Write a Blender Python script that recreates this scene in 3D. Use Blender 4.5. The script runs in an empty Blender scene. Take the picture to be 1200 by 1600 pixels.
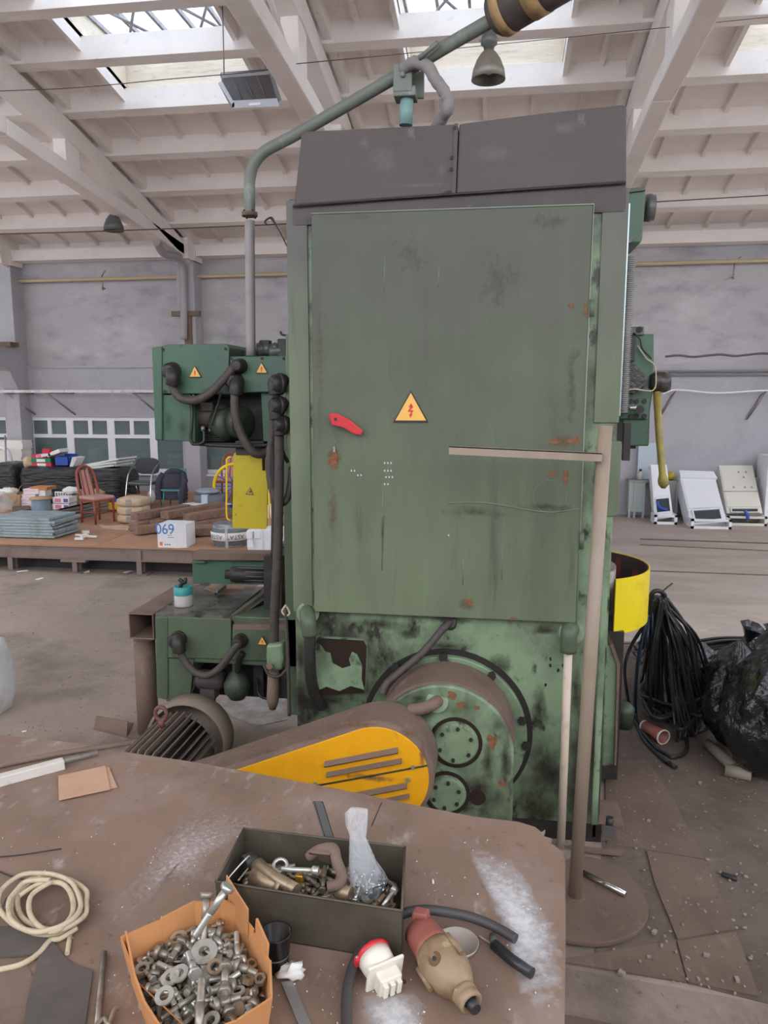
import bpy, math, random
from mathutils import Vector, Matrix, noise, Euler
random.seed(7)
R = random.Random(11)
C = bpy.context.scene.collection
SC = bpy.context.scene

# ---------------- camera, world, sun, exposure ----------------
F = 1200.0; PITCH = math.atan(183/F); PSI = math.radians(8.3); H = 2.4
cam = bpy.data.cameras.new('camera'); camo = bpy.data.objects.new('camera', cam); C.objects.link(camo)
cam.sensor_fit = 'VERTICAL'; cam.sensor_height = 36.0; cam.lens = 36.0*F/1600.0
cam.clip_start = .05; cam.clip_end = 200
camo.location = (0, 0, H)
camo.rotation_euler = Euler((math.pi/2 - PITCH, 0, PSI), 'XYZ')
SC.camera = camo
SC.view_settings.view_transform = 'Standard'
try: SC.view_settings.look = 'None'
except Exception: pass
SC.view_settings.gamma = 1.0; SC.view_settings.use_curve_mapping = False
SC.view_settings.exposure = 0.47
SC.cycles.use_denoising = True
SC.cycles.max_bounces = 8; SC.cycles.diffuse_bounces = 5; SC.cycles.transparent_max_bounces = 12
SC.cycles.sample_clamp_indirect = 4.0

w = bpy.data.worlds.new('overcast_sky'); SC.world = w; w.use_nodes = True
wn = w.node_tree; bg = wn.nodes['Background']
tc = wn.nodes.new('ShaderNodeTexCoord'); ns = wn.nodes.new('ShaderNodeTexNoise'); cr_ = wn.nodes.new('ShaderNodeValToRGB')
ns.inputs['Scale'].default_value = 3.0; ns.inputs['Detail'].default_value = 4
cr_.color_ramp.elements[0].position = .35; cr_.color_ramp.elements[0].color = (.70,.80,.98,1)
cr_.color_ramp.elements[1].position = .6; cr_.color_ramp.elements[1].color = (.985,.985,.975,1)
wn.links.new(tc.outputs['Generated'], ns.inputs['Vector']); wn.links.new(ns.outputs['Fac'], cr_.inputs['Fac'])
wn.links.new(cr_.outputs['Color'], bg.inputs['Color']); bg.inputs['Strength'].default_value = 3.4
sun = bpy.data.lights.new('sun', 'SUN'); sun.energy = 2.5; sun.angle = math.radians(25); sun.color = (1, .96, .9)
suno = bpy.data.objects.new('sun', sun); suno.rotation_euler = (math.radians(-22), math.radians(12), 0); C.objects.link(suno)

# ---------------- measuring the photograph: a ray through a pixel meets a real plane ----------------
def ray(px, py):
    u = (px-600)/F; v = -(py-800)/F
    cp, sp = math.cos(PITCH), math.sin(PITCH)
    d = (u, cp+v*sp, -sp+v*cp); c, s = math.cos(PSI), math.sin(PSI)
    return (d[0]*c-d[1]*s, d[0]*s+d[1]*c, d[2])
def G(px, py, z=0.0):
    d = ray(px, py); t = (z-H)/d[2]; return Vector((d[0]*t, d[1]*t, z))
def V(px, py, y):
    d = ray(px, py); t = y/d[1]; return Vector((d[0]*t, y, H+d[2]*t))

# ---------------- colours and materials ----------------
def lin(c):
    if isinstance(c, str): c = tuple(int(c[i:i+2], 16) for i in (0, 2, 4))
    return tuple(((x/255)/12.92 if x/255 <= .04045 else (((x/255)+.055)/1.055)**2.4) for x in c) + (1,)
MATS = {}
def mat(name, base, rough=.6, metal=0.0, layers=(), bump=None, alpha=None, trans=None, coat=0, emit=None):
    """layers: (colour, scale or (sx,sy,sz), lo, hi, amount)"""
    if name in MATS: return MATS[name]
    m = bpy.data.materials.new(name); m.use_nodes = True; nt = m.node_tree; N = nt.nodes; L = nt.links
    b = N['Principled BSDF']; tc = N.new('ShaderNodeTexCoord')
    b.inputs['Roughness'].default_value = rough; b.inputs['Metallic'].default_value = metal
    if coat: b.inputs['Coat Weight'].default_value = coat
    cur = None; base = lin(base)
    b.inputs['Base Color'].default_value = base
    for k, (col, sc, lo, hi, am) in enumerate(layers):
        mp = N.new('ShaderNodeMapping'); s = sc if isinstance(sc, tuple) else (sc, sc, sc)
        mp.inputs['Scale'].default_value = s; mp.inputs['Location'].default_value = (k*3.7, k*1.3, k*5.1)
        L.new(tc.outputs['Object'], mp.inputs['Vector'])
        n = N.new('ShaderNodeTexNoise'); n.inputs['Scale'].default_value = 1; n.inputs['Detail'].default_value = 6; n.inputs['Roughness'].default_value = .62
        L.new(mp.outputs[0], n.inputs['Vector'])
        mr = N.new('ShaderNodeMapRange'); mr.inputs[1].default_value = lo; mr.inputs[2].default_value = hi; mr.inputs[3].default_value = 0; mr.inputs[4].default_value = am
        L.new(n.outputs['Fac'], mr.inputs[0])
        mx = N.new('ShaderNodeMix'); mx.data_type = 'RGBA'
        L.new(mr.outputs[0], mx.inputs[0])
        if cur is None: mx.inputs[6].default_value = base
        else: L.new(cur, mx.inputs[6])
        mx.inputs[7].default_value = lin(col); cur = mx.outputs[2]
    if cur is not None: L.new(cur, b.inputs['Base Color'])
    if bump:
        n = N.new('ShaderNodeTexNoise'); n.inputs['Detail'].default_value = 5
        mp = N.new('ShaderNodeMapping'); s = bump[0] if isinstance(bump[0], tuple) else (bump[0],)*3
        mp.inputs['Scale'].default_value = s; L.new(tc.outputs['Object'], mp.inputs['Vector']); L.new(mp.outputs[0], n.inputs['Vector'])
        n.inputs['Scale'].default_value = 1
        bp = N.new('ShaderNodeBump'); bp.inputs['Strength'].default_value = bump[1]; bp.inputs['Distance'].default_value = bump[2] if len(bump) > 2 else .01
        L.new(n.outputs['Fac'], bp.inputs['Height']); L.new(bp.outputs[0], b.inputs['Normal'])
    if emit: b.inputs['Emission Color'].default_value = lin(emit[0]); b.inputs['Emission Strength'].default_value = emit[1]
    if alpha is not None:
        out = N['Material Output']; tr = N.new('ShaderNodeBsdfTransparent'); ms = N.new('ShaderNodeMixShader')
        if trans: tr.inputs['Color'].default_value = lin(trans)
        ms.inputs[0].default_value = alpha; L.new(tr.outputs[0], ms.inputs[1]); L.new(b.outputs[0], ms.inputs[2]); L.new(ms.outputs[0], out.inputs['Surface'])
    MATS[name] = m; return m

m_floor = mat('concrete_floor', (142,127,115), .85, layers=[((166,151,138), .35, .42, .62, .7), ((90,80,74), 1.6, .5, .68, .6), ((178,170,162), 14, .62, .72, .35), ((78,68,62), 22, .63, .7, .5)], bump=(9, .5, .03))
m_plate = mat('rusty_floor_plate', (112,94,82), .7, layers=[((92,74,62), 2.2, .45, .65, .6), ((150,136,120), 9, .6, .72, .4), ((66,56,50), 26, .62, .7, .6)], bump=(30, .25, .01))
m_plaster = mat('grey_plaster', (176,173,176), .9, layers=[((144,141,146), (1.2,1,2.6), .5, .7, .75), ((202,199,202), (.8,1,1.7), .5, .68, .6), ((140,134,138), 7, .62, .75, .4)], bump=((3,3,6), .45, .05))
m_plaster2 = mat('smooth_grey_paint', (174,172,178), .85, layers=[((160,157,164), 2.5, .5, .7, .6), ((190,188,192), 5, .58, .7, .5)], bump=(8, .2, .02))
m_ceil = mat('whitewashed_concrete', (236,229,224), .9, layers=[((220,212,206), 1.3, .5, .72, .6), ((164,154,148), 8, .62, .76, .4), ((236,230,222), 3, .52, .7, .5)], bump=(12, .25, .015))
m_curb = mat('pale_brick_curb', (226,214,196), .9, layers=[((180,160,135), (3,3,14), .55, .7, .6)], bump=((6,6,20), .5, .02))
m_bar = mat('dusty_bar', (150,146,148), .7, layers=[((110,106,108), 8, .5, .65, .5)])
m_glass = mat('sky_glass', (235,240,245), .15, alpha=.12, trans=(240,246,252))
m_wglass = mat('window_glass', (170,184,186), .05, alpha=.3, trans=(205,218,216))
m_white = mat('white_plastic', (232,232,236), .45)
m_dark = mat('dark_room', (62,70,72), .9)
m_green = mat('machine_green', (86,100,78), .5, layers=[((62,72,56), (1.6,1.6,.7), .46, .66, .7), ((98,120,92), (2.2,2.2,.5), .55, .7, .55), ((52,50,42), (9,9,6), .64, .72, .75), ((118,74,48), 11, .71, .74, .8)], bump=(18, .12, .006))
m_door = mat('door_green', (106,118,92), .5, layers=[((84,92,72), (3.2,3,.6), .42, .66, .7), ((118,130,104), (5,5,.5), .55, .72, .5), ((68,70,60), (12,12,1.2), .6, .72, .55), ((110,84,60), 13, .72, .76, .7)], bump=((5,5,1.2), .15, .012))
m_base = mat('oily_green', (126,146,116), .45, layers=[((92,106,82), 2.2, .45, .6, .8), ((46,44,36), (2.3,2.3,1.5), .49, .64, .92), ((30,27,24), (9,9,6), .57, .66, .9), ((142,84,56), 8, .71, .74, .8)], bump=(14, .25, .008))
m_cap = mat('dusty_violet_grey', (84,77,76), .75, layers=[((76,69,69), (2,2,1), .48, .66, .6), ((128,122,126), (7,7,5), .65, .74, .55)], bump=(16, .15, .006))
m_teal = mat('arm_green', (66,98,78), .45, layers=[((60,84,70), (2,2,1.4), .48, .66, .6), ((48,50,44), 9, .64, .72, .7)], bump=(18, .1, .005))
m_black = mat('grimy_black', (42,38,36), .5, layers=[((74,66,60), 12, .55, .7, .6)], bump=(30, .3, .004))
m_hose = mat('dirty_rubber_hose', (74,66,62), .6, layers=[((50,45,42), 16, .5, .65, .7), ((104,94,86), 9, .6, .72, .5)])
m_pipe = mat('grey_green_pipe', (110,116,108), .5, layers=[((146,156,146), 6, .56, .7, .6), ((92,98,94), 9, .56, .7, .5)], bump=(20, .15, .004))
m_cyan = mat('pale_cyan_paint', (124,156,152), .5, layers=[((98,120,116), 20, .6, .68, .7)])
m_dusty = mat('dusty_hose', (134,128,126), .8, layers=[((110,104,102), 10, .5, .7, .5)], bump=(25, .3, .006))
m_yellow = mat('yellow_paint', (226,160,10), .45, layers=[((206,140,10), 4, .5, .7, .5), ((120,96,50), (8,8,5), .66, .74, .8), ((96,70,40), 24, .7, .73, .8)], bump=(14, .1, .004))
m_ochre = mat('grimy_yellow_handle', (150,134,60), .5, layers=[((110,98,60), 12, .45,.65,.7)])
m_olive = mat('olive_yellow_sheet', (186,166,28), .5, layers=[((168,150,24), 5, .5, .7, .6), ((110,96,30), 22, .66, .72, .7)])
m_lemon = mat('lemon_yellow_sheet', (232,208,20), .4, layers=[((200,176,30), 6, .55, .7, .5), ((150,130,50), 22, .68, .73, .7)])
m_rust = mat('brown_rust_dust', (118,98,86), .75, layers=[((92,74,64), 5, .45, .65, .6), ((146,128,112), 9, .58, .72, .45)], bump=(25, .2, .005))
m_table = mat('rusty_table_steel', (136,113,99), .6, layers=[((114,93,80), 2.4, .42, .64, .7), ((154,136,128), (4,4,4), .52, .68, .5), ((186,180,176), (16,7,9), .6, .72, .5), ((92,68,58), 30, .62, .7, .5)], bump=(28, .22, .004))
m_powder = mat('white_powder', (196,196,198), .95, bump=(60, .4, .003))
m_steel = mat('zinc_steel', (198,196,188), .38, .7, layers=[((150,144,134), 22, .5, .65, .6)])
m_steel2 = mat('dull_steel', (160,152,140), .45, .6, layers=[((118,106,94), 25, .48, .65, .7)])
m_steel3 = mat('bronzed_steel', (156,136,112), .45, .6, layers=[((112,92,76), 25, .5, .65, .7)])
m_traym = mat('grey_green_tin', (92,86,74), .5, .4, layers=[((68,62,52), 6, .45, .65, .7), ((120,112,98), 18, .62, .72, .4)], bump=(20, .2, .003))
m_card = mat('orange_cardboard', (196,138,88), .85, layers=[((176,120,74), 5, .45, .65, .5)], bump=((60,60,8), .2, .002))
m_card2 = mat('pale_cardboard', (190,152,126), .85, layers=[((176,138,112), 6, .45, .65, .5)])
m_kraft = mat('kraft_board', (190,160,124), .85, layers=[((168,138,104), 5, .45, .65, .5)])
m_rope = mat('cream_cord', (194,178,152), .8, layers=[((164,146,118), 30, .5, .65, .6)])
m_rubber = mat('grey_rubber_sheet', (92,85,80), .7, layers=[((72,66,62), 6, .45, .65, .6), ((112,106,104), 18, .62, .7, .4)], bump=(18, .3, .004))
m_cable = mat('black_cable', (40,40,42), .42, layers=[((64,60,58), 20, .55, .7, .5)])
m_cableb = mat('blue_black_cable', (34,52,66), .4)
m_bag = mat('black_bin_liner', (26,26,29), .24, layers=[((34,34,38), 3, .5, .7, .6)], bump=((16,16,10), 1.0, .04), coat=.3)
m_red = mat('red_plastic', (196,44,52), .4)
m_redd = mat('dusty_red_plastic', (146,84,74), .55, layers=[((116,64,56), 14, .48, .65, .6), ((170,110,92), 9, .6, .72, .4)])
m_plug = mat('grimy_beige_plastic', (150,128,102), .55, layers=[((112,84,56), 10, .45, .6, .8), ((196,176,144), 22, .58, .68, .6)], bump=(30, .2, .003))
m_ivory = mat('ivory_plastic', (224,218,204), .45)
m_orange = mat('sign_orange', (232,178,90), .5)
m_sred = mat('sign_red', (196,52,40), .5)
m_wood = mat('red_brown_wood', (150,70,52), .4)
m_seat = mat('pinkish_velour', (188,146,138), .9)
m_sleeper = mat('weathered_timber', (142,114,98), .85, layers=[((108,84,72), (3,12,12), .45, .65, .7)], bump=((6,30,30), .4, .01))
m_ply = mat('rusty_deck', (176,136,108), .8, layers=[((156,112,84), 1.4, .45, .65, .6), ((190,158,132), 5, .58, .7, .4)])
m_beam = mat('brown_painted_beam', (138,120,112), .7, layers=[((112,94,86), 4, .5, .68, .6)])
m_bluegrey = mat('blue_grey_steel', (166,184,188), .4, .3, layers=[((120,138,142), 7, .48, .65, .6)])
m_paper = mat('white_paper', (232,230,226), .8)
m_navy = mat('navy_quilt', (58,58,72), .8, bump=((2,2,14), .8, .04))
m_blue = mat('blue_plastic', (44,78,168), .4)
m_pink = mat('pink_paper', (222,120,150), .6)
m_bred = mat('red_binder', (206,48,66), .5)
m_grn = mat('green_binder', (36,124,92), .5)
m_wrap = mat('clear_wrap', (236,238,240), .2, alpha=.3, trans=(250,250,252), bump=((50,50,26), 1.0, .02))
m_chrome = mat('polished_steel', (200,198,194), .18, 1.0)
m_sack = mat('paper_sack', (204,180,150), .8, layers=[((170,150,126), 6, .5, .65, .5)], bump=(10, .4, .01))
m_tool = mat('wood_handle', (196,168,120), .6)
m_upipe = mat('white_grimy_pipe', (200,184,166), .6, layers=[((158,116,86), (14,14,5), .55, .68, .7)])
m_tan = mat('tan_painted_pole', (150,134,118), .5, layers=[((130,116,96), (6,6,2), .5, .68, .6)])
m_gpipe = mat('ochre_wall_pipe', (188,172,138), .6)
m_lamp = mat('dusty_aluminium', (140,134,126), .5, .5, layers=[((110,104,98), 12, .5, .68, .5)])
m_lampd = mat('dark_enamel', (84,88,86), .35)
m_blush = mat('brushed_grey', (150,148,146), .4, .5)

def top_dirt(m, col, z0, z1):
    # a coat of dusty overspray on the upper part of the cabinet, ragged at its lower edge
    m = m.copy(); nt = m.node_tree; N = nt.nodes; L = nt.links; b = N['Principled BSDF']
    src = b.inputs['Base Color'].links[0].from_socket; g = N.new('ShaderNodeNewGeometry'); sp = N.new('ShaderNodeSeparateXYZ'); L.new(g.outputs['Position'], sp.inputs[0])
    n = N.new('ShaderNodeTexNoise'); n.inputs['Scale'].default_value = 3; n.inputs['Detail'].default_value = 5; L.new(g.outputs['Position'], n.inputs['Vector'])
    a = N.new('ShaderNodeMath'); a.operation = 'MULTIPLY_ADD'; L.new(n.outputs['Fac'], a.inputs[0]); a.inputs[1].default_value = .9; L.new(sp.outputs['Z'], a.inputs[2])
    mr = N.new('ShaderNodeMapRange'); mr.inputs[1].default_value = z0+.45; mr.inputs[2].default_value = z1+.45; mr.inputs[4].default_value = .85; L.new(a.outputs[0], mr.inputs[0])
    mx = N.new('ShaderNodeMix'); mx.data_type = 'RGBA'; L.new(mr.outputs[0], mx.inputs[0]); L.new(src, mx.inputs[6]); mx.inputs[7].default_value = lin(col); L.new(mx.outputs[2], b.inputs['Base Color']); return m
m_stile = top_dirt(m_door, (80,73,73), 2.2, 3.2)
m_doorp = top_dirt(m_door, (64,65,56), 1.3, 3.0)

# ---------------- mesh building ----------------
WP = {}     # world position of each object, for parenting
class MB:
    def __init__(s): s.v = []; s.f = []; s.s = []
    def add(s, vs, fs, sm=False):
        o = len(s.v); s.v += [Vector(v) for v in vs]
        for f in fs: s.f.append(tuple(i+o for i in f)); s.s.append(sm)
        return s
    def hexa(s, p):  # 4 bottom ccw, 4 top ccw
        return s.add(p, [(3,2,1,0),(4,5,6,7),(0,1,5,4),(1,2,6,5),(2,3,7,6),(3,0,4,7)])
    def bx(s, x0, x1, y0, y1, z0, z1):
        return s.hexa([(x0,y0,z0),(x1,y0,z0),(x1,y1,z0),(x0,y1,z0),(x0,y0,z1),(x1,y0,z1),(x1,y1,z1),(x0,y1,z1)])
    def ob(s, c, size, rot=(0,0,0)):
        M = Euler(rot).to_matrix(); c = Vector(c); a, b, d = [k/2 for k in size]
        return s.hexa([c+M@Vector(q) for q in [(-a,-b,-d),(a,-b,-d),(a,b,-d),(-a,b,-d),(-a,-b,d),(a,-b,d),(a,b,d),(-a,b,d)]])
    def pr(s, pts, vec):
        n = len(pts); vec = Vector(vec); pts = [Vector(p) for p in pts]
        s.add(pts+[p+vec for p in pts], [tuple(range(n))[::-1], tuple(range(n, 2*n))]+[(i,(i+1)%n,(i+1)%n+n,i+n) for i in range(n)])
        return s
    def tube(s, pts, r, n=8, closed=False, cap=True):
        pts = [Vector(p) for p in pts]; k = len(pts)
        rs = r if isinstance(r, (list, tuple)) else [r]*k
        T = []
        for i in range(k):
            a = pts[(i-1) % k] if (closed or i > 0) else pts[0]; b = pts[(i+1) % k] if (closed or i < k-1) else pts[-1]
            t = b-a; T.append(t.normalized() if t.length > 1e-9 else Vector((0,0,1)))
        up = Vector((0,0,1)) if abs(T[0].z) < .9 else Vector((1,0,0))
        nn = T[0].cross(up).normalized(); vs = []
        for i in range(k):
            nn = (nn - T[i]*nn.dot(T[i])); nn = nn.normalized() if nn.length > 1e-6 else T[i].orthogonal().normalized()
            bb = T[i].cross(nn)
            for j in range(n):
                a = 2*math.pi*j/n; vs.append(pts[i]+(nn*math.cos(a)+bb*math.sin(a))*rs[i])
        fs = []; m = k if closed else k-1
        for i in range(m):
            for j in range(n):
                a = i*n+j; b = i*n+(j+1) % n; c = ((i+1) % k)*n+(j+1) % n; d = ((i+1) % k)*n+j
                fs.append((a,b,c,d))
        s.add(vs, fs, True)
        if cap and not closed:
            o = len(s.v)-len(vs); s.f += [tuple(o+j for j in range(n))[::-1], tuple(o+(k-1)*n+j for j in range(n))]; s.s += [False, False]
        return s
    def cyl(s, a, b, r, r2=None, n=16): return s.tube([a, b], [r, r if r2 is None else r2], n)
    def lathe(s, prof, o=(0,0,0), ax=(0,0,1), n=20):
        o = Vector(o); q = Vector((0,0,1)).rotation_difference(Vector(ax)); vs = []
        for r, z in prof:
            for j in range(n):
                a = 2*math.pi*j/n; vs.append(o+q@Vector((r*math.cos(a), r*math.sin(a), z)))
        fs = [(i*n+j, i*n+(j+1)%n, (i+1)*n+(j+1)%n, (i+1)*n+j) for i in range(len(prof)-1) for j in range(n)]
        return s.add(vs, fs, True)
    def blob(s, c, size, amp=.1, fr=3, e=1.0, n=24, m=14, seed=0):
        c = Vector(c); vs = []; sg = lambda x, p: math.copysign(abs(x)**p, x)
        for i in range(m+1):
            ph = -math.pi/2+math.pi*i/m
            for j in range(n):
                th = 2*math.pi*j/n
                d = Vector((sg(math.cos(ph), e)*sg(math.cos(th), e), sg(math.cos(ph), e)*sg(math.sin(th), e), sg(math.sin(ph), e)))
                k = 1+amp*noise.fractal(d*fr+Vector((seed*7.3, seed*3.1, seed)), 1, 2, 3)
                vs.append(c+Vector((d.x*size[0]/2*k, d.y*size[1]/2*k, d.z*size[2]/2*k)))
        fs = [(i*n+j, i*n+(j+1)%n, (i+1)*n+(j+1)%n, (i+1)*n+j) for i in range(m) for j in range(n)]
        return s.add(vs, fs, True)
    def build(s, name, m, parent=None, label=None, cat=None, group=None, kind=None, bevel=0, origin=None, keep=False):
        me = bpy.data.meshes.new(name)
        xs = [v.x for v in s.v]; ys = [v.y for v in s.v]; zs = [v.z for v in s.v]
        o = Vector(origin) if origin is not None else Vector(((min(xs)+max(xs))/2, (min(ys)+max(ys))/2, min(zs)))
        if keep: o = Vector((0,0,0))
        me.from_pydata([v-o for v in s.v], [], s.f); me.materials.append(m)
        me.polygons.foreach_set('use_smooth', s.s); me.update()
        ob = bpy.data.objects.new(name, me); C.objects.link(ob)
        pw = WP[parent] if parent is not None else Vector((0,0,0))
        if parent is not None: ob.parent = parent
        ob.location = o-pw; WP[ob] = o.copy()
        tag(ob, label, cat, group, kind)
        if bevel:
            bm = ob.modifiers.new('bevel', 'BEVEL'); bm.width = bevel; bm.segments = 2; bm.limit_method = 'ANGLE'; bm.angle_limit = .7
        return ob
def tag(o, label=None, cat=None, group=None, kind=None):
    for k, v in (('label', label), ('category', cat), ('group', group), ('kind', kind)):
        if v: o[k] = v
    return o
def empty(name, loc, label=None, cat=None, group=None, kind=None):
    o = bpy.data.objects.new(name, None); C.objects.link(o); o.location = loc; o.empty_display_size = .05
    WP[o] = Vector(loc); return tag(o, label, cat, group, kind)
def dup(o, loc=None, rot=None, scale=None, label=None, parent=None):
    c = o.copy(); C.objects.link(c)
    if parent is not None: c.parent = parent
    for ch in list(o.children): dup(ch, parent=c)
    if loc is not None: c.location = loc
    if rot is not None: c.rotation_euler = rot
    if scale is not None: c.scale = (scale,)*3
    if label: c['label'] = label
    return c
def crs(pts, k=6, closed=False):
    pts = [Vector(p) for p in pts]; n = len(pts); out = []
    for i in range(n if closed else n-1):
        p = [pts[(i+d) % n] if closed else pts[min(max(i+d, 0), n-1)] for d in (-1, 0, 1, 2)]
        for j in range(k):
            t = j/k
            out.append(.5*((2*p[1])+(p[2]-p[0])*t+(2*p[0]-5*p[1]+4*p[2]-p[3])*t*t+(3*p[1]-p[0]-3*p[2]+p[3])*t**3))
    if not closed: out.append(pts[-1])
    return out
def vb(px0, py0, px1, py1, y, d):   # a box whose front face lies at depth y behind those image corners
    a = V(px0, py0, y); b = V(px1, py1, y); return MB().bx(min(a.x,b.x), max(a.x,b.x), y, y+d, min(a.z,b.z), max(a.z,b.z))
def vp(pxs, y, d):                  # a prism with its front outline at depth y
    return MB().pr([V(px, py, y) for px, py in pxs], (0, d, 0))
def vt(pxs, y, r, k=6, n=8):        # a tube through image points at depth y (or per point depth)
    return MB().tube(crs([V(q[0], q[1], q[2] if len(q) > 2 else y) for q in pxs], k), r, n)
def hexring(c, ax, r, h, n=6):
    return MB().tube([Vector(c), Vector(c)+Vector(ax)*h], r, n)
def text_mesh(txt, size, m, name, parent=None, T=None, depth=.001, bend=None):
    cu = bpy.data.curves.new(name, 'FONT'); cu.body = txt; cu.size = size; cu.extrude = depth; cu.align_x = 'CENTER'; cu.align_y = 'CENTER'
    to = bpy.data.objects.new(name, cu); me = bpy.data.meshes.new_from_object(to)
    b = MB(); vs = [v.co.copy() for v in me.vertices]
    vs = [T(v) for v in vs]
    b.add(vs, [tuple(p.vertices) for p in me.polygons]); bpy.data.objects.remove(to); bpy.data.curves.remove(cu); bpy.data.meshes.remove(me)
    return b.build(name, m, parent)
def dust_mat(name, col, sc, lo, hi, rough=.95):
    m = mat(name, col, rough); nt = m.node_tree; N = nt.nodes; L = nt.links; b = N['Principled BSDF']; out = N['Material Output']
    at = N.new('ShaderNodeAttribute'); at.attribute_name = 'cover'; tc = N.new('ShaderNodeTexCoord'); n = N.new('ShaderNodeTexNoise'); n.inputs['Scale'].default_value = sc; n.inputs['Detail'].default_value = 8; n.inputs['Roughness'].default_value = .7
    L.new(tc.outputs['Object'], n.inputs['Vector']); ad = N.new('ShaderNodeMath'); ad.operation = 'ADD'; L.new(n.outputs['Fac'], ad.inputs[0]); L.new(at.outputs['Fac'], ad.inputs[1])
    mr = N.new('ShaderNodeMapRange'); mr.inputs[1].default_value = lo; mr.inputs[2].default_value = hi; L.new(ad.outputs[0], mr.inputs[0])
    tr = N.new('ShaderNodeBsdfTransparent'); ms = N.new('ShaderNodeMixShader'); L.new(mr.outputs[0], ms.inputs[0]); L.new(tr.outputs[0], ms.inputs[1]); L.new(b.outputs[0], ms.inputs[2]); L.new(ms.outputs[0], out.inputs['Surface']); return m
m_grime_shade = dust_mat('grime_and_shade_film', (52,46,37), 16, .56, 1.2, .45)
m_dust2 = dust_mat('pale_dust_film', (132,126,122), 14, .55, 1.25)
m_rstain = dust_mat('rust_stain_film', (118,88,64), 30, .58, 1.1, .8)
def film(px, py, rx, ry, y, parent, m=None, peak=.55, name='grime_shade_stain'):
    # a ragged stain: a thin skin whose cover falls from the middle to the rim
    c = V(px, py, y); s_ = y/F; b = MB(); n, rings = 22, 6; vs = []; cv = []
    for i in range(rings+1):
        u = i/rings
        for k in range(n):
            a = 2*math.pi*k/n; w_ = 1+.35*noise.noise(Vector((math.cos(a)*1.3+px, math.sin(a)*1.3, py*.7)))
            vs.append((c.x+math.cos(a)*rx*s_*u*w_, y, c.z+math.sin(a)*ry*s_*u*w_)); cv.append(peak*(1-u)-.10*u)
    b.add(vs, [(i*n+k,(i+1)*n+k,(i+1)*n+(k+1)%n,i*n+(k+1)%n) for i in range(rings) for k in range(n)])
    o = b.build(name, m or m_grime_shade, parent); at = o.data.attributes.new('cover', 'FLOAT', 'POINT'); at.data.foreach_set('value', cv); return o
# ================= SETTING =================
WY = 15.9
COLX = [-14.5, -10.43, -6.37, -2.3, 1.77, 5.83, 9.9]
YR = [15.9, 14.65, 13.5, 12.3, 11.1, 9.95, 8.95, 7.8, 6.6, 5.4, 4.2, 3.0, 1.8, .6, -.6, -1.8, -3.0]
ZP = [(15.9,5.56),(14.65,5.86),(13.5,6.16),(12.3,6.41),(11.1,6.66),(9.95,6.86),(8.95,7.0),(7.8,7.1),(5.4,7.25),(-3,7.3)]
def zr(y):
    if y >= ZP[0][0]: return ZP[0][1]
    for (a, za), (b, zb) in zip(ZP, ZP[1:]):
        if y >= b: return zb+(za-zb)*(y-b)/(a-b)
    return ZP[-1][1]
def rb(b, x0, x1, y0, y1, o0, o1):
    return b.hexa([(x0,y0,zr(y0)+o0),(x1,y0,zr(y0)+o0),(x1,y1,zr(y1)+o0),(x0,y1,zr(y1)+o0),(x0,y0,zr(y0)+o1),(x1,y0,zr(y0)+o1),(x1,y1,zr(y1)+o1),(x0,y1,zr(y1)+o1)])

# floors
sl0, sl1 = G(883,1512), G(1190,1567)
dd = (sl1-sl0)/(sl1-sl0).length
fa, fb = sl0-dd*14, sl0+dd*16
MB().pr([(fb.x,fb.y,-.3),(14,16,-.3),(-16,16,-.3),(fa.x,fa.y,-.3)], (0,0,.3)).build('floor', m_floor, kind='structure', label='rough dusty concrete floor with pale worn patches')
MB().pr([(-16,-4,-.34),(14,-4,-.34),(fb.x,fb.y+.02,-.34),(fa.x,fa.y+.02,-.34)], (0,0,.12)).build('floor', mat('brown_pit_floor', (122,104,92), .85, layers=[((98,82,72), 2, .45,.65,.6)], bump=(12,.4,.02)), kind='structure', label='lower floor below the concrete step')
# thin paler layer over the floor of the far bay at the right
MB().pr([G(957,1006), G(1500,1016), (13.9,7.3,0), (13.9,15.85,0), (.75,15.85,0), (.75,7.5,0)], (0,0,.005)).build('floor_pale_layer', mat('pale_floor_layer', (170,156,146), .7, layers=[((146,130,118), (.5,1.4,1), .45,.66,.7), ((190,178,168), 3, .58,.7,.5)], bump=(6,.2,.01)), kind='structure')
# dirt-covered rough floor near the machine at the right
MB().pr([G(930,1500), G(950,1180), G(957,1008), G(1500,1018), G(1700,1300), Vector((2.6,2.9,0)), G(1205,1570), G(1188,1566)], (0,0,.004)).build('floor_dirt', mat('trodden_dirt', (104,91,82), .9, layers=[((84,72,64), 2.5, .45,.65,.7), ((136,122,110), 12, .6,.7,.6), ((60,52,46), 24, .62,.7,.6)], bump=(14,.7,.02)), kind='structure')
# floor seams and rails in the far hall floor
b = MB()
for (p, q, wd) in (((1000,843),(1210,850),.10), ((1000,852),(1210,862),.05), ((1016,893),(1210,900),.04), ((960,1005),(1210,1012),.05)):
    u, v = G(*p), G(*q); b.ob(((u+v)/2)+Vector((0,0,.006)), ((v-u).length, wd, .016), (0,0,math.atan2(v.y-u.y, v.x-u.x)))
b.build('trim_1', m_rust, kind='structure')
# foundation plates right of the machine
pl = [([(945,1190),(1012,1190),(1052,1252),(1100,1345),(1010,1330),(948,1320)], .012), ([(1010,1332),(1100,1347),(1150,1455),(1058,1470),(1022,1380)], .012),
      ([(1058,1474),(1150,1459),(1186,1560),(1075,1538)], .012), ([(885,1500),(1054,1472),(1072,1537),(883,1506)], .010)]
pr_ = empty('foundation_plate', G(1050,1400), kind='structure')
for pts, t in pl: MB().pr([G(*p, .0) for p in pts], (0,0,t)).build('plate', m_plate, pr_)
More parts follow.
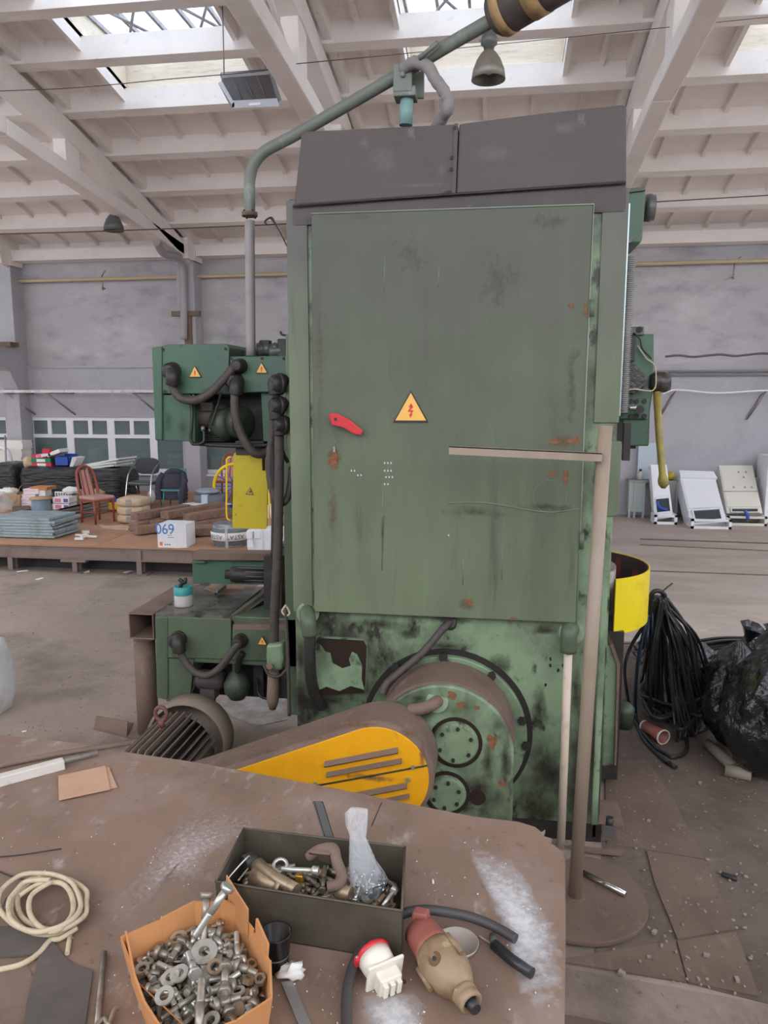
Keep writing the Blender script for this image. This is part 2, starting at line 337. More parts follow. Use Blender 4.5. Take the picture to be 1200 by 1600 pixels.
# loose grit on the near floor
b = MB()
for i in range(420):
    p = G(R.uniform(950,1260), R.uniform(1180,1560)) if i % 2 else G(R.uniform(0,240), R.uniform(930,1160))
    r = R.uniform(.002,.007)*(1 if i % 9 else 2); z = .012 if i % 2 else 0
    b.ob(p+Vector((0,0,z+r*.4)), (r*R.uniform(1,2.4), r*1.3, r), (0,0,R.uniform(0,3)))
b.build('grit', mat('pale_grit', (150,138,126), .9), label='small pale chips and grit scattered on the floor', cat='debris', kind='stuff')
p = MB()
for px, py, s in ((1105,1345,.7),(1125,1365,.7),(1150,1368,.5),(1165,1372,.7),(1140,1378,.5),(1180,1385,.6),(1145,1440,.6),(1163,1452,.7),(1150,1452,.5),(1172,1500,.6)):
    q = G(px, py); p.blob(q+Vector((0,0,.008)), (.035*s,.025*s,.014), .5, 3, n=8, m=5, seed=px)
p.build('chip', mat('pale_chip', (140,130,120), .9), label='pale broken chips lying along the floor plate edge', cat='debris', kind='stuff')
MB().tube(crs([G(1128,1366,.012), G(1140,1370,.014), G(1152,1374,.012)]), [.014]*12+[.012], 6).build('rag_scrap', m_black, label='small dark twisted scrap on the floor right of the plates', cat='scrap')

MB().bx(-16.3,-16,-4,16.2,-.3,5.6).build('wall_left', m_plaster2, kind='structure')  # unseen side walls, put in to cut the light from the sides
MB().bx(14,14.3,-4,16.2,-.3,5.6).build('wall_right', m_plaster2, kind='structure')
MB().bx(-16,14,-4.3,-4,-.34,3.4).build('wall_front', m_plaster2, kind='structure')  # unseen rear wall added, left open above to let daylight in
m_mk0 = mat('crack_grey', (104,100,104), .95)
# far wall with the window strip cut out
wl, wr_ = V(-30,652,WY).x, V(381,700,WY).x
wz0, wz1 = V(45,736,WY).z, V(45,651,WY).z
zmid = V(235,573,WY).z
b = MB(); b.bx(-16,wl,WY,WY+.35,0,zmid); b.bx(wr_,14,WY,WY+.35,0,zmid); b.bx(wl,wr_,WY,WY+.35,0,wz0); b.bx(wl,wr_,WY,WY+.35,wz1,zmid)
wallb = b.build('wall_back', m_plaster2, kind='structure')
MB().bx(-16,14,WY+.03,WY+.35,zmid,5.9).build('upper_wall', m_plaster, wallb)
MB().bx(-16,COLX[3],WY-.04,WY+.05,zmid-.02,zmid+.03).build('ledge', m_plaster2, wallb)
zb = V(1100,586,WY).z
for dz in (0, .07): MB().cyl((COLX[4]-1,WY-.06,zb+dz),(14,WY-.06,zb+dz),.022,n=8).build('conduit', m_blush, wallb)
q0_, q1_ = V(1040,557,WY), V(1215,553,WY); MB().tube(crs([q0_+(q1_-q0_)*k/8+Vector((0,.02,.02*math.sin(k*2.1))) for k in range(9)]), .02, 5).build('wall_crack', m_mk0, wallb)
zt = V(20,441,WY).z
MB().tube([(-16,WY-.14,zt-.02),(-6,WY-.14,zt+.01),(4,WY-.14,zt+.06),(14,WY-.14,zt+.05)], .035, 8).build('wall_pipe', m_gpipe, label='thin ochre pipe running along the top of the far wall', cat='pipe')
for i, px in enumerate((163, 1145)):
    q = V(px, 432 if i == 0 else 412, WY); b = MB(); b.cyl((q.x,WY,q.z-.25),(q.x,WY-.14,q.z-.25),.015); b.cyl((q.x,WY-.1,q.z-.3),(q.x,WY-.1,q.z),.015); b.cyl((q.x,WY-.1,q.z),(q.x+.1,WY-.14,q.z+.1),.012)
    b.build('pipe_bracket', m_blush, wallb)
# pilasters
for i, X in enumerate(COLX):
    t = empty('column', (X,WY-.2,0), kind='structure')
    MB().bx(X-.17,X+.17,WY-.38,WY+.04,0,5.35).build('shaft', m_plaster2, t, bevel=.015)
    MB().bx(X-.24,X-.17,WY-.30,WY+.04,0,5.3).build('edge_strip', m_plaster2, t)
    if i in (1, 5):
        zc = V(20,545,WY).z; MB().pr([(X+.17,WY-.38,zc),(X+.17,WY-.38,zc-.9),(X+.17,WY-.65,zc-.5),(X+.17,WY-.95,zc-.35),(X+.17,WY-.95,zc)], (-.34,0,0)).build('corbel', m_plaster2, t)
        MB().ob((X+.05,WY-.6,zc+.05), (.5,.3,.1)).build('bearing_plate', m_rust, t)
    else:
        for pz in (5.0-.95, ): MB().bx(X-.3,X+.3,WY-.48,WY-.38,pz-.05,pz+.05).build('bracket', m_rust, t)
        MB().bx(X-.05,X+.1,WY-.44,WY-.38,2.6,4.1).build('rail_strip', m_rust, t)
    MB().bx(X-.22,X+.22,WY-.42,WY,5.1,5.3).build('capital', m_ceil, t)
# cable tray on brackets (left) and cord on brackets (right)
zc = V(100,612,WY-.5).z
t = empty('cable_tray', (-8,WY-.5,zc), 'pale cable tray on angle brackets below the wall ledge at left', 'cable tray')
MB().bx(-14,COLX[2]+.3,WY-.56,WY-.44,zc-.02,zc+.035).build('tray', mat('pale_tray', (214,212,214), .7, layers=[((160,156,160), 9, .52,.66,.6)], bump=(20,.6,.02)), t)
for px in (8, 72, 208):
    q = V(px, 612, WY-.5); MB().tube([(q.x,WY-.5,zc-.02),(q.x+.35,WY,zc-.5)], .02, 6).cyl((q.x,WY-.55,zc-.03),(q.x+.35,WY,zc-.03),.015,n=6).build('bracket', m_blush, t)
zc = V(1100,612,WY-.4).z
t = empty('hanging_cable', (4,WY-.4,zc), 'white cord strung over angle brackets on the right wall', 'cord')
MB().tube(crs([V(1035,616,WY-.3), V(1057,609,WY-.3), V(1120,614,WY-.3), V(1200,610,WY-.3), V(1290,612,WY-.3)]), .018, 6).build('cord', m_white, t)
for px in (1057, 1199):
    q = V(px, 610, WY-.3); MB().tube([(q.x,WY-.3,q.z-.01),(q.x-.02,WY,q.z-.1),(q.x-.25,WY-.03,q.z-.55),(q.x,WY-.3,q.z-.02)], .018, 6).build('bracket', m_blush, t)
# windows: white frames, each with two top lights over one pane
xs = [-30, 45, 108, 172, 238, 309, 381]
zs0, zsm, zs1 = wz0, V(45,681,WY).z, wz1
for i in range(len(xs)-1):
    a, c = V(xs[i],690,WY).x, V(xs[i+1],690,WY).x; y0 = WY+.06
    if i in (0,):  c = V(14,690,WY).x
    wt = empty(f'window_{i+1}', ((a+c)/2, y0, zs0), kind='structure')
    fr = MB(); fw = .085; m_ = (a+c)/2
    for q in ((a,a+fw,zs0,zs1),(c-fw,c,zs0,zs1),(a+fw,c-fw,zs0,zs0+fw),(a+fw,c-fw,zs1-fw,zs1),(a+fw,c-fw,zsm-.04,zsm+.04),(m_-.045,m_+.045,zsm+.04,zs1-fw)): fr.bx(q[0],q[1],y0,y0+.09,q[2],q[3])
    fr.build('window_frame', m_white, wt)
    for q in ((a+fw,m_-.03,zsm+.04,zs1-fw),(m_+.03,c-fw,zsm+.04,zs1-fw),(a+fw,c-fw,zs0+fw,zsm-.04)):
        MB().bx(q[0],q[1],y0+.04,y0+.05,q[2],q[3]).build('pane', m_wglass, wt)
    MB().bx(a-.02,c+.02,WY-.06,WY+.06,zs0-.05,zs0).build('window_sill', m_white, wt)
# the two gaps between the windows are solid piers
MB().bx(V(14,690,WY).x,V(45,690,WY).x,WY,WY+.35,zs0,zs1).build('pier', m_plaster2, wallb)
# room behind the glass
b = MB(); b.bx(wl,wr_,WY+2.4,WY+2.5,0,3); b.bx(wl,wr_,WY+.35,WY+2.5,2.6,2.7); b.bx(wl,wr_,WY+.35,WY+2.5,-.05,0); b.bx(wl-.1,wl,WY+.35,WY+2.5,0,3); b.bx(wr_,wr_+.1,WY+.35,WY+2.5,0,3)
b.build('wall_office', mat('office_grey', (176,184,184), .9), kind='structure')
for px0, px1, py in ((136,160,694),(182,196,696),(198,215,700),(218,232,708),(262,282,700),(60,80,690),(330,352,704)):
    t = empty('stacked_sheets', (V((px0+px1)/2,735,WY+.8).x,WY+1,0), 'pale stack of sheets seen through the office windows', 'stack', 'stacks behind the office windows')
    a, c = V(px0,py,WY+.8), V(px1,py,WY+.8); n = 7
    for k in range(n):
        z0 = (a.z-.1)*k/n; o = R.uniform(-.03,.03); MB().bx(a.x+o,c.x+o,WY+.8,WY+1.3,z0,z0+(a.z-.1)/n-.015).build('sheet', m_paper, t)

# ceiling: ribbed slabs between trusses
ce = empty('ceiling', (0,6,6), kind='structure')
SKY = {(b_, r_) for b_ in (1,2,3,4,5) for r_ in (4,5,6)} | {(0,r_) for r_ in (4,5,6)} | {(b_, r_) for b_ in (0,1,4,5) for r_ in (12,13)}
for bi in range(len(COLX)-1):
    x0, x1 = COLX[bi], COLX[bi+1]
    for ri in range(len(YR)-1):
        ya, yb = YR[ri+1], YR[ri]
        b = MB(); sk = (bi, ri) in SKY; s0, s1 = x0+1.05, x0+3.05
        if sk:
            rb(b, x0, s0, ya, yb, 0, .06); rb(b, s1, x1, ya, yb, 0, .06)
        else: rb(b, x0, x1, ya, yb, 0, .06)
        rb(b, x0, x1, ya, ya+.09, -.26, .02); rb(b, x0, x1, yb-.09, yb, -.26, .02)
        rb(b, x0+.12, x0+.22, ya, yb, -.22, .01); rb(b, x1-.22, x1-.12, ya, yb, -.22, .01)
        if sk:
            rb(b, s0-.06, s0, ya, yb, -.16, .06); rb(b, s1, s1+.06, ya, yb, -.16, .06); rb(b, x0+.5, x0+.56, ya, yb, -.07, .01); rb(b, x1-.56, x1-.5, ya, yb, -.07, .01)
        else:
            for k in range(1, 6):
                xm = x0+(x1-x0)*k/6; rb(b, xm-.03, xm+.03, ya, yb, -.07, .01)
        b.build('roof_slab', m_ceil, ce)
# skylight lanterns over the openings
wi = 10
for bi in (0,1,2,3,4,5):
    for (r0, r1) in ((4,6),(12,13)):
        if (bi, r0) not in SKY: continue
        ya, yb = YR[r1+1], YR[r0]; s0, s1 = COLX[bi]+1.05, COLX[bi]+3.05; zt_ = zr((ya+yb)/2)+.3; 
        t = empty(f'window_{wi}', ((s0+s1)/2, (ya+yb)/2, zt_), kind='structure'); wi += 1
        c = MB(); zl = zr(yb)-.05
        yy_ = [y_ for y_ in YR if ya <= y_ <= yb][::-1]
        for xq, dxq in ((s0-.01,-.12),(s1+.01,.12)): c.pr([(xq,y_,zr(y_)+.03) for y_ in yy_]+[(xq,yb,zt_),(xq,ya,zt_)], (dxq,0,0))
        c.bx(s0-.13,s1+.13,ya-.14,ya-.01,zr(ya)-.02,zt_-.002); c.bx(s0-.13,s1+.13,yb+.01,yb+.14,zl+.04,zt_-.002)
        c.build('curb', m_curb, t)
        for k in range(6):
            xx = s0+(s1-s0)*k/5; MB().bx(xx-.02,xx+.02,ya,yb,zt_-.02,zt_+.04).build('glazing_bar', m_bar, t)
        for k in range(2): yy = ya+(yb-ya)*(k+1)/3; MB().bx(s0,s1,yy-.02,yy+.02,zt_-.03,zt_+.03).build('glazing_bar', m_bar, t)
        for k in range(5): MB().bx(s0+(s1-s0)*k/5+.02,s0+(s1-s0)*(k+1)/5-.02,ya,yb,zt_+.04,zt_+.046).build('pane', m_glass, t)
        for (xa, ya_, xb, yb_) in ((s0,yb,s0+1,ya+1.6),(s0+1,yb,s0,ya+1.4),(s0+1,yb,s1,ya+1.5),(s1,yb,s0+1,ya+1.6)):
            MB().tube([(xa,ya_,zt_-.12),(xb,yb_,zt_-.03)], .02, 6).build('brace', m_bar, t)
# trusses
for i, X in enumerate(COLX[1:-1]):
    t = empty('truss', (X,8,5.8), kind='structure'); w2 = .12
    bot = [(WY-.1,5.22),(9.6,5.78),(6,5.9),(-3,5.95)]
    def bz(y):
        for (a, za), (c, zc_) in zip(bot, bot[1:]):
            if y >= c: return zc_+(za-zc_)*(y-c)/(a-c)
        return bot[-1][1]
    b = MB()
    for (a, za), (c, zc_) in zip(bot, bot[1:]): b.hexa([(X-w2,c,zc_-.11),(X+w2,c,zc_-.11),(X+w2,a,za-.11),(X-w2,a,za-.11),(X-w2,c,zc_+.11),(X+w2,c,zc_+.11),(X+w2,a,za+.11),(X-w2,a,za+.11)])
    b.build('bottom_chord', m_ceil, t, bevel=.02)
    b = MB(); ys = [15.7,13.46,11.2,8.9,6.6,4.2,1.8,-.6,-3]
    for a, c in zip(ys, ys[1:]): rb(b, X-w2, X+w2, c, a, -.60, -.30)
    b.build('top_chord', m_ceil, t)
    for y in (13.46, 11.2, 8.9, 6.6, 4.2, 1.8, -.6): MB().bx(X-.10,X+.10,y-.19,y+.19,bz(y)+.05,zr(y)-.45).build('post', m_ceil, t, bevel=.01)
    for y in (8.9, 4.2): MB().tube([(X,y,bz(y)+.1),(X,y-2.2,zr(y-2.2)-.42)], .03, 6).build('tie_rod', m_ceil, t)
    MB().bx(X-.2,X+.2,15.2,15.9,5.1,5.5).build('bearing', m_ceil, t)
b = MB(); b.bx(-16,14,15.55,15.9,5.2,5.42)
b.build('trim_2', m_ceil, kind='structure')

# overhead cables
MB().tube(crs([V(-20,143,8.5),V(120,137,8.5),V(260,124,8.5),V(400,112,8.5),V(460,102,8.5)]), .005, 5).cyl(V(450,101,8.5),V(620,85,8.7),.005,n=5).cyl(V(620,85,8.7),V(1290,18,9),.004,n=5).build('overhead_wire', m_hose, label='thin dark wire strung across under the skylights', cat='wire')
MB().tube(crs([V(-20,366,12.5),V(100,363,12.5),V(250,358,12.5),V(400,352,12.5),V(460,349,12.5)]), .010, 6).cyl(V(460,349,12.5),V(980,318,12.5),.009,n=6).cyl(V(980,318,12.5),V(1290,300,12.5),.008,n=6).build('overhead_wire', m_hose, label='lower dark wire strung across the hall in front of the far wall', cat='wire')
# drain hose on the truss end
MB().tube(crs([V(244,378,14.2),V(256,396,14.6),V(278,402,15.1),V(285,420,15.4),V(287,470,15.4),V(287,530,15.4)]), .075, 8).build('drain_pipe', mat('grey_drain', (160,158,160), .7), label='grey bent drain pipe at the truss end on the second column', cat='pipe')

# pendant lamps
def lamp(px, py, y, s, m, label, tilt):
    q = V(px, py, y)
    t = empty('pendant_lamp', q, label, 'lamp')
    MB().lathe([(.0,.30*s),(.05*s,.30*s),(.09*s,.26*s),(.13*s,.2*s),(.17*s,.1*s),(.185*s,0),(.178*s,0),(.165*s,.09*s),(.12*s,.19*s),(0,.24*s)], q, n=28).build('shade', m, t)
    MB().lathe([(0,.56*s),(.03*s,.56*s),(.07*s,.5*s),(.085*s,.42*s),(.09*s,.36*s),(.06*s,.34*s),(.05*s,.29*s),(0,.29*s)], q, n=20).build('housing', m_lampd, t)
    MB().cyl(q+Vector((-.11*s,0,.4*s)), q+Vector((.11*s,0,.4*s)), .012*s, n=6).build('clamp_bar', m_blush, t)
    MB().lathe([(0,.05*s),(.06*s,.08*s),(.07*s,.14*s),(.03*s,.2*s),(0,.2*s)], q, n=14).build('bulb', m_white, t)
    MB().cyl(q+Vector((0,0,.55*s)), (q.x+tilt,q.y,zr(q.y)-.2), .008, n=6).build('rod', m_blush, t)
lamp(763, 125, 5.6, .62, m_lamp, 'dusty aluminium bell lamp hanging above the machine cabinet', .0)
lamp(178, 361, 12.8, .92, m_lampd, 'dark domed lamp hanging by the left roof truss', -.15)
# unit heater box under the skylight
y = 9.0; t = empty('reflector_light', V(390,140,y), 'grey open reflector box with a small label hanging under the left skylight', 'light fitting')
P = lambda px, py, d=0: V(px, py, y+d)
a = [P(341,130), P(360,168), P(437,165), P(422,124)]
tp = [P(346,116,.0), P(362,150,.0), P(440,146,.0), P(421,112,.0)]
MB().pr([P(344,118,.3), P(421,112,.3), P(437,163,-.1), P(362,168,-.1)], (0,.02,.04)).build('reflector', mat('violet_grey_slats', (78,70,72), .6), t)
MB().hexa([P(346,128,.25), P(422,122,.25), P(422,118,.32), P(346,124,.32), P(346,116,.25), P(421,111,.25), P(421,109,.32), P(346,114,.32)]).build('rear_flange', m_blush, t)
MB().hexa([P(341,130,.2), P(347,128,.22), P(366,167,-.15), P(361,169,-.15), P(341,129,.2), P(347,127,.22), P(366,160,-.15), P(361,162,-.15)]).build('side_flap', m_blush, t)
MB().hexa([P(362,169,-.15), P(437,166,-.15), P(437,165,-.1), P(362,168,-.1), P(364,158,-.15), P(433,154,-.15), P(433,153,-.1), P(364,157,-.1)]).build('front_flange', mat('pale_zinc', (186,190,196), .4,.4), t)
MB().hexa([P(421,124,.25), P(425,123,.25), P(440,163,-.15), P(436,166,-.15), P(421,112,.25), P(425,111,.25), P(440,156,-.15), P(436,157,-.15)]).build('side_flange', m_blush, t)
for k in range(1,4): MB().cyl(P(344+19*k,124-1.5*k,.24), P(362+19*k,163-1*k,-.1), .008, n=6).build('slat_line', m_lampd, t)
lb = MB().pr([P(389,161,-.16), P(407,160,-.16), P(407,164,-.16), P(389,165,-.16)], (0,.004,0)).build('maker_label', m_white, t)
for px in (350,415): MB().cyl(P(px,115,.28), (P(px,115,.28).x,y+.3,zr(y)-.02), .008, n=5).build('hanger', m_blush, t)
# ================= MACHINE =================
Y0 = G(938,1318).y
YB = Y0+.02
mc = empty('vertical_lathe', (-.25, Y0+.6, 0), 'huge green machine tool with a violet-grey cap, seen from its cabinet side', 'machine')
def warn(px, py, wpx, y, parent=mc, ink=None):
    c = V(px, py, y); s = wpx/F*(y*1.0)/2*1.0; h = s*.86
    tri = lambda k, dy: [(c.x-s*k, y+dy, c.z-h*k+(-.0)), (c.x+s*k, y+dy, c.z-h*k), (c.x, y+dy, c.z+h*k*1.06)]
    t = MB().pr(tri(1, -.004), (0,.006,0)).build('warning_sign', m_black, parent)
    MB().pr(tri(.86, -.006), (0,.002,0)).build('sign_face', m_orange, t)
    B = [(.02,.62),(.14,.30),(-.02,.02),(.16,.02),(.04,-.30),(.12,-.26),(-.02,-.62),(-.10,-.30),(-.03,-.34),(.02,-.12),(-.18,-.10),(-.02,.26),(-.12,.28)]
    MB().pr([(c.x+x*s*1.0, y-.008, c.z-h*.22+z*h*.75) for x, z in B], (0,.002,0)).build('bolt_symbol', ink or m_sred, t)
    return t
# column body and base
xl, xr = V(456,700,YB).x, V(977,400,YB).x
MB().bx(xl, xr, YB, YB+1.35, .04, V(700,318,YB).z+.05).build('column_body', m_base, mc, bevel=.012)
# upper frame of the body is dustier: the frame around the door
za, zb_ = V(700,1000,YB).z, V(700,318,YB).z
MB().bx(xl-.004, V(484,600,YB).x, YB-.012, YB+.3, V(480,955,YB).z, zb_+.04).build('frame_stile', m_stile, mc)
MB().bx(V(930,600,YB).x, xr+.004, YB-.012, YB+.3, V(920,660,YB).z, zb_+.04).build('frame_stile', m_stile, mc)
vp([(457,322),(978,285),(978,322),(975,330),(458,352)], YB-.016, .3).build('frame_rail', m_cap, mc)
vp([(938,690),(972,690),(966,806),(950,808),(930,800)], YB-.02, .25).build('side_plate', m_door, mc, bevel=.006)
MB().bx(V(940,900,YB).x, xr-.01, YB-.01, YB+.4, .02, V(940,800,YB).z).build('side_rib', m_base, mc, bevel=.01)
# cap of two bent panels
vp([(459,321),(711,304),(716,193),(640,197),(471,205)], YB-.03, 1.3).build('cap_panel', m_cap, mc, bevel=.01)
vp([(712.5,304),(977,285),(979,280),(979,166),(973,163),(850,176),(717.5,193)], YB-.03, 1.3).build('cap_panel', m_cap, mc, bevel=.01)
for q_ in ((690,262,10,26),(570,225,14,18),(600,250,40,30),(650,290,60,8),(770,240,50,24),(880,200,40,16),(530,205,30,8)): film(*q_, YB-.0315, mc, m_dust2, .42, 'dust_smear')
vp([(710,193),(716,193),(712,304),(706,304)], YB-.036, .01).build('seam_strip', m_cap, mc)
for px, py in ((711,199),(706,246),(705,264),(702,300),(697,301)): MB().cyl(V(px,py,YB-.045), V(px,py,YB-.03), .008, n=8).build('screw', m_black, mc)
MB().tube([V(458,322,YB-.035), V(600,311,YB-.035), V(978,285,YB-.035)], .006, 6).build('cap_gap', m_black, mc)
# the door
dr = vp([(486,334),(928,319),(901,974),(491,956)], Y0-.045, .05).build('cabinet_door', m_doorp, mc, bevel=.006)
MB().tube([V(486,334,Y0-.046), V(928,319,Y0-.046), V(914,640,Y0-.046), V(901,974,Y0-.046)], .004, 6).build('door_edge', mat('bare_edge', (130,140,124), .5), dr)
for px, y0_, y1_ in ((925,468,495),(909,832,858)):
    MB().cyl(V(px,y0_,Y0-.05), V(px-.6,y1_,Y0-.05), .012, n=10).build('hinge', m_green, dr)
# faint raised seam and a shallow dent line
MB().tube(crs([V(700,786,Y0-.044), V(760,786,Y0-.044), V(850,800,Y0-.044), V(905,795,Y0-.044)]), .0045, 6).build('dent_ridge', m_door, dr)
for px, a, c in ((601,402,458),(686,415,450),(598,755,892),(661,410,420),(724,870,915),(785,850,905)):
    MB().tube([V(px,a,Y0-.043), V(px-1,c,Y0-.043)], .0035, 6).build('weld_ridge', m_door, dr)
# peeling rust patches
def patch(px, py, rx, ry, y, m, parent, seed, name='rust_patch', n=18):
    c = V(px, py, y); s = y/F; pts = []
    for i in range(n):
        a = 2*math.pi*i/n; k = .7+.6*noise.noise(Vector((math.cos(a)*1.4+seed, math.sin(a)*1.4, seed*1.7)))+R.uniform(-.12,.12)
        pts.append((c.x+math.cos(a)*rx*s*k, y, c.z+math.sin(a)*ry*s*k))
    return MB().pr(pts, (0,.003,0)).build(name, m, parent)
m_rp = mat('rust_patch', (132,88,58), .85, layers=[((92,62,44), 40, .45, .6, .8)])
for i, (px, py, rx, ry) in enumerate(((522,718,12,20),(735,942,8,8),(802,966,8,3),(900,688,14,8),(868,690,10,4),(884,744,6,14),(862,740,12,5),(893,478,5,7),(915,485,5,12))):
    patch(px, py, rx, ry, Y0-.048, m_rp, dr, i+1)
MB().tube([V(831+26*math.cos(a*.35)+28, 776+26*math.sin(a*.35), Y0-.0465) for a in range(18)], .0012, 4, closed=True).build('chalk_ring', mat('faint_chalk', (128,134,116), .9), dr)
for px, py, n in ((600,722,3),(600,734,3),(602,744,3),(600,755,2),(548,734,2),(558,741,2),(700,835,1)):
    for k in range(n): vb(px+k*5,py,px+k*5+2,py+3,Y0-.0465,.001).build('paint_fleck', m_powder, dr)
warn(642,636,56,Y0-.046,dr)
for q_, m__, pk in (((522,716,16,26),m_rstain,.6),((600,360,90,20),m_dust2,.3),((560,340,70,12),m_grime_shade,.2),((860,345,60,26),m_grime_shade,.25),((740,800,70,14),m_grime_shade,.3),((850,792,60,10),m_grime_shade,.35),((520,800,14,90),m_rstain,.3),((598,830,5,70),m_grime_shade,.35),((894,600,14,120),m_grime_shade,.25),((880,690,34,14),m_rstain,.45),((730,945,24,18),m_rstain,.4),((501,560,8,160),m_rstain,.25),((640,400,40,60),m_grime_shade,.18),((780,440,50,90),m_grime_shade,.2)):
    film(*q_, Y0-.0475, dr, m__, pk, 'door_stain')
# red handle with key
t = MB().cyl(V(521,652,Y0-.05), V(521,652,Y0-.085), .022, n=16).build('lock_barrel', m_red, dr)
a, c = V(522,653,Y0-.09), V(566,676,Y0-.09)
b = MB().pr([V(514,646,Y0-.1), V(527,646,Y0-.1), V(545,655,Y0-.1), V(567,673,Y0-.1), V(564,680,Y0-.1), V(552,678,Y0-.1), V(536,668,Y0-.1), V(518,664,Y0-.1)], (0,.018,0))
b.build('turn_handle', m_red, t, bevel=.004)
MB().cyl(V(524,655,Y0-.1), V(524,655,Y0-.105), .008, n=10).build('handle_screw', m_black, t)
MB().tube(crs([V(522,668,Y0-.1), V(521,680,Y0-.06), V(524,692,Y0-.055)]), .002, 5).ob(V(522,702,Y0-.055), (.012,.002,.03)).build('key', m_blush, t)
# base fittings: brown mottled square hatch
h = vp([(492,1000),(500,996),(568,1000),(574,1008),(571,1082),(494,1086)], YB-.035, .04).build('hatch_cover', m_base, mc, bevel=.008)
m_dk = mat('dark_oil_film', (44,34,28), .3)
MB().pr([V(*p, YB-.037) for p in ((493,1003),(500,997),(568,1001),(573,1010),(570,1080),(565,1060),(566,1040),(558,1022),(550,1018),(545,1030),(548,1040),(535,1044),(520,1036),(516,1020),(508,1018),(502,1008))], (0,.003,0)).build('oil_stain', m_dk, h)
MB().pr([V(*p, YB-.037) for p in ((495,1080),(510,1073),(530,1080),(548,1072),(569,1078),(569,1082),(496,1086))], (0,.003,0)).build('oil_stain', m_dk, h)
# conduit elbows at both sides under the door
def elbow(pxs, y, r, m, nm='elbow'): return MB().tube(crs([V(px, py, y+d) for px, py, d in pxs], 5), r, 14).build(nm, m, mc)
elbow([(480,955,.02),(480,960,-.06),(482,972,-.10),(484,992,-.10)], YB, .042, m_green)
MB().cyl(V(481,958,YB-.02), V(481,958,YB+.01), .062, n=20).build('elbow_flange', m_base, mc)
q = crs([V(484,990,YB-.1), V(484,1030,YB-.1), V(486,1060,YB-.08), V(492,1085,YB-.05), V(503,1105,YB-.02)], 14)
MB().tube(q, [.03+.004*(i % 2) for i in range(len(q))], 10).build('ribbed_conduit', m_black, mc)
elbow([(893,984,.02),(892,984,-.05),(889,990,-.09),(888,1018,-.09)], YB, .043, m_green)
MB().cyl(V(893,988,YB-.02), V(893,988,YB+.01), .066, n=20).build('elbow_flange', m_base, mc)
q0, q1 = V(888,1016,YB-.09), V(876,1326,YB-.09)
MB().tube([q0, q1], .022, 12).build('drain_tube', m_upipe, mc)
# big flange
cx, cz = V(697,1143,Y0).x, V(697,1143,Y0).z; s = Y0/F*1.0
def disc(r, y0, y1, name, m, n=56, c=(cx, cz), parent=mc, r2=None, bev=0): return MB().tube([(c[0],y1,c[1]),(c[0],y0,c[1])], [r, r2 or r], n).build(name, m, parent, bevel=bev)
def arcband(c, r0, r1, a0, a1, y, d, n=40):
    pts = [(c[0]+r1*math.cos(math.radians(a0+(a1-a0)*i/n)), y, c[1]+r1*math.sin(math.radians(a0+(a1-a0)*i/n))) for i in range(n+1)]
    pin = [(c[0]+r0*math.cos(math.radians(a0+(a1-a0)*i/n)), y, c[1]+r0*math.sin(math.radians(a0+(a1-a0)*i/n))) for i in range(n+1)]
    b = MB()
    for i in range(n): b.hexa([pin[i], pts[i], pts[i+1], pin[i+1]] + [(p[0], p[1]+d, p[2]) for p in (pin[i], pts[i], pts[i+1], pin[i+1])])
    return b
s = 3.97*1.025/F   # metres per image pixel at the machine face
R1 = 137*s
disc(R1, YB-.012, YB+.02, 'recess_ring', mat('dark_gap', (34,28,25), .6))
fl = disc(R1-.03, YB-.05, YB+.02, 'flange', m_base, bev=.006)
for px, py in ((692,1028),(768,1058),(816,1128),(822,1167),(617,1044),(648,1031)):
    a = V(px, py, YB-.07); MB().tube([a, a+Vector((0,.03,0))], .024, 6).build('flange_bolt', m_black, fl)
# arched gear housing standing out of the flange
YH = Y0-.36
def arch(px0, px1, ptop, pbot, y, k=.97, n=26):
    a, c = V(px0, 1150, y), V(px1, 1150, y); r = (c.x-a.x)/2; xm = (a.x+c.x)/2; zt_ = V(700, ptop, y).z; zb0 = V(700, pbot, y).z
    return xm, r, zt_
xm, rh, zt_ = arch(582, 804, 1071, 1290, YH)
zc_ = zt_-rh
pts = [(xm+rh*math.cos(math.pi*i/30), YH, zc_+rh*math.sin(math.pi*i/30)) for i in range(31)] + [(xm-rh, YH, .06), (xm+rh, YH, .06)]
gh = MB().pr(pts, (0, Y0-YH, 0)).build('gear_housing', m_base, mc, bevel=.012)
b = MB()
for i in range(4, 27):
    a0, a1 = math.pi*i/30-.25, math.pi*(i+1)/30-.25
    if a0 < 0: a0 = 0
    q = lambda a, r, y: (xm+r*math.cos(a), y, zc_+r*math.sin(a))
    b.hexa([q(a0,rh-.002,YH+.02), q(a0,rh+.012,YH+.02), q(a1,rh+.012,YH+.02), q(a1,rh-.002,YH+.02), q(a0,rh-.002,Y0-.05), q(a0,rh+.012,Y0-.05), q(a1,rh+.012,Y0-.05), q(a1,rh-.002,Y0-.05)])
b.build('dusty_top_strip', m_rust, gh)
def cap(px, py, rp, name='bearing_cap', m=m_base, bolts=6):
    c = V(px, py, YH); r = rp*YH*1.03/F
    t = MB().tube([(c.x,YH+.01,c.z),(c.x,YH-.025,c.z)], [r+.02,r], 32).build(name, m, gh, bevel=.004)
    MB().tube([(c.x,YH+.005,c.z),(c.x,YH-.005,c.z)], [r+.03]*2, 32).build('cap_gap', m_dk, gh)
    for k in range(bolts):
        a = 2*math.pi*k/bolts+.4; MB().tube([(c.x+(r-.02)*math.cos(a),YH-.022,c.z+(r-.02)*math.sin(a)),(c.x+(r-.02)*math.cos(a),YH-.035,c.z+(r-.02)*math.sin(a))], .01, 6).build('cap_screw', m_black, t)
cap(712,1160,33); cap(698,1239,28)
c = V(746,1245,YH); MB().cyl((c.x,YH+.005,c.z), (c.x,YH-.008,c.z), .042, n=24).build('plug_hole', m_dk, gh)
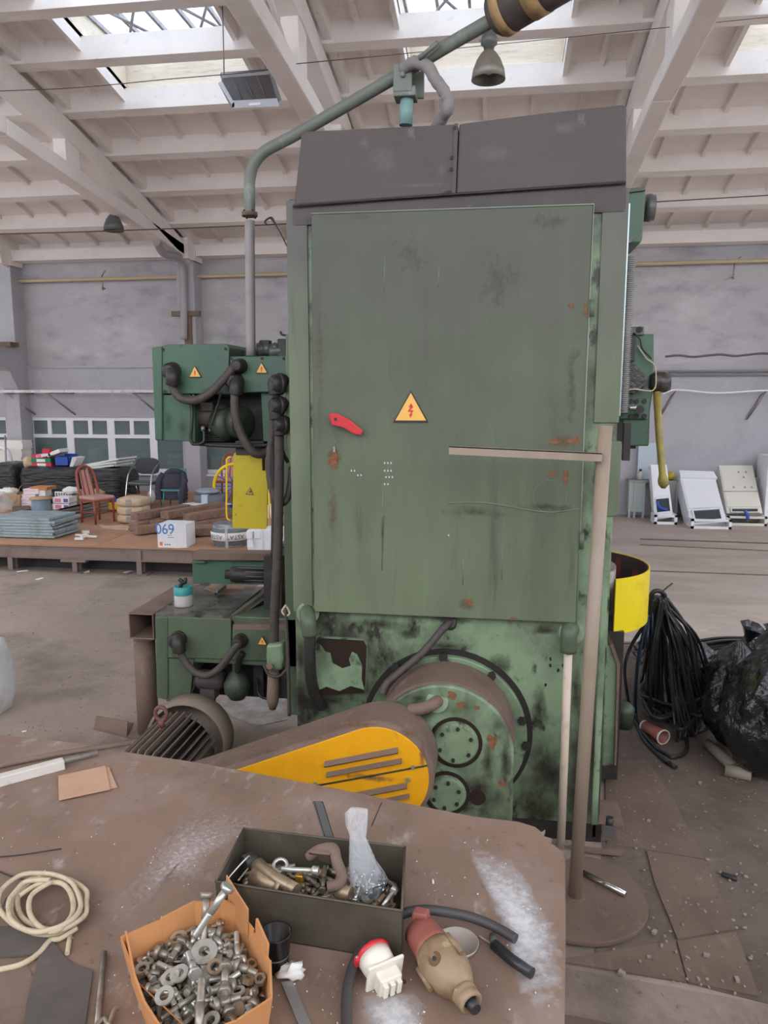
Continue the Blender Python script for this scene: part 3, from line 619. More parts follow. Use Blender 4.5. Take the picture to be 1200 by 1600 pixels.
MB().tube(crs([V(640,1110,YH-.05), V(655,1108,YH-.06), V(672,1103,YH-.06), V(681,1097,YH-.04), V(684,1096,YH+.01)]), .03, 12).build('oil_elbow', m_rust, mc)
MB().cyl(V(683,1096,YH-.01), V(683,1096,YH+.002), .055, n=20).build('elbow_boss', m_base, gh)
MB().tube(crs([V(702,972,YB-.03), V(690,985,YB-.08), V(660,1020,YB-.12), V(622,1052,YB-.16), V(604,1068,YB-.2), V(598,1084,YB-.22)], 8), .02, 8).build('cable', m_hose, mc)
MB().cyl(V(704,975,YB+.01), V(702,972,YB-.03), .035, n=14).build('gland', m_black, mc)
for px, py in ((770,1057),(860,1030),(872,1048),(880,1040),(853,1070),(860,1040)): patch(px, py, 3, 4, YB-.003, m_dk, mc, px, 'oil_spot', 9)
for i, (px, py, rx, ry) in enumerate(((706,1087,12,8),(720,1102,9,7),(768,1160,9,15),(745,1106,6,4),(785,1225,8,10))): patch(px, py, rx, ry, YH-.004 if py > 1095 else YH-.004, m_rp, gh, i+20)
MB().bx(xl-.01, xr+.01, YB-.01, YB+1.3, 0, .1).build('plinth', m_black, mc)

# oily grime round the gearing and foot; under the door it paints the shadow too
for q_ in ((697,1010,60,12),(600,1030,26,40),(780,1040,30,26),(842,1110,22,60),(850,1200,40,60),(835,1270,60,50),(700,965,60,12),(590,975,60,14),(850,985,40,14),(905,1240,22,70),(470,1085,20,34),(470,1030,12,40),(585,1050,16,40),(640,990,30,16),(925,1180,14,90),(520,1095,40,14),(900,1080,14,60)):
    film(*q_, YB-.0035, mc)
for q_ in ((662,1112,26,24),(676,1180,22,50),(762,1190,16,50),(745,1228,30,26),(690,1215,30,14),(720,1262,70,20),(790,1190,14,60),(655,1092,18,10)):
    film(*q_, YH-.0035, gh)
# ---- belt guard ----
YG = Y0-.66; dG = .27
c1 = V(590,1212,YG); r1 = .262
MX, MZ = V(292,1158,4.45).x, V(292,1158,4.45).z
c2 = Vector((MX+.06, YG, MZ)); r2 = .17
def hull2(a, ra, c, rc, n=24, y=YG):
    dx, dz = a.x-c.x, a.z-c.z; L_ = math.hypot(dx, dz); th = math.atan2(dz, dx); be = math.acos((ra-rc)/L_)
    # outline: big circle a on the right, small circle c on the left
    pts = []
    for i in range(n+1):
        t_ = th-(math.pi-be)+2*(math.pi-be)*i/n; pts.append((a.x+ra*math.cos(t_), y, a.z+ra*math.sin(t_)))
    for i in range(n//2+1):
        t_ = th+(math.pi-be)+2*be*i/(n//2); pts.append((c.x+rc*math.cos(t_), y, c.z+rc*math.sin(t_)))
    return pts
gd = MB().pr(hull2(c1, r1, c2, r2), (0, dG, 0)).build('belt_guard', m_rust, mc, bevel=.02)
fpts = hull2(c1, r1-.022, c2, r2-.02, y=YG-.006)
MB().pr(fpts, (0,.012,0)).build('guard_face', m_yellow, gd, bevel=.003)
for q_ in ((540,1130,90,8),(470,1150,60,8),(660,1180,8,40),(400,1170,50,8),(580,1215,60,10),(640,1145,22,14)): film(*q_, YG-.0085, gd, m_rstain, .5, 'scuff')
def louvre(pa, pb, h):
    a, c = V(*pa, YG), V(*pb, YG); hz = h*YG/F
    MB().pr([(a.x,YG-.004,a.z),(a.x,YG-.03,a.z-hz*.5),(a.x,YG-.004,a.z-hz)], (c.x-a.x, 0, c.z-a.z)).build('louvre', m_rust, gd)
louvre((508,1188),(622,1166),13); louvre((511,1205),(628,1183),11); louvre((548,1238),(636,1221),13); louvre((570,1253),(640,1238),10)
MB().tube([V(492,1228,YG-.008), V(560,1216,YG-.008), V(668,1196,YG-.008)], .004, 6).build('guard_seam', m_black, gd)
for px, py in ((492,1225),(645,1199),(637,1219)): MB().cyl(V(px,py,YG-.006), V(px,py,YG-.02), .01, n=6).build('guard_bolt', m_green, gd)
MB().cyl((c1.x,YG+dG-.02,c1.z), (c1.x,Y0,c1.z), .09, n=20).build('drive_shaft', m_black, mc)
# ---- motor with fins ----
em = empty('electric_motor', (MX,4.1,0), 'brown finned electric motor behind the narrow end of the yellow guard', 'motor')
MB().cyl((MX,3.72,MZ), (MX,4.4,MZ), .185, n=32).build('motor_body', m_black, em)
for k in range(20):
    a = math.radians(-20+k*220/19); u = Vector((math.cos(a),0,math.sin(a))); v = Vector((-u.z,0,u.x))*.004
    o = Vector((MX,0,MZ)); f = MB()
    f.pr([o+u*.18+v+Vector((0,3.76,0)), o+u*.232+v+Vector((0,3.84,0)), o+u*.232+v+Vector((0,4.38,0)), o+u*.18+v+Vector((0,4.38,0))], -2*v); f.build('cooling_fin', mat('dusty_fin', (128,114,104), .75), em)
b = MB(); n = 40
ro, ri_ = .268, .25
b.lathe([(ri_,-.02),(ro,-.02),(ro,.14),(.20,.2),(.0,.2),(0,.19),(.19,.19),(ri_,.13),(ri_,-.02)], (MX,4.45,MZ), (0,1,0), 40)
b.build('fan_cowl', mat('dusty_cowl', (130,116,104), .7, layers=[((104,92,82), 7, .5, .68, .5)]), em)
MB().lathe([(0,0),(.2,0),(.21,.06),(.12,.09),(0,.09)], (MX,3.66,MZ), (0,1,0), 32).build('end_shield', m_rust, em)
e0 = V(252,1128,4.0); rg = MB().tube([e0+Vector((.035*math.cos(a*.5236),0,.05+.042*math.sin(a*.5236))) for a in range(12)], .012, 8, closed=True); rg.cyl(e0+Vector((0,0,-.03)), e0+Vector((0,0,.012)), .02, n=10)
rg.build('lifting_eye', mat('brown_red_iron', (112,72,62), .6), em)
MB().tube([(MX+.21,3.75,MZ+.02),(MX+.21,4.3,MZ+.02)], .035, 12).build('terminal_tube', m_rust, em)
MB().bx(MX-.22,MX+.22,3.75,4.35,0,MZ-.17).build('motor_foot', m_rust, em)

# ---- left upper arm ----
YA = 4.7
MB().bx(V(300,560,YA).x, V(455,560,YA).x, YA+.25, YA+.75, V(300,690,YA).z, V(300,545,YA).z).build('arm_core', m_black, mc)
vb(297,612,410,694,YA+.22,.02).build('recess_back', m_black, mc)
MB().bx(V(300,560,YA).x, V(410,560,YA).x, YA+.0, YA+.3, V(300,696,YA).z, V(300,692,YA).z).build('recess_floor', m_black, mc)
vp([(237,543),(253,541),(253,688),(242,687)], YA-.03, .5).build('arm_end_plate', m_teal, mc, bevel=.006)
hd = vp([(251,541),(262,538),(354,537),(358,543),(357,616),(252,615)], YA-.02, .6).build('arm_cover', m_teal, mc, bevel=.006)
for px, py in ((254,546),(352,545),(257,611),(354,611)): MB().cyl(V(px,py,YA-.03), V(px,py,YA-.02), .009, n=8).build('screw', m_black, hd)
vp([(253,617),(298,617),(298,690),(242,688),(253,680)], YA-.01, .3).build('arm_lower_plate', m_teal, mc, bevel=.005)
vp([(359,557),(452,556),(452,612),(359,614)], YA-.015, .5).build('arm_cover', m_teal, mc, bevel=.006)
vp([(353,538),(362,539),(403,555),(403,560),(353,560)], YA+.3, .4).build('arm_lid', m_teal, mc)
vp([(408,612),(446,612),(446,700),(412,700)], YA+.04, .4).build('arm_post', m_teal, mc)
vp([(300,612),(303,612),(305,694),(300,694)], YA+.0, .2).build('recess_side', m_teal, mc)
for px in (361, 409, 443): MB().cyl(V(px,560,YA-.025), V(px,560,YA-.01), .008, n=8).build('screw', m_black, mc)
warn(305,581,21,YA-.026); warn(409,575,20,YA-.02)
m_dkg = mat('grimy_shadow_green', (62,74,58), .5, layers=[((40,40,34), 9, .45,.62,.8)])  # grimy green with the shade of the recess put into its base colour
# small motor inside the recess
mt = MB().lathe([(0,-.13),(.07,-.13),(.085,-.1),(.085,.1),(.07,.13),(0,.13)], V(330,650,YA+.13), (1,0,0), 20).build('feed_motor', m_hose, mc)
MB().ob(V(326,636,YA+.08), (.09,.09,.06)).build('terminal_box', m_hose, mt, bevel=.012)
MB().lathe([(0,-.05),(.10,-.05),(.105,.04),(.06,.06),(0,.06)], V(352,662,YA+.09), (1,-.5,0), 24).lathe([(0,.08),(.105,.08),(.105,.13),(.1,.135),(0,.135)], V(358,660,YA+.09), (1,-.5,0), 24).build('hand_drum', m_dkg, mc)
for k in range(6): MB().tube([V(318,672+k*3.2,YA+.05), V(352,674+k*3,YA+.05)], .004, 5).build('cooling_rib', m_black, mt)
for (px, py) in ((317,672),(329,672)): MB().cyl(V(px,py-6,YA+.04), V(px,py+2,YA+.04), .014, n=10).build('cable_gland', m_blush, mt)
def hose(pts, r, y, m=m_hose, nm='hose', rib=0, parent=mc):
    q = crs([V(p[0], p[1], y+(p[2] if len(p) > 2 else 0)) for p in pts], 12 if rib else 6)
    return MB().tube(q, [r*(1+rib*(i % 2)) for i in range(len(q))], 10).build(nm, m, parent)
def connector(px, py, y, r, l=.07, ax=(0,-1,0)):
    c = V(px, py, y); a = Vector(ax)
    t = MB().lathe([(0,0),(r*1.15,0),(r*1.15,.02),(r,.025),(r,l),(r*.7,l+.02),(0,l+.02)], c, a, 18).build('hose_connector', m_black, mc, bevel=.003)
    return t
connector(271,580,YA-.01,.05); MB().tube(crs([V(270,580,YA-.07), V(270,590,YA-.09), V(270,600,YA-.08)]), .045, 12).build('connector_elbow', m_black, mc)
hose([(269,598,-.08),(273,612,-.08),(287,624,-.09),(310,624,-.10),(332,611,-.1),(352,590,-.09),(366,574,-.07),(378,571,-.05)], .026, YA, rib=.05)
connector(376,572,YA-.01,.042); connector(369,596,YA-.01,.048); MB().tube(crs([V(370,594,YA-.06), V(369,604,YA-.09), V(368,616,YA-.09)]), .044, 12).build('connector_elbow', m_black, mc)
hose([(367,614,-.09),(367,640,-.1),(372,665,-.1),(383,690,-.1),(398,708,-.08),(414,708,-.04),(424,700,.0),(434,685,.1)], .027, YA, rib=.05)
hose([(300,622,-.02),(300,660,-.03),(298,685,-.03),(303,694,-.03),(318,690,-.02),(318,672,0)], .010, YA, m_black)
hose([(300,693,0),(340,696,0),(380,697,0),(420,695,0)], .012, YA, m_black)
hose([(346,612,-.02),(338,640,-.02),(330,665,-.02)], .008, YA, m_black)
# connectors and bundle beside the column
YC = 4.35
connector(440,600,YC-.02,.055,.05,(-.7,-.7,0)); connector(440,634,YC-.02,.05,.05,(-.7,-.7,0)); connector(446,664,YC-.02,.045,.05,(-.7,-.7,0))
MB().tube(crs([V(446,596,YC), V(436,594,YC-.03), V(430,604,YC-.04), V(431,616,YC-.04)]), .04, 12).build('connector_elbow', m_black, mc)
MB().tube(crs([V(446,632,YC), V(436,630,YC-.03), V(431,640,YC-.04), V(432,655,YC-.04)]), .038, 12).build('connector_elbow', m_black, mc)
MB().tube(crs([V(450,660,YC), V(442,658,YC-.03), V(437,668,YC-.04), V(437,680,YC-.04)]), .034, 12).build('connector_elbow', m_black, mc)
hose([(436,678,-.03),(436,760,-.03),(434,860,-.03),(430,940,-.03),(428,1008,-.03)], .027, YC, rib=.08, nm='ribbed_hose')
hose([(432,615,-.02),(429,640,-.01),(425,680,.0),(421,720,.0),(424,760,.0),(436,785,.0),(448,780,.02),(454,755,.03),(456,730,.05)], .021, YC, rib=.06)
hose([(430,655,-.01),(426,690,0),(428,800,0),(427,870,0)], .016, YC, m_black)
hose([(437,690,-.02),(443,710,0),(450,722,0.02)], .012, YC, m_black)
hose([(446,950,-.02),(449,1000,-.02),(451,1060,-.02),(452,1118,-.02)], .010, YC-.25, m_hose, 'thin_cable')
hose([(447,945,-.02),(441,955,-.02),(447,962,-.02),(453,958,-.02),(448,948,-.02)], .006, YC-.25, m_rope, 'twisted_wire')
cb = vp([(416,1008),(441,1006),(443,1030),(440,1048),(417,1048),(415,1028)], YC-.09, .1).build('junction_box', m_base, mc, bevel=.015)
MB().cyl(V(421,1041,YC-.1), V(421,1041,YC-.12), .02, n=10).build('box_screw', m_rust, cb)
hose([(413,1040,-.1),(420,1054,-.1),(435,1057,-.1),(446,1048,-.08),(449,1040,-.06)], .009, YC, m_hose, 'ground_wire')
MB().tube([V(427,1048,YC-.03), V(426,1095,YC-.03), V(426,1108,YC-.03)], [.035,.038,.02], 12).build('hanging_plug', m_rust, mc)
MB().bx(V(412,550,YC).x, V(456,550,YC).x, YC+.35, YC+.8, .3, V(412,556,YC).z).build('rear_frame', m_green, mc)
vp([(446,522),(457,520),(457,726),(452,724),(446,680)], YC-.02, .3).build('column_flange', m_door, mc, bevel=.006)
# valves on top of the arm
for px, py, sx in ((414,546,.05),(425,544,.04),(434,549,.05)): MB().lathe([(0,-.05),(sx*.9,-.05),(sx,-.03),(sx*.7,0),(sx*.9,.02),(sx*.6,.05),(0,.05)], V(px, py, YA+.15), (1,0,.1), 14).build('valve', m_lampd, mc)
MB().ob(V(415,538,YA+.15), (.07,.06,.05)).ob(V(443,545,YA+.15), (.06,.08,.12)).build('valve_block', m_black, mc, bevel=.008)
hose([(449,524),(441,523),(438,518)], .007, YA, m_black, 'limit_switch_rod')
for q_ in ((275,600,20,18),(330,612,40,10),(262,660,10,30),(285,670,12,30),(372,600,14,16)): film(*q_, YA-.0245, mc, None, .4)
# hanging yellow plate
yp = vp([(365,710),(368,707),(416,711),(418,716),(417,823),(414,827),(364,825),(363,820)], YA+.05, .012).build('guard_sheet', m_olive, mc)
MB().pr([V(383,773,YA+.048), V(397,774,YA+.048), V(391,761,YA+.048)], (0,.002,0)).build('warning_sign', m_rust, yp)
MB().pr([V(386,771,YA+.046), V(394,772,YA+.046), V(391,764,YA+.046)], (0,.002,0)).build('sign_face', m_olive, yp)
MB().pr([V(391,765,YA+.044), V(393,769,YA+.044), V(390,769.5,YA+.044), V(391,772,YA+.044), V(388.5,768,YA+.044), V(390.5,768,YA+.044)], (0,.002,0)).build('bolt_symbol', m_black, yp)
MB().tube([V(412,735,YA+.03), V(411,706,YA+.03), V(410,690,YA+.1)], .009, 6).build('hook_rod', m_black, yp)
MB().bx(V(365,700,YA).x, V(420,700,YA).x, YA+.04, YA+.3, V(400,712,YA).z, V(400,690,YA).z).build('sheet_bracket', m_black, mc)
# ---- lower bed ----
a = V(243,960,YA); c = V(362,964,YA)
MB().bx(a.x, V(470,960,YA).x, YA, YA+.75, V(300,1035,YA).z, V(300,960,YA).z).build('bed', m_green, mc, bevel=.008)
bt = MB().pr([V(243,958,YA-.01), V(358,961,YA-.01), V(358,967,YA-.01), V(243,964,YA-.01)], (0,.76,0)).build('bed_top', mat('oily_bed_top', (122,118,112), .25, .4, layers=[((48,44,40), 10, .45, .62, .8), ((140,128,112), 18, .6, .7, .5)], bump=(20,.3,.004)), mc)
MB().pr([G(318,920,a.z+.012), G(352,908,a.z+.012), G(403,914,a.z+.012), G(392,930,a.z+.012), G(345,930,a.z+.012)], (0,0,.006)).build('sand_patch', mat('sandy_swarf', (150,124,102), .95, bump=(60,.6,.004)), bt)
MB().tube([G(340+13*math.cos(i*.5236), 938+4*math.sin(i*.5236), a.z+.006) for i in range(12)], .006, 5, closed=True).build('lid_ring', m_black, bt)
for px, py in ((338,931),(266,947),(335,949),(328,951)): MB().lathe([(0,0),(.02,0),(.02,.012),(.01,.02),(0,.02)], G(px, py, a.z), n=8).build('knob', m_black, bt)
MB().hexa([V(358,962,YA-.02), V(410,924,YA+.3), V(410,930,YA+.3), V(358,969,YA-.02)]+[p+Vector((.03,.05,0)) for p in (V(358,962,YA-.02), V(410,924,YA+.3), V(410,930,YA+.3), V(358,969,YA-.02))]).build('guide_rail', m_steel2, mc)
MB().hexa([V(362,972,YA-.02), V(412,938,YA+.3), V(412,952,YA+.3), V(362,985,YA-.02)]+[p+Vector((.02,.1,0)) for p in (V(362,972,YA-.02), V(412,938,YA+.3), V(412,952,YA+.3), V(362,985,YA-.02))]).build('guide_rail', m_black, mc)
vp([(242,963),(361,967),(361,1030),(262,1028),(260,1094),(245,1090)], YA-.02, .05).build('bed_cover', m_green, mc, bevel=.005)
vp([(262,1029),(303,1030),(297,1085),(288,1094),(260,1096)], YA-.012, .3).build('bed_lower_plate', m_green, mc)
vp([(243,964),(262,964),(262,1092),(245,1090)], YA-.025, .5).build('bed_end_plate', m_green, mc, bevel=.005)
vp([(363,984),(447,985),(447,1034),(363,1031)], YA-.03, .3).build('bed_cover', m_green, mc, bevel=.005)
vp([(364,976),(447,975),(447,985),(363,984)], YA-.04, .5).build('bed_rail_cover', m_rust, mc)
warn(410,1001,17,YA-.04)
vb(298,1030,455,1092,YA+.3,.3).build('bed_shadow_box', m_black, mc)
for p, q in (((300,1032),(312,1092)),((395,1032),(412,1088)),((440,1032),(456,1092))): vb(p[0],p[1],q[0],q[1],YA+.1,.25).build('bed_leg', m_black, mc)
MB().lathe([(0,-.02),(.05,0),(.085,.05),(.09,.11),(.06,.17),(.03,.2),(.03,.27)], V(371,1091,YA+.05), (0,0,1), 22).build('oil_bulb', m_dkg, mc)
MB().lathe([(0,-.1),(.06,-.1),(.07,-.06),(.07,.06),(.05,.1),(0,.1)], V(328,1062,YA+.06), (1,0,0), 16).ob(V(328,1080,YA+.06), (.1,.1,.08)).cyl(V(322,1080,YA+.04), V(322,1094,YA+.04), .02).cyl(V(333,1080,YA+.04), V(333,1096,YA+.04), .018).build('lower_feed_motor', m_hose, mc)
connector(280,998,YA-.02,.05); MB().tube(crs([V(280,996,YA-.07), V(279,1006,YA-.1), V(280,1018,YA-.1)]), .045, 12).build('connector_elbow', m_black, mc)
connector(377,1000,YA-.03,.042)
hose([(280,1014,-.1),(288,1032,-.1),(305,1050,-.11),(325,1055,-.11),(345,1042,-.11),(360,1022,-.11),(372,1006,-.1),(378,1000,-.07)], .024, YA, rib=.05)
hose([(380,1020,-.05),(374,1030,-.04),(371,1050,-.02)], .02, YA, m_black)
hose([(402,1060,.1),(405,1085,.0),(418,1092,0),(432,1090,.0)], .009, YA, m_black, 'thin_cable')
hose([(296,1092,.0),(305,1070,.0),(315,1055,.0)], .007, YA, m_black, 'thin_cable')
# rear slide with knurled cylinder
YR_ = 5.3
vp([(300,874),(455,876),(455,914),(301,912)], YR_, .1).build('slide', m_teal, mc, bevel=.006)
vp([(300,864),(455,866),(455,876),(300,875)], YR_-.06, .14).build('slide_top', m_rust, mc)
vp([(300,875),(322,877),(318,880),(300,880)], YR_-.04, .04).build('slide_lip', m_green, mc)
t = MB().lathe([(0,-.22),(.035,-.22),(.035,-.18),(.055,-.18),(.06,-.14),(.06,.2),(.0,.2)], V(400,898,YR_-.1), (1,.1,0), 24).build('knurled_cylinder', m_black, mc)
for k in range(12): a_ = k*.5236; c = V(400,898,YR_-.1); MB().cyl(c+Vector((-.12,.062*math.cos(a_),.062*math.sin(a_))), c+Vector((.18,.062*math.cos(a_),.062*math.sin(a_))), .005, n=4).build('knurl', m_lampd, t)
for k in range(6): MB().cyl(V(443+(k % 2)*7,857+(k//2)*8,YR_-.1), V(443+(k % 2)*7,857+(k//2)*8,YR_-.08), .012, n=8).build('bolt_hole', m_black, mc)
vp([(436,850),(455,850),(455,960),(436,960)], YR_-.08, .3).build('slide_bracket', m_lampd, mc)
vp([(412,870),(440,870),(440,975),(412,965)], YA+.2, .4).build('slide_bracket', m_black, mc)

# ---- upper pipe arm ----
YP = 4.75
ma = crs([V(392,556,YP), V(391,450,YP), V(390,345,YP)], 4)
MB().tube(ma, .03, 14).build('mast_pipe', mat('dusty_grey_pipe', (152,146,146), .6, layers=[((120,114,114), 6, .5, .68, .5)]), mc)
f_ = V(390,335,YP); t = MB().cyl(f_+Vector((0,0,-.012)), f_+Vector((0,0,.012)), .048, n=24).build('pipe_flange', m_rust, mc)
for k in range(4): a_ = .8+k*1.57; MB().cyl(f_+Vector((.038*math.cos(a_),.038*math.sin(a_),-.02)), f_+Vector((.038*math.cos(a_),.038*math.sin(a_),.022)), .006, n=6).build('flange_bolt', m_black, t)
dd2 = [V(390,334,YP), V(390,310,YP), V(390,284,YP), V(396,258,YP-.02), V(412,238,YP-.04), V(440,222,YP-.07), V(470,206,YP-.1), V(620,119,YP-.35), V(700,71,YP-.5), V(775,28,YP-.62)]
MB().tube(crs(dd2, 6), .034, 14).build('overhead_pipe', m_pipe, mc)
c = V(783,18,YP-.6); ax = (V(858,-28,YP-.75)-c).normalized()
t = MB().lathe([(0,-.02),(.09,-.02),(.108,.0),(.115,.05),(.115,.5),(.1,.55),(0,.55)], c-ax*.02, ax, 32).build('counterweight', mat('dusty_dark_paint', (70,62,58), .6, layers=[((110,98,86), 7, .5,.7,.6)]), mc)
for a_, b_ in ((.0,.05),(.16,.24)): MB().lathe([(.1165,a_),(.1185,a_),(.1185,b_),(.1165,b_)], c, ax, 32).build('stripe', mat('dusty_orange_stripe', (160,130,86), .65, layers=[((112,96,78), 14, .5,.65,.6)]), t)
MB().tube([V(634,196,YP-.35), V(636,150,YP-.35)], .036, 16).build('swivel_post', m_cyan, mc)
MB().lathe([(.045,0),(.05,.01),(.05,.04),(.045,.05),(0,.05)], V(635,155,YP-.35), (0,0,1), 18).build('post_collar', m_pipe, mc)
b = MB(); q = V(634,128,YP-.35)
b.hexa([q+Vector(p) for p in [(-.06,-.06,-.09),(.06,-.06,-.09),(.06,.06,-.09),(-.06,.06,-.09),(-.06,-.06,-.04),(.06,-.06,-.04),(.06,.06,-.04),(-.06,.06,-.04)]])
b.ob(q+Vector((-.01,-.055,.0)), (.10,.018,.14)); b.ob(q+Vector((.045,.055,.0)), (.10,.018,.14)); b.cyl(q+Vector((-.01,-.085,.01)), q+Vector((.02,.08,.01)), .016, n=6)
b.build('clevis', m_pipe, mc, bevel=.006)
qs = crs([V(630,108,YP-.40), V(648,98,YP-.45), V(668,104,YP-.48), V(680,124,YP-.5), V(692,140,YP-.5), V(700,156,YP-.5), V(699,170,YP-.5), V(690,186,YP-.45), V(682,200,YP-.4)], 5)
MB().tube(qs, [.032+.007*noise.noise(Vector((i*.7,0,0))) for i in range(len(qs))], 12).build('wrapped_hose', m_dusty, mc)
MB().tube([V(655,92,YP-.5), V(684,66,YP-.55)], .012, 6).build('pipe_lug', m_pipe, mc)
hose([(430,350,0),(424,340,0),(414,346,0),(418,352,0)], .006, YP, m_black, 'wire_hook')
hose([(422,340,0),(435,358,0),(452,392,0)], .004, YP, m_black, 'stay_wire')

# ---- right side of the machine ----
YS = Y0+.7
gb = vp([(978,297),(1004,294),(1009,300),(1004,372),(1001,380),(978,380)], YS, .35).build('feed_gearbox', m_teal, mc, bevel=.01)
vp([(978,295),(1004,292),(1009,297),(978,301)], YS-.02, .38).build('gearbox_lid', m_green, gb)
g0 = V(1008,325,YS+.15); MB().lathe([(0,0),(.075,0),(.078,.03),(.07,.035),(.072,.05),(0,.05)], g0, (1,-.0,0), 24).build('gearbox_knob', m_lampd, gb)
MB().cyl(V(984,376,YS-.02), V(984,376,YS-.05), .012, n=8).cyl(V(988,372,YS-.02), V(988,372,YS-.04), .01, n=8).build('gearbox_screw', m_chrome, gb)
MB().bx(V(976,400,Y0+.3).x, V(981,400,Y0+.3).x, Y0+.3, Y0+.4, V(978,650,Y0+.3).z, V(978,318,Y0+.3).z).build('bright_way', mat('bright_way', (176,192,198), .3, .4), mc)
sc_ = MB(); x_ = V(980,500,Y0+.45).x
a, c = V(980,645,Y0+.45), V(980,400,Y0+.45)
sc_.cyl((x_,Y0+.45,a.z), (x_,Y0+.45,c.z), .02, n=12)
for k in range(80):
    z = a.z+(c.z-a.z)*k/80; sc_.lathe([(.02,0),(.032,.004),(.02,.008)], (x_,Y0+.45,z), n=10)
sc_.build('lead_screw', m_blush, mc)
ca = vp([(966,545),(975,522),(1022,522),(1022,600),(1016,640),(1014,697),(978,697),(970,640)], YS, .4).build('carriage', m_teal, mc, bevel=.008)
vp([(974,518),(990,510),(1007,510),(1007,524),(974,524)], YS-.02, .2).build('carriage_cap', m_lampd, ca, bevel=.006)
MB().cyl(V(999,515,YS-.03), V(999,515,YS-.01), .018, n=12).build('cap_bolt', m_black, ca)
vb(974,524,992,565,YS-.06,.06).build('dark_block', m_black, ca, bevel=.006)
m_gr = mat('greasy_black', (50,46,44), .35, layers=[((90,84,82), 22, .5, .62, .8)], bump=(40,.6,.006))
vp([(968,566),(994,570),(1012,590),(1010,604),(990,616),(968,616)], YS-.07, .07).build('greasy_bracket', m_gr, ca, bevel=.01)
for px, py in ((978,573),(975,593),(976,608),(978,640),(1000,640)): MB().cyl(V(px,py,YS-.08), V(px,py,YS-.12), .024, n=14).build('roller', m_black, ca)
vp([(968,622),(1015,622),(1012,655),(968,655)], YS-.03, .04).build('clamp_plate', m_teal, ca, bevel=.006)
for px in (986,995,1007):
    for py in (627,650): MB().cyl(V(px,py,YS-.03), V(px,py,YS-.042), .014, n=12).build('socket_screw', m_black, ca)
MB().cyl(V(975,638,YS-.035), V(996,637,YS-.035), .012, n=8).build('slot_bar', m_steel, ca)
MB().bx(V(986,697,YS).x, V(996,697,YS).x, YS+.05, YS+.15, V(986,702,YS).z, V(986,690,YS).z).build('foot_stub', m_black, ca)
vb(976,662,984,720,YS-.1,.06).build('scraper', m_black, ca)
hose([(996,540,-.03),(1010,560,-.04),(1022,570,-.04),(1025,590,-.04),(1020,610,-.05),(990,608,-.1),(970,612,-.1)], .004, YS, m_rope, 'thin_wire')
hose([(990,520,-.03),(1000,530,-.04),(1004,545,-.04),(1018,560,-.04)], .005, YS, m_black, 'thin_wire')
# lever
lv = MB().lathe([(0,-.04),(.05,-.04),(.06,-.01),(.06,.05),(.045,.08),(0,.08)], V(1026,597,YS+.02), (1,-.2,0), 20).build('lever_hub', m_gr, mc)
MB().tube([V(1026,612,YS), V(1030,680,YS-.03), V(1035,740,YS-.05), V(1036,750,YS-.05), V(1037,757,YS-.05), V(1036,763,YS-.05)], [.021,.021,.019,.03,.03,.012], 14).build('lever_handle', m_ochre, lv)
# side cabinet low at the right, and its foot
vp([(944,1010),(958,1008),(968,1040),(962,1196),(940,1198)], Y0+.4, .5).build('side_box', m_base, mc, bevel=.01)
vp([(958,1006),(969,1038),(963,1196),(960,1196),(964,1040),(953,1008)], Y0+.38, .5).build('side_box_edge', m_rust, mc)
MB().lathe([(0,0),(.05,0),(.055,.09),(.06,.1),(.06,.13),(.03,.16),(0,.16)], V(975,1136,Y0+.8), n=18).build('levelling_foot', m_dkg, mc)
ft = MB().bx(V(925,1300,YB).x, G(972,1312).x, YB-.0, YB+.25, 0, .11).build('anchor_foot', m_rust, mc, bevel=.006)
MB().cyl(G(952,1296,.11), G(952,1296,.11)+Vector((0,0,.07)), .02, n=10).tube([G(952,1300,.11), G(952,1300,.14)], .035, 6).build('anchor_bolt', m_black, ft)
# round table guard
zg = V(963,905,4.6).z; hg = zg-V(963,992,4.6).z
ctr = Vector((.62, 5.12)); 
P0, P1, P2 = G(963,905,zg), G(1015,890,zg), G(958,862,zg)
# circle through three points
def circ(a, b, c):
    d = 2*(a.x*(b.y-c.y)+b.x*(c.y-a.y)+c.x*(a.y-b.y)); A_, B_, C_ = a.x**2+a.y**2, b.x**2+b.y**2, c.x**2+c.y**2
    return ((A_*(b.y-c.y)+B_*(c.y-a.y)+C_*(a.y-b.y))/d, (A_*(c.x-b.x)+B_*(a.x-c.x)+C_*(b.x-a.x))/d)
ccx, ccy = circ(P0, P1, P2); rg_ = math.hypot(P0.x-ccx, P0.y-ccy)
a0 = math.atan2(P0.y-ccy, P0.x-ccx); a2 = math.atan2(P2.y-ccy, P2.x-ccx)+.25
if a2 < a0: a2 += 2*math.pi
b = MB(); b2 = MB(); n = 24
for i in range(n):
    t0_, t1_ = a0+(a2-a0)*i/n, a0+(a2-a0)*(i+1)/n
    q = lambda t_, r, z: (ccx+r*math.cos(t_), ccy+r*math.sin(t_), z)
    b.hexa([q(t0_,rg_-.008,zg-hg), q(t0_,rg_,zg-hg), q(t1_,rg_,zg-hg), q(t1_,rg_-.008,zg-hg), q(t0_,rg_-.008,zg), q(t0_,rg_,zg), q(t1_,rg_,zg), q(t1_,rg_-.008,zg)])
    b2.hexa([q(t0_,rg_-.016,zg-hg), q(t0_,rg_-.009,zg-hg), q(t1_,rg_-.009,zg-hg), q(t1_,rg_-.016,zg-hg), q(t0_,rg_-.016,zg-.004), q(t0_,rg_-.009,zg-.004), q(t1_,rg_-.009,zg-.004), q(t1_,rg_-.016,zg-.004)])
tg = b.build('table_guard', m_lemon, mc)
b2.build('guard_lining', mat('dark_red_lining', (62,44,42), .6, layers=[((128,48,50), 7, .55, .6, .9)]), tg)
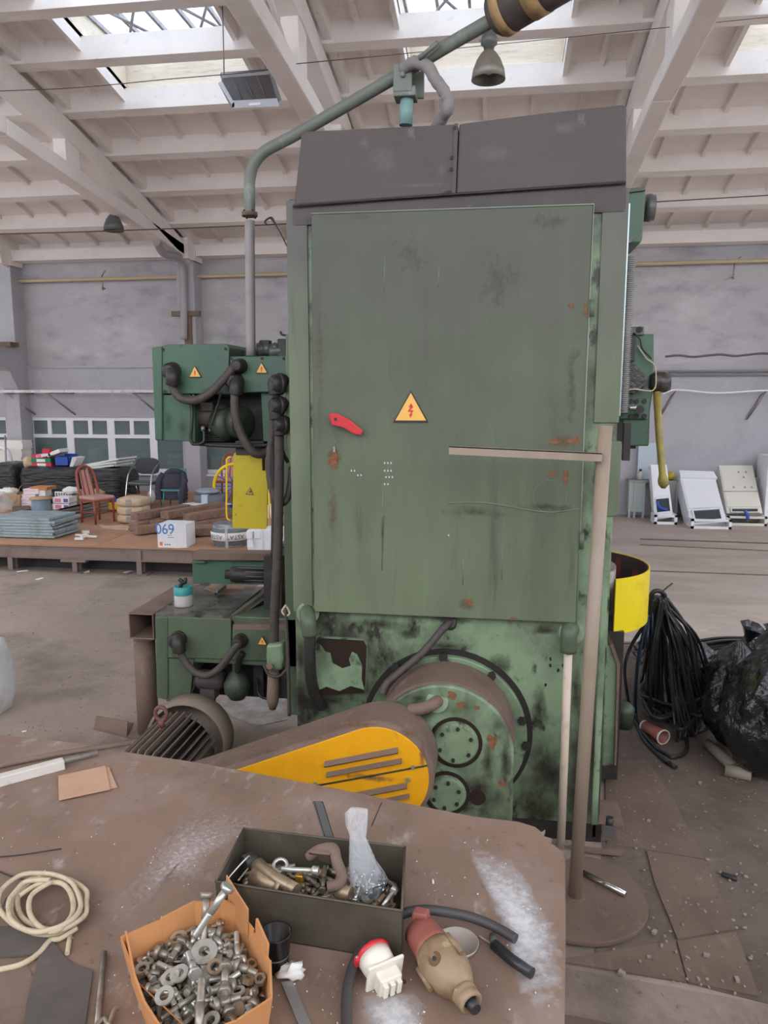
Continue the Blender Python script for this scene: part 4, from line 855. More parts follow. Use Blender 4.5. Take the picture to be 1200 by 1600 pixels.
MB().cyl((ccx-.1,ccy+.05,zg-hg-.3), (ccx-.1,ccy+.05,zg-.02), rg_-.1, n=48).build('turntable', m_steel2, mc)
MB().cyl((ccx-.1,ccy+.05,zg-.02), (ccx-.1,ccy+.05,zg+.02), rg_-.18, n=48).build('turntable_top', mat('pale_machined', (168,150,140), .35, .6), mc)
MB().bx(xr-.05, V(962,1000,4.9).x, 4.6, 5.2, .05, zg-hg+.02).build('turntable_base', m_black, mc)
# ================= THINGS NEAR THE MACHINE =================
# pole stand
pb = G(898,1402,.03); YPn = pb.y
t = empty('pole_stand', (pb.x,pb.y,0), 'tan steel pole with a sideways arm on an oblong floor plate', 'stand')
pts = [G(px,py,.014) for px,py in ((884,1350),(905,1343),(940,1349),(975,1366),(1000,1395),(1012,1422),(1011,1440),(1000,1458),(975,1472),(940,1480),(905,1478),(870,1470),(840,1450),(835,1400),(855,1365))]
MB().pr(crs(pts,4,True), (0,0,.022)).build('base_plate', m_plate, t, bevel=.003)
top = V(946,665,YPn+.02); MB().tube([pb, top], .031, 20).build('pole', m_tan, t)
MB().cyl(pb, pb+Vector((0,0,.012)), .046, n=20).build('weld_collar', m_rust, t)
a, c = V(702,697,YPn-.035), V(940,708,YPn-.035)
MB().hexa([a+Vector((0,-.02,-.035)), c+Vector((0,-.02,-.035)), c+Vector((0,-.012,-.035)), a+Vector((0,-.012,-.035)), a+Vector((0,-.02,0)), c+Vector((0,-.02,0)), c+Vector((0,-.012,0)), a+Vector((0,-.012,0))]).hexa([a+Vector((0,-.02,-.004)), c+Vector((0,-.02,-.004)), c+Vector((0,.03,-.004)), a+Vector((0,.03,-.004)), a+Vector((0,-.02,0)), c+Vector((0,-.02,0)), c+Vector((0,.03,0)), a+Vector((0,.03,0))]).build('side_arm', m_tan, t)
# bright bar lying on the base plate
MB().cyl(G(908,1362,.05), G(978,1398,.05), .014, n=14).build('steel_bar', m_chrome, label='short polished steel bar lying on the oblong base plate', cat='bar')
MB().pr([G(948,1327,.02),G(975,1330,.02),G(970,1338,.02),G(920,1333,.02),G(880,1322,.02),G(900,1321,.02)],(0,0,.003)).build('metal_scrap', m_rust, label='thin curved metal strip on the floor by the machine foot', cat='scrap')
# paper cup
a, c = G(1006,1133,.055), G(1037,1152,.055)
t = empty('paper_cup', (a+c)/2*1.0, 'dusty red corrugated paper cup lying on its side on the floor', 'cup')
WP[t] = t.location.copy(); d = (c-a).normalized(); L_ = (c-a).length
MB().lathe([(0,0),(.036,0),(.05,L_),(.046,L_),(.034,.01),(0,.01)], a, d, 26).build('cup_body', m_redd, t)
MB().lathe([(.05,L_-.012),(.054,L_-.008),(.054,L_+.002),(.046,L_+.002),(.046,L_-.04)], a, d, 26).build('rim', m_ivory, t)
MB().lathe([(0,-.002),(.037,-.002),(.038,.012),(.034,.013)], a, d, 26).build('cup_base', m_ivory, t)
# pipes by the bags
MB().tube([G(1105,1162,.04), G(1148,1200,.04)], .035, 14).build('cardboard_tube', mat('dusty_tube', (140,130,118), .8), label='grey dusty tube lying on the floor beside the bin bags', cat='tube')
MB().cyl(G(1133,1203,.04), G(1174,1211,.04), .04, n=14).build('cardboard_tube', mat('dusty_tube', ''), label='shorter grey tube lying across the end of the dusty one', cat='tube')
# left steel stand holding the bed
YL = 4.85
t = empty('steel_trestle', (V(220,1100,YL).x, YL, 0), 'rusty round post carrying a rolled box beam at the left end of the machine bed', 'stand')
x0, x1 = V(206,1050,YL).x, V(237,1050,YL).x; zt_ = V(220,1003,YL).z
MB().cyl(((x0+x1)/2,YL+.06,0), ((x0+x1)/2,YL+.06,zt_), (x1-x0)/2, n=28).build('post', m_rust, t)
MB().bx((x0+x1)/2-.11,(x0+x1)/2+.11,YL-.05,YL+.17,0,.014).build('foot_plate', m_rust, t)
a, c = V(200,958,YL-.14), V(241,1000,YL-.14); b = MB(); th = .01
b.bx(a.x,c.x,YL-.14,YL+.9,a.z-th,a.z); b.bx(a.x,c.x,YL-.14,YL+.9,c.z,c.z+th); b.bx(a.x,a.x+th,YL-.14,YL+.9,c.z+th,a.z-th); b.bx(c.x-th,c.x,YL-.14,YL+.9,c.z+th,a.z-th)
b.build('box_beam', m_rust, t, bevel=.004)
# can on the bed
bz0 = V(243,960,4.7).z+.004
q = G(287,946,bz0+.012); r = .062
t = empty('paint_can', q, 'white and teal cup-like can with a black knob on the machine bed', 'can')
MB().lathe([(0,0),(r*.98,0),(r,.01),(r,.085),(0,.085)], q, n=26).build('can_body', mat('pale_grey_tin', (176,172,166), .5), t)
MB().lathe([(r+.001,.08),(r+.002,.085),(r+.002,.135),(r-.006,.14),(r-.008,.12),(0,.118)], q, n=26).build('teal_band', mat('teal_band', (60,150,150), .5), t)
MB().tube(crs([q+Vector((-.02,0,.118)), q+Vector((-.012,0,.15)), q+Vector((.0,0,.165)), q+Vector((-.025,0,.185))]), .014, 8).tube([q+Vector((0,0,.155)), q+Vector((.02,0,.165)), q+Vector((.022,0,.195))], .013, 8).build('knob', m_black, t)
# wedge block on the bed
MB().hexa([G(336,924,bz0+.03), G(340,929,bz0+.03), G(354,918,bz0+.03), G(352,914,bz0+.03), G(336,919,bz0+.07), G(340,924,bz0+.07), G(354,913,bz0+.07), G(351,910,bz0+.07)]).build('whetstone', m_blush, label='small grey whetstone block lying on the machine bed', cat='block', bevel=.003)
# angle plate on the floor by the motor
a, b_, c, d = G(160,1122), G(208,1131), G(198,1153), G(146,1140)
t = empty('angle_plate', (a+c)/2, 'rusty folded angle plate lying on the floor left of the motor', 'plate')
MB().hexa([d,c,c+Vector((0,.01,0)),d+Vector((0,.01,0)), a+Vector((.02,-.12,.07)),b_+Vector((.02,-.12,.07)),b_+Vector((.02,-.11,.07)),a+Vector((.02,-.11,.07))]).build('upright_leaf', m_rust, t)
MB().pr([d,c,b_,a],(0,0,.008)).build('flat_leaf', m_rust, t)
# grey sheet and dust on the floor under the bed
MB().pr([G(*p) for p in ((340,1092),(395,1087),(446,1090),(450,1125),(400,1136),(362,1120),(346,1104))], (0,0,.006)).build('floor_sheet', mat('dusty_white_film', (160,154,150), .9, layers=[((128,116,108), 5, .42,.6,.8)], bump=(14,.6,.02)), label='dusty whitish film on the floor under the machine bed', cat='sheet')
# white sack at the very left edge
MB().blob(G(-22,1060,.26), (.34,.4,.66), .12, 3, .75, seed=3).build('sack', mat('white_sack', (206,206,204), .7, layers=[((170,168,166), 5,.5,.68,.6)], bump=(9,.6,.03)), label='dirty white bulging sack at the left edge on the floor', cat='sack')

# ---- hank of black cables hung on the guard ----
hc = empty('cable_hank', G(1050,1120), 'big hank of black cable hanging beside the yellow round guard', 'cable')
top0 = V(1026,932,5.25)
for i in range(32):
    rr = random.Random(i); px = 988+i*3.9+rr.uniform(-4,4); py = 1085+55*math.sin(i/31*math.pi)**.8+rr.uniform(-20,14)+(12 if i > 16 else -14)
    if i < 3: py -= 60
    yb = 5.35+rr.uniform(-.1,.2)
    tp_ = top0+Vector((rr.uniform(-.045,.045), rr.uniform(-.05,.05), rr.uniform(-.02,.01)))
    m1 = V(px-3+(1030-px)*.45, 1000+rr.uniform(-15,15), yb-.05); bt_ = G(px, py, .02)
    off = Vector((rr.uniform(.03,.13), rr.uniform(.03,.12), 0)); up2 = m1+off*.8
    pts = [tp_, (tp_+m1)/2+Vector((rr.uniform(-.01,.01),0,0)), m1, (m1+bt_)/2+Vector((rr.uniform(-.03,.02),0,0)), bt_+Vector((0,0,.06)), bt_+off*.5, bt_+off+Vector((0,0,.07)), (up2+bt_+off)/2, up2, tp_+Vector((.02,.02,-.01))]
    MB().tube(crs(pts,6), .009 if i % 4 else .012, 6).build('cable_strand', m_cableb if i in (2,3,5) else m_cable, hc)
MB().tube(crs([V(1018,938,5.22), V(1019,927,5.2), V(1028,923,5.2), V(1038,929,5.22), V(1038,940,5.24)]), .016, 8).build('cable_tie', m_cable, hc)
MB().tube(crs([V(1034,925,5.2), V(1042,918,5.18), V(1051,911,5.16)]), .006, 6).build('stray_wire', m_lampd, hc)
MB().tube(crs([V(1008,975,5.2), V(985,1012,5.25), V(976,1050,5.3), G(984,1105,.05), G(996,1132,.03), G(1022,1165,.02), G(1042,1178,.02), G(1052,1183,.02), G(1070,1176,.02), G(1074,1160,.02), G(1066,1130,.04)], 8), .0125, 8).build('trailing_cable', m_cable, hc)
MB().tube(crs([V(1012,960,5.2), V(996,1040,5.25), G(993,1112,.04), G(1004,1152,.02), G(1035,1185,.02), G(1047,1193,.02)], 8), .013, 8).build('trailing_cable', m_cableb, hc)
MB().cyl(G(1045,1192,.02), G(1056,1199,.02), .016, n=10).build('cable_lug', m_black, hc)
for i in range(10):
    rr = random.Random(90+i); MB().tube(crs([G(1035+rr.uniform(-30,10),1105+rr.uniform(-20,20),.03+.02*i), G(1065,1120+rr.uniform(-25,20),.03+.02*i), G(1100,1100+rr.uniform(-25,25),.04+.02*i), G(1120,1060+rr.uniform(-20,20),.05+.02*i), G(1090,1020+rr.uniform(-20,20),.05+.02*i), G(1040,1030+rr.uniform(-20,20),.04+.02*i), G(1000,1070+rr.uniform(-15,15),.03+.02*i)], 6, True), .012, 6, closed=True).build('coil_turn', m_cable, hc)
# second bundle behind the bags
hb = empty('cable_bundle', G(1120,1060), 'black cable bundle lying in a low arch behind the bin bags', 'cable')
for i in range(16):
    rr = random.Random(200+i); o = Vector((0, rr.uniform(-.1,.1), rr.uniform(-.05,.05)))
    MB().tube(crs([V(1050,1036,6.5)+o, V(1075,1016,6.5)+o*1.3, V(1105,1006,6.5)+o, V(1140,1002,6.5)+o*.8, V(1175,1006,6.5)+o, V(1215,1024,6.5)+o*1.4, V(1245,1055,6.5)+o], 6), .012, 6).build('cable_strand', m_cable, hb)
MB().tube([V(1096,1008,6.45), V(1089,999,6.45)], .008, 5).build('stray_wire', m_lampd, hb)
# bin bags
def bag(px, py, size, seed, label, knot=True, lean=(0,0)):
    g = G(px, py); t = empty('bin_bag', g, label, 'bag')
    b = MB(); n, m = 80, 54; vs = []
    for i in range(m+1):
        ph = -math.pi/2+math.pi*i/m
        for j in range(n):
            th = 2*math.pi*j/n; d = Vector((math.cos(ph)*math.cos(th), math.cos(ph)*math.sin(th), math.sin(ph)))
            k = 1+.22*noise.noise(d*1.6+Vector((seed*5.1,0,0)))+.13*abs(noise.noise(d*4+Vector((0,seed*3.3,0))))+.05*noise.noise(d*9+Vector((seed,3,0)))-.07*max(0,.25-abs(noise.noise(Vector((d.x*5,d.y*5,d.z*2.2))+Vector((seed*2.2,0,4)))))*4*.6-.05*max(0,.2-abs(noise.noise(d*6+Vector((0,seed,9)))))*4-.08*abs(math.sin(th*5+6*noise.noise(d*2+Vector((seed,0,0)))))*max(0,d.z+.3)
            z = d.z*(1.0 if d.z > 0 else .92)
            pinch = 1-.55*max(0,d.z)**3
            vs.append(g+Vector((d.x*size[0]/2*k*pinch+lean[0]*(d.z+1), d.y*size[1]/2*k*pinch+lean[1]*(d.z+1), size[2]/2+z*size[2]/2*(.96+.06*k))))
    b.add(vs, [(i*n+j, i*n+(j+1)%n, (i+1)*n+(j+1)%n, (i+1)*n+j) for i in range(m) for j in range(n)], True)
    b.build('bag_body', m_bag, t)
    if knot:
        q = g+Vector((lean[0]*2, lean[1]*2, size[2]*.97)); vs = []
        b = MB(); b.lathe([(.07,-.06),(.035,.0),(.03,.03),(.075,.09),(.10,.13),(.02,.08)], q, (.3,-.1,1), 14)
        for v in b.v: v += Vector((noise.noise(v*14),noise.noise(v*15+Vector((3,0,0))),noise.noise(v*13)))*.025
        b.build('bag_knot', m_bag, t)
bag(1196,1216,(.56,.55,.86),1,'largest shiny black bin bag at the right edge of the photo',True,(.0,.02))
bag(1140,1172,(.40,.42,.74),2,'slim grey-sheened black bin bag left of the largest one',False,(.02,.05))
bag(1160,1112,(.52,.45,.58),3,'black bin bag behind the front two with a flapping tied top')
bag(1086,1080,(.48,.4,.42),4,'low grey-black bin bag behind the hanging cables',False)
bag(1225,1140,(.5,.5,.86),5,'tall black bin bag with a knotted neck cut by the right edge')

# ================= RIGHT WALL: CABINETS =================
def leancab(tl, trr, br, bl, y1, y0, dep, label, m, opening, base=True):
    """front face: bottom at depth y0 on the floor, top leaning back to y1"""
    A, B_, C_, D_ = V(*tl, y1), V(*trr, y1), V(*br, y0), V(*bl, y0)
    n = (B_-A).cross(D_-A).normalized()
    if n.y < 0: n = -n
    t = empty('leaning_cabinet', Vector(((C_.x+D_.x)/2, y0, 0)), label, 'cabinet')
    MB().hexa([D_,C_,C_+n*dep,D_+n*dep,A,B_,B_+n*dep,A+n*dep]).build('cabinet_body', m, t, bevel=.01)
    L_ = lambda u, v, o=0: (A*(1-u)+B_*u)*(1-v)+(D_*(1-u)+C_*u)*v-n*o
    MB().hexa([L_(.04,opening[0]-.03,.0),L_(.96,opening[0]-.03,.0),L_(.96,opening[0]-.03,.012),L_(.04,opening[0]-.03,.012),L_(.04,.06,.0),L_(.96,.06,.0),L_(.96,.06,.012),L_(.04,.06,.012)]).build('cabinet_door', m, t)
    u0, u1 = .1, .9; v0, v1 = opening
    fr = MB()
    for q in ((u0,u1,v0,v0+.02),(u0,u1,v1-.02,v1),(u0,u0+.04,v0,v1),(u1-.04,u1,v0,v1)):
        fr.hexa([L_(q[0],q[3]),L_(q[1],q[3]),L_(q[1],q[3],.03),L_(q[0],q[3],.03),L_(q[0],q[2]),L_(q[1],q[2]),L_(q[1],q[2],.03),L_(q[0],q[2],.03)])
    fr.build('opening_frame', m, t)
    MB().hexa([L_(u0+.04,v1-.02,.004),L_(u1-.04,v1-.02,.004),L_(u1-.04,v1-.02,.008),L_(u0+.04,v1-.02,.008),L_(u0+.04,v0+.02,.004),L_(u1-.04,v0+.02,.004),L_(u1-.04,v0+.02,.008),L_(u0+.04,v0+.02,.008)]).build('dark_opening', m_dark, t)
    b = MB(); z1 = .14; b.bx(D_.x-.03,C_.x+.05,y0-.12,y0-.08,.0,.05).bx(D_.x-.03,C_.x+.05,y0-.12,y0-.08,z1,z1+.04).bx(D_.x-.03,D_.x+.02,y0-.12,y0+.25,0,z1+.04).bx(C_.x,C_.x+.05,y0-.12,y0+.25,0,z1+.04)
    b.build('base_frame', m, t)
    return t, L_
m_cw = mat('cabinet_white', (226,228,232), .45); m_cc = mat('cabinet_cream', (212,208,198), .5)
m_mk = mat('marking_grey', (150,150,140), .7)
t, L_ = leancab((1016,726),(1042,726),(1052,808),(1023,812),15.25,14.9,.22,'narrow white leaning cabinet nearest the machine, with a blue cable inside',m_cw,(.62,.9))
MB().tube(crs([L_(.2,.68,.03), L_(.3,.8,.05), L_(.7,.86,.04)]), .03, 6).build('blue_cable', m_blue, t)
t, L_ = leancab((1060,738),(1116,740),(1136,815),(1080,820),15.5,14.5,.35,'wide white leaning cabinet in the middle of the row',m_cw,(.74,.97))
MB().hexa([L_(.0,.14,0),L_(1.02,.14,0),L_(1.02,.14,.06),L_(0,.14,.06),L_(0,.0,0),L_(.96,.0,0),L_(.96,.0,.06),L_(.0,.0,.06)]).build('top_panel', m_cw, t)
for u, v in ((.5,.3),(.62,.28),(.42,.42),(.6,.45),(.75,.42),(.5,.52)): MB().hexa([L_(u,v+.03,0),L_(u+.05,v+.03,0),L_(u+.05,v+.03,.016),L_(u,v+.03,.016),L_(u+.01,v,0),L_(u+.04,v,0),L_(u+.04,v,.016),L_(u+.01,v,.016)]).build('sticker', m_mk, t)
t, L_ = leancab((1123,727),(1176,727),(1192,802),(1136,802),15.6,14.95,.35,'cream leaning cabinet at the right end, with stencilled marks',m_cc,(.9,1.0))
for u, v in ((.5,.13),(.72,.13),(.62,.24),(.28,.45),(.6,.45),(.8,.45)): MB().hexa([L_(u,v+.04,0),L_(u+.07,v+.04,0),L_(u+.07,v+.04,.016),L_(u,v+.04,.016),L_(u+.02,v,0),L_(u+.05,v,0),L_(u+.05,v,.016),L_(u+.02,v,.016)]).build('stencil_mark', m_mk, t)
MB().tube([L_(0,.56,.014), L_(1,.56,.014)], .008, 5).build('panel_joint', m_mk, t)
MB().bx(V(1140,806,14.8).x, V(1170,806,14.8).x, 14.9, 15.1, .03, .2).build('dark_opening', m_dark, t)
MB().tube(crs([V(1164,798,14.85), V(1168,805,14.82), V(1168,812,14.82)]), .03, 6).build('blue_cable', m_blue, t)
# workbench behind the cabinets
t = empty('workbench', V(1020,800,15.6)*1.0, 'pale green cupboard bench against the wall behind the narrow cabinet', 'bench'); WP[t] = t.location.copy()
z1 = V(990,752,15.3).z
MB().bx(V(986,752,15.3).x, V(1065,752,15.3).x, 15.5, 15.85, z1-.05, z1).build('bench_top', m_blush, t)
MB().bx(V(988,760,15.3).x, V(1012,760,15.3).x, 15.52, 15.8, .12, z1-.05).build('bench_door', mat('pale_green_grey', (168,180,176), .5), t)
MB().bx(V(1048,760,15.3).x, V(1063,760,15.3).x, 15.52, 15.8, .1, z1-.05).build('bench_pedestal', m_blush, t)
for px in (988,996,1010,1063): MB().bx(V(px,760,15.3).x-.02, V(px,760,15.3).x+.02, 15.5, 15.54, 0, z1-.05).build('leg', mat('pale_green_grey', ''), t)
MB().bx(V(997,740,15.7).x, V(1026,740,15.7).x, 15.78, 15.84, z1, V(1010,692,15.7).z).build('board', mat('pale_blue_board', (184,194,206), .6), label='pale blue-grey board standing on the bench against the wall', cat='board')
q = V(1003,752,15.4); t = empty('bottle', (q.x,15.6,z1), 'small clear bottle with dark cap on the bench', 'bottle')
MB().lathe([(0,0),(.05,0),(.05,.13),(.025,.17),(0,.17)], (q.x,15.6,z1)).build('bottle_body', mat('clear_bottle', (200,200,190), .2), t); MB().lathe([(0,.17),(.028,.17),(.028,.21),(0,.21)], (q.x,15.6,z1)).build('cap', m_black, t)
MB().blob((V(1047,746,15.6).x,15.65,z1+.08), (.22,.2,.16), .3, 2, seed=8).build('yellow_rag', m_olive, label='small yellow rag heap on the bench beside the narrow cabinet', cat='rag')
MB().bx(V(1196,740,15.2).x, V(1196,740,15.2).x+.7, 15.1, 15.7, 0.02, V(1196,712,15.2).z).build('wall_cabinet', m_cw, label='upright white cabinet cut by the right edge at the wall', cat='cabinet', bevel=.01)
MB().bx(V(1178,740,15.4).x, V(1192,740,15.4).x, 15.5, 15.8, 0, V(1184,747,15.4).z).build('storage_box', m_blush, label='grey box standing behind the cream leaning cabinet', cat='box')
# ================= PLATFORM AND ITS CLUTTER =================
yp0 = G(220,897).y; zp = V(220,856,yp0).z; zbm = V(220,876,yp0).z
pf = empty('steel_platform', (-6, yp0+2, 0), 'low steel deck on stub legs carrying all the clutter at left', 'platform')
xa, xb = -13.0, V(640,860,yp0).x
k_ = 0; x = xa
while x < xb-.01:
    x2 = min(x+1.9, xb)
    MB().bx(x+.004, x2-.004, yp0, yp0+2.6, zp-.02, zp).build('deck_plate', m_ply, pf)
    MB().bx(x+.004, x2-.004, yp0+2.61, 15.45, zp-.02, zp).build('deck_plate', m_ply, pf); x = x2
MB().bx(xa, xb, yp0-.03, yp0+.05, zbm, zp-.02).bx(xa, xb, yp0-.05, yp0+.05, zp-.03, zp-.02).bx(xa, xb, yp0-.07, yp0+.05, zbm, zbm+.012).build('edge_beam', m_beam, pf)
for px in (120, 220, 330, 20, 430):
    X = V(px,880,yp0).x; b = MB(); b.bx(X-.035,X+.035,yp0-.06,yp0-.045,.014,zbm+.15 if px == 220 else zbm); b.bx(X-.035,X+.035,yp0+.045,yp0+.06,.014,zbm); b.bx(X-.008,X+.008,yp0-.045,yp0+.045,.014,zbm); b.bx(X-.12,X+.12,yp0-.12,yp0+.12,0,.014)
    if px == 120: b.bx(X-.18,X+.18,yp0-.1,yp0+.1,zbm-.03,zbm-.002)
    b.build('stub_leg', m_beam, pf)
MB().bx(xa, xb, yp0+.2, yp0+.25, .0, zbm).build('deck_shade_strip', m_black, pf)  # black strip stands in for the deep shade under the deck
Pz = lambda px, py: G(px, py, zp)
def upb(px0, py0, px1, py1, base_py=None, dep=.5, pxc=None):
    """upright box: front face spans the pixels, its foot stands on the deck at base_py"""
    y = Pz((px0+px1)/2, base_py or py1).y; a, c = V(px0, py0, y), V(px1, py1, y)
    return MB().bx(a.x, c.x, y, y+dep, c.z, a.z), y, a, c
# black wrapped pallets
def wrapped(px0, py0, px1, py1, dep, label, seed):
    y = Pz((px0+px1)/2, py1).y; a, c = V(px0, py0, y), V(px1, py1, y)
    MB().blob(((a.x+c.x)/2, y+dep/2, (zp+a.z)/2), (c.x-a.x, dep, a.z-zp), .05, 4, .32, 44, 24, seed).build('wrapped_pallet', mat('black_stretch_film', (38,38,40), .3, layers=[((58,58,60), (3,3,9), .5,.68,.7)], bump=((5,5,22),1.0,.05)), label=label, cat='pallet')
    return a.z
zt1 = wrapped(24,729,127,788,.9,'long load wrapped in black film under the binders',1)
zt2 = wrapped(126,734,188,792,.9,'black wrapped load behind the red wooden chair',2)
wrapped(-30,725,28,784,.9,'black wrapped load at the far left edge',3)
# binders and tray on top
def slab(px0, py0, px1, py1, y, dep, m, label, cat, rz=0, name='binder', group=None):
    a, c = V(px0, py0, y), V(px1, py1, y); ce = Vector(((a.x+c.x)/2, y+dep/2, (a.z+c.z)/2))
    t = empty(name, (ce.x,ce.y,c.z), label, cat, group)
    MB().ob(ce, (c.x-a.x, dep, a.z-c.z), (0, rz, 0)).build('cover', m, t)
    MB().ob(ce+Vector((0,-.006,0)), ((c.x-a.x)*.45, dep, (a.z-c.z)*.7), (0, rz, 0)).build('spine_label', m_paper, t)
yb_ = Pz(75,788).y+.2
slab(50,723,80,729,yb_,.32,m_bred,'red lever-arch binder at the bottom of the stack','binder')
slab(49,716,79,723,yb_,.32,m_grn,'green lever-arch binder on the red one','binder')
slab(51,710,72,716,yb_+.05,.3,m_bred,'short red binder on top of the green one','binder')
slab(57,708,83,714,yb_+.02,.32,m_pink,'pink lever-arch binder lying tilted on the stack','binder',-.15)
slab(72,705,94,711,yb_+.02,.32,m_paper,'white binder leaning over the stack','binder',-.35)
MB().ob(V(74,706,yb_+.1)+Vector((0,0,.02)), (.13,.2,.08), (0,.1,.3)).build('red_packet', m_bred, label='small red packet on top of the binder heap', cat='packet')
t, y, a, c = upb(84,714,108,728,788,.4); y = yb_; a, c = V(85,714,y), V(107,728,y)
t = empty('file_tray', ((a.x+c.x)/2,y+.2,c.z), 'dark blue plastic file box beside the binders', 'box')
bb = MB(); bb.bx(a.x,c.x,y,y+.01,c.z,a.z).bx(a.x,c.x,y+.35,y+.36,c.z,a.z+.04).bx(a.x,a.x+.01,y,y+.36,c.z,a.z).bx(c.x-.01,c.x,y,y+.36,c.z,a.z).bx(a.x,c.x,y,y+.36,c.z,c.z+.01); bb.build('box_shell', m_blue, t)
for k in range(4): MB().ob(V(111+k*1.6,723,y)+Vector((0,.15,0)), (.015,.3,.22), (0,.35+.05*k,0)).build('folder', m_paper, label='white paper folder leaning beside the blue file box', cat='folder', group='folders beside the blue box')
MB().blob(V(40,725,yb_)+Vector((0,.1,.02)), (.2,.2,.24), .25, 2.5, seed=5).build('plastic_bag', m_sack, label='crumpled beige bag left of the binders', cat='bag')
for k in range(3):
    a = V(122+6*k,733-4.2*k,yb_+.1); t = MB().ob(a+Vector((.34,.3,.03)), (.95-.08*k,.6,.035), (0,-.12-.03*k,-.15)).build('foam_sheet', mat('pale_foam', (216,220,216), .8), label=['lowest pale foam sheet on the black wrapped load','middle pale foam sheet, slightly fanned out','top pale foam sheet of the fanned three'][k], cat='sheet')
# stacked white panels at far left behind
for k in range(9):
    y = 15.0; a, c = V(-20,727-4.3*k,y), V(36-R.uniform(0,4),727-4.3*k-3.8,y); MB().bx(a.x, c.x, y, y+.35, a.z, c.z).build('white_panel', m_paper, label=['bottom','second lowest','third lowest','fourth lowest','middle','fourth highest','third highest','second highest','topmost'][k]+' long white panel stacked against the wall by the left column', cat='panel', group='white panels stacked at far left')
a, c = V(-20,727,15.0), V(36,727,15); MB().bx(a.x,c.x,14.98,15.36,zp,a.z-.005).build('pallet_crate', m_sleeper, label='dark crate under the stacked white panels', cat='crate')
MB().tube(crs([V(-10,702,14.6), V(4,700,14.6), V(13,708,14.6), V(17,724,14.6), V(18,745,14.6)]), .05, 8).build('bent_tube', m_white, label='bent white tube before the stacked white panels', cat='tube')
MB().cyl(V(8,680,14.4), (V(9,745,14.4).x,14.4,zp), .018, n=8).build('thin_rod', m_blush, label='thin upright grey rod at the far left', cat='rod')
# open cardboard box with packets, left
b, y, a, c = upb(5,773,32,800,800,.45)
t = empty('open_carton', ((a.x+c.x)/2,y+.2,zp), 'open pale cardboard box stuffed with bags at the left edge', 'box')
b.build('carton_body', m_kraft, t)
MB().hexa([V(5,784,y-.01),V(24,784,y-.01),V(27,772,y+.0),V(8,771,y+.0)]+[p+Vector((0,.01,0)) for p in (V(5,784,y-.01),V(24,784,y-.01),V(27,772,y+.0),V(8,771,y+.0))]).build('carton_flap', m_kraft, t)
MB().hexa([V(24,772,y),V(33,758,y+.1),V(33,758,y+.4),V(24,772,y+.4)]+[p+Vector((.01,0,.0)) for p in (V(24,772,y),V(33,758,y+.1),V(33,758,y+.4),V(24,772,y+.4))]).build('carton_flap', m_kraft, t)
MB().blob(V(14,769,y+.2), (.34,.3,.16), .3, 3, seed=11).build('plastic_bag', m_paper, label='white crumpled bag filling the open carton', cat='bag')
MB().blob(V(6,774,y+.15), (.12,.2,.1), .3, 3, seed=12).build('red_packet', m_bred, label='small red packet at the left of the open carton', cat='packet')
MB().blob(V(-2,794,y-.3)+Vector((0,0,.08)), (.5,.4,.4), .2, 2.5, seed=13).build('plastic_bag', m_wrap, label='translucent bag at the left edge of the deck', cat='bag')
MB().hexa([Pz(-10,816),Pz(28,814),Pz(34,800),Pz(-10,806)]+[p+Vector((0,0,.05)) for p in (Pz(-10,816),Pz(28,814),Pz(20,800),Pz(-10,800))]).build('cardboard_sheet', m_card2, label='flat torn cardboard sheet before the open carton', cat='cardboard')
MB().hexa([Pz(20,812),Pz(48,806),Pz(46,800),Pz(20,802)]+[p+Vector((0,0,.12)) for p in (Pz(20,812),Pz(48,806),Pz(46,800),Pz(20,802))]).build('brown_tray', m_rust, label='low brown tray between the open carton and the cable drum', cat='tray')
# pink striped packages
for k, (p0, p1, p2, p3, lab) in enumerate(((33,787,53,797,'lowest pink striped package beside the open carton'),(33,778,54,787,'second pink striped package from the bottom'),(34,772,55,778,'third pink striped package, thin'),(36,764,60,772,'topmost pale pink package, slightly askew'))):
    b, y, a, c = upb(p0,p1,p2,p3,800,.3); b.build('package', mat('pink_white_print', (226,196,204), .6, layers=[((240,236,236), (4,4,22), .45,.5,1.0)]), label=lab, cat='package')
b, y, a, c = upb(46,761,73,766,800,.3); b.build('cardboard_lid', m_card, label='orange cardboard lid on the pink packages', cat='cardboard')  # orange cardboard lid lying on the pink packages
b, y, a, c = upb(60,766,71,776,800,.2); b.build('small_carton', m_paper, label='small white carton under the orange lid', cat='carton')
# cable drum
q = Pz(66,808); t = empty('cable_drum', q, 'drum of blue-grey cable with a chipboard flange', 'drum'); rr_ = .155
zq = V(66,778,q.y).z-zp; MB().lathe([(0,0),(rr_+.01,0),(rr_+.01,.03),(0,.03)], q, n=28).build('drum_flange', m_kraft, t); MB().lathe([(0,zq-.015),(rr_+.03,zq-.015),(rr_+.03,zq+.01),(0,zq+.01)], q, n=28).build('drum_flange', m_kraft, t)
prof = []
for k in range(13):
    z = .03+(zq-.045)*k/13; h_ = (zq-.045)/13; prof += [(rr_-.008,z),(rr_,z+h_*.5)]
MB().lathe(prof+[(rr_-.008,zq-.015)], q, n=28).build('wound_cable', mat('blue_grey_cable', (132,152,168), .5), t)
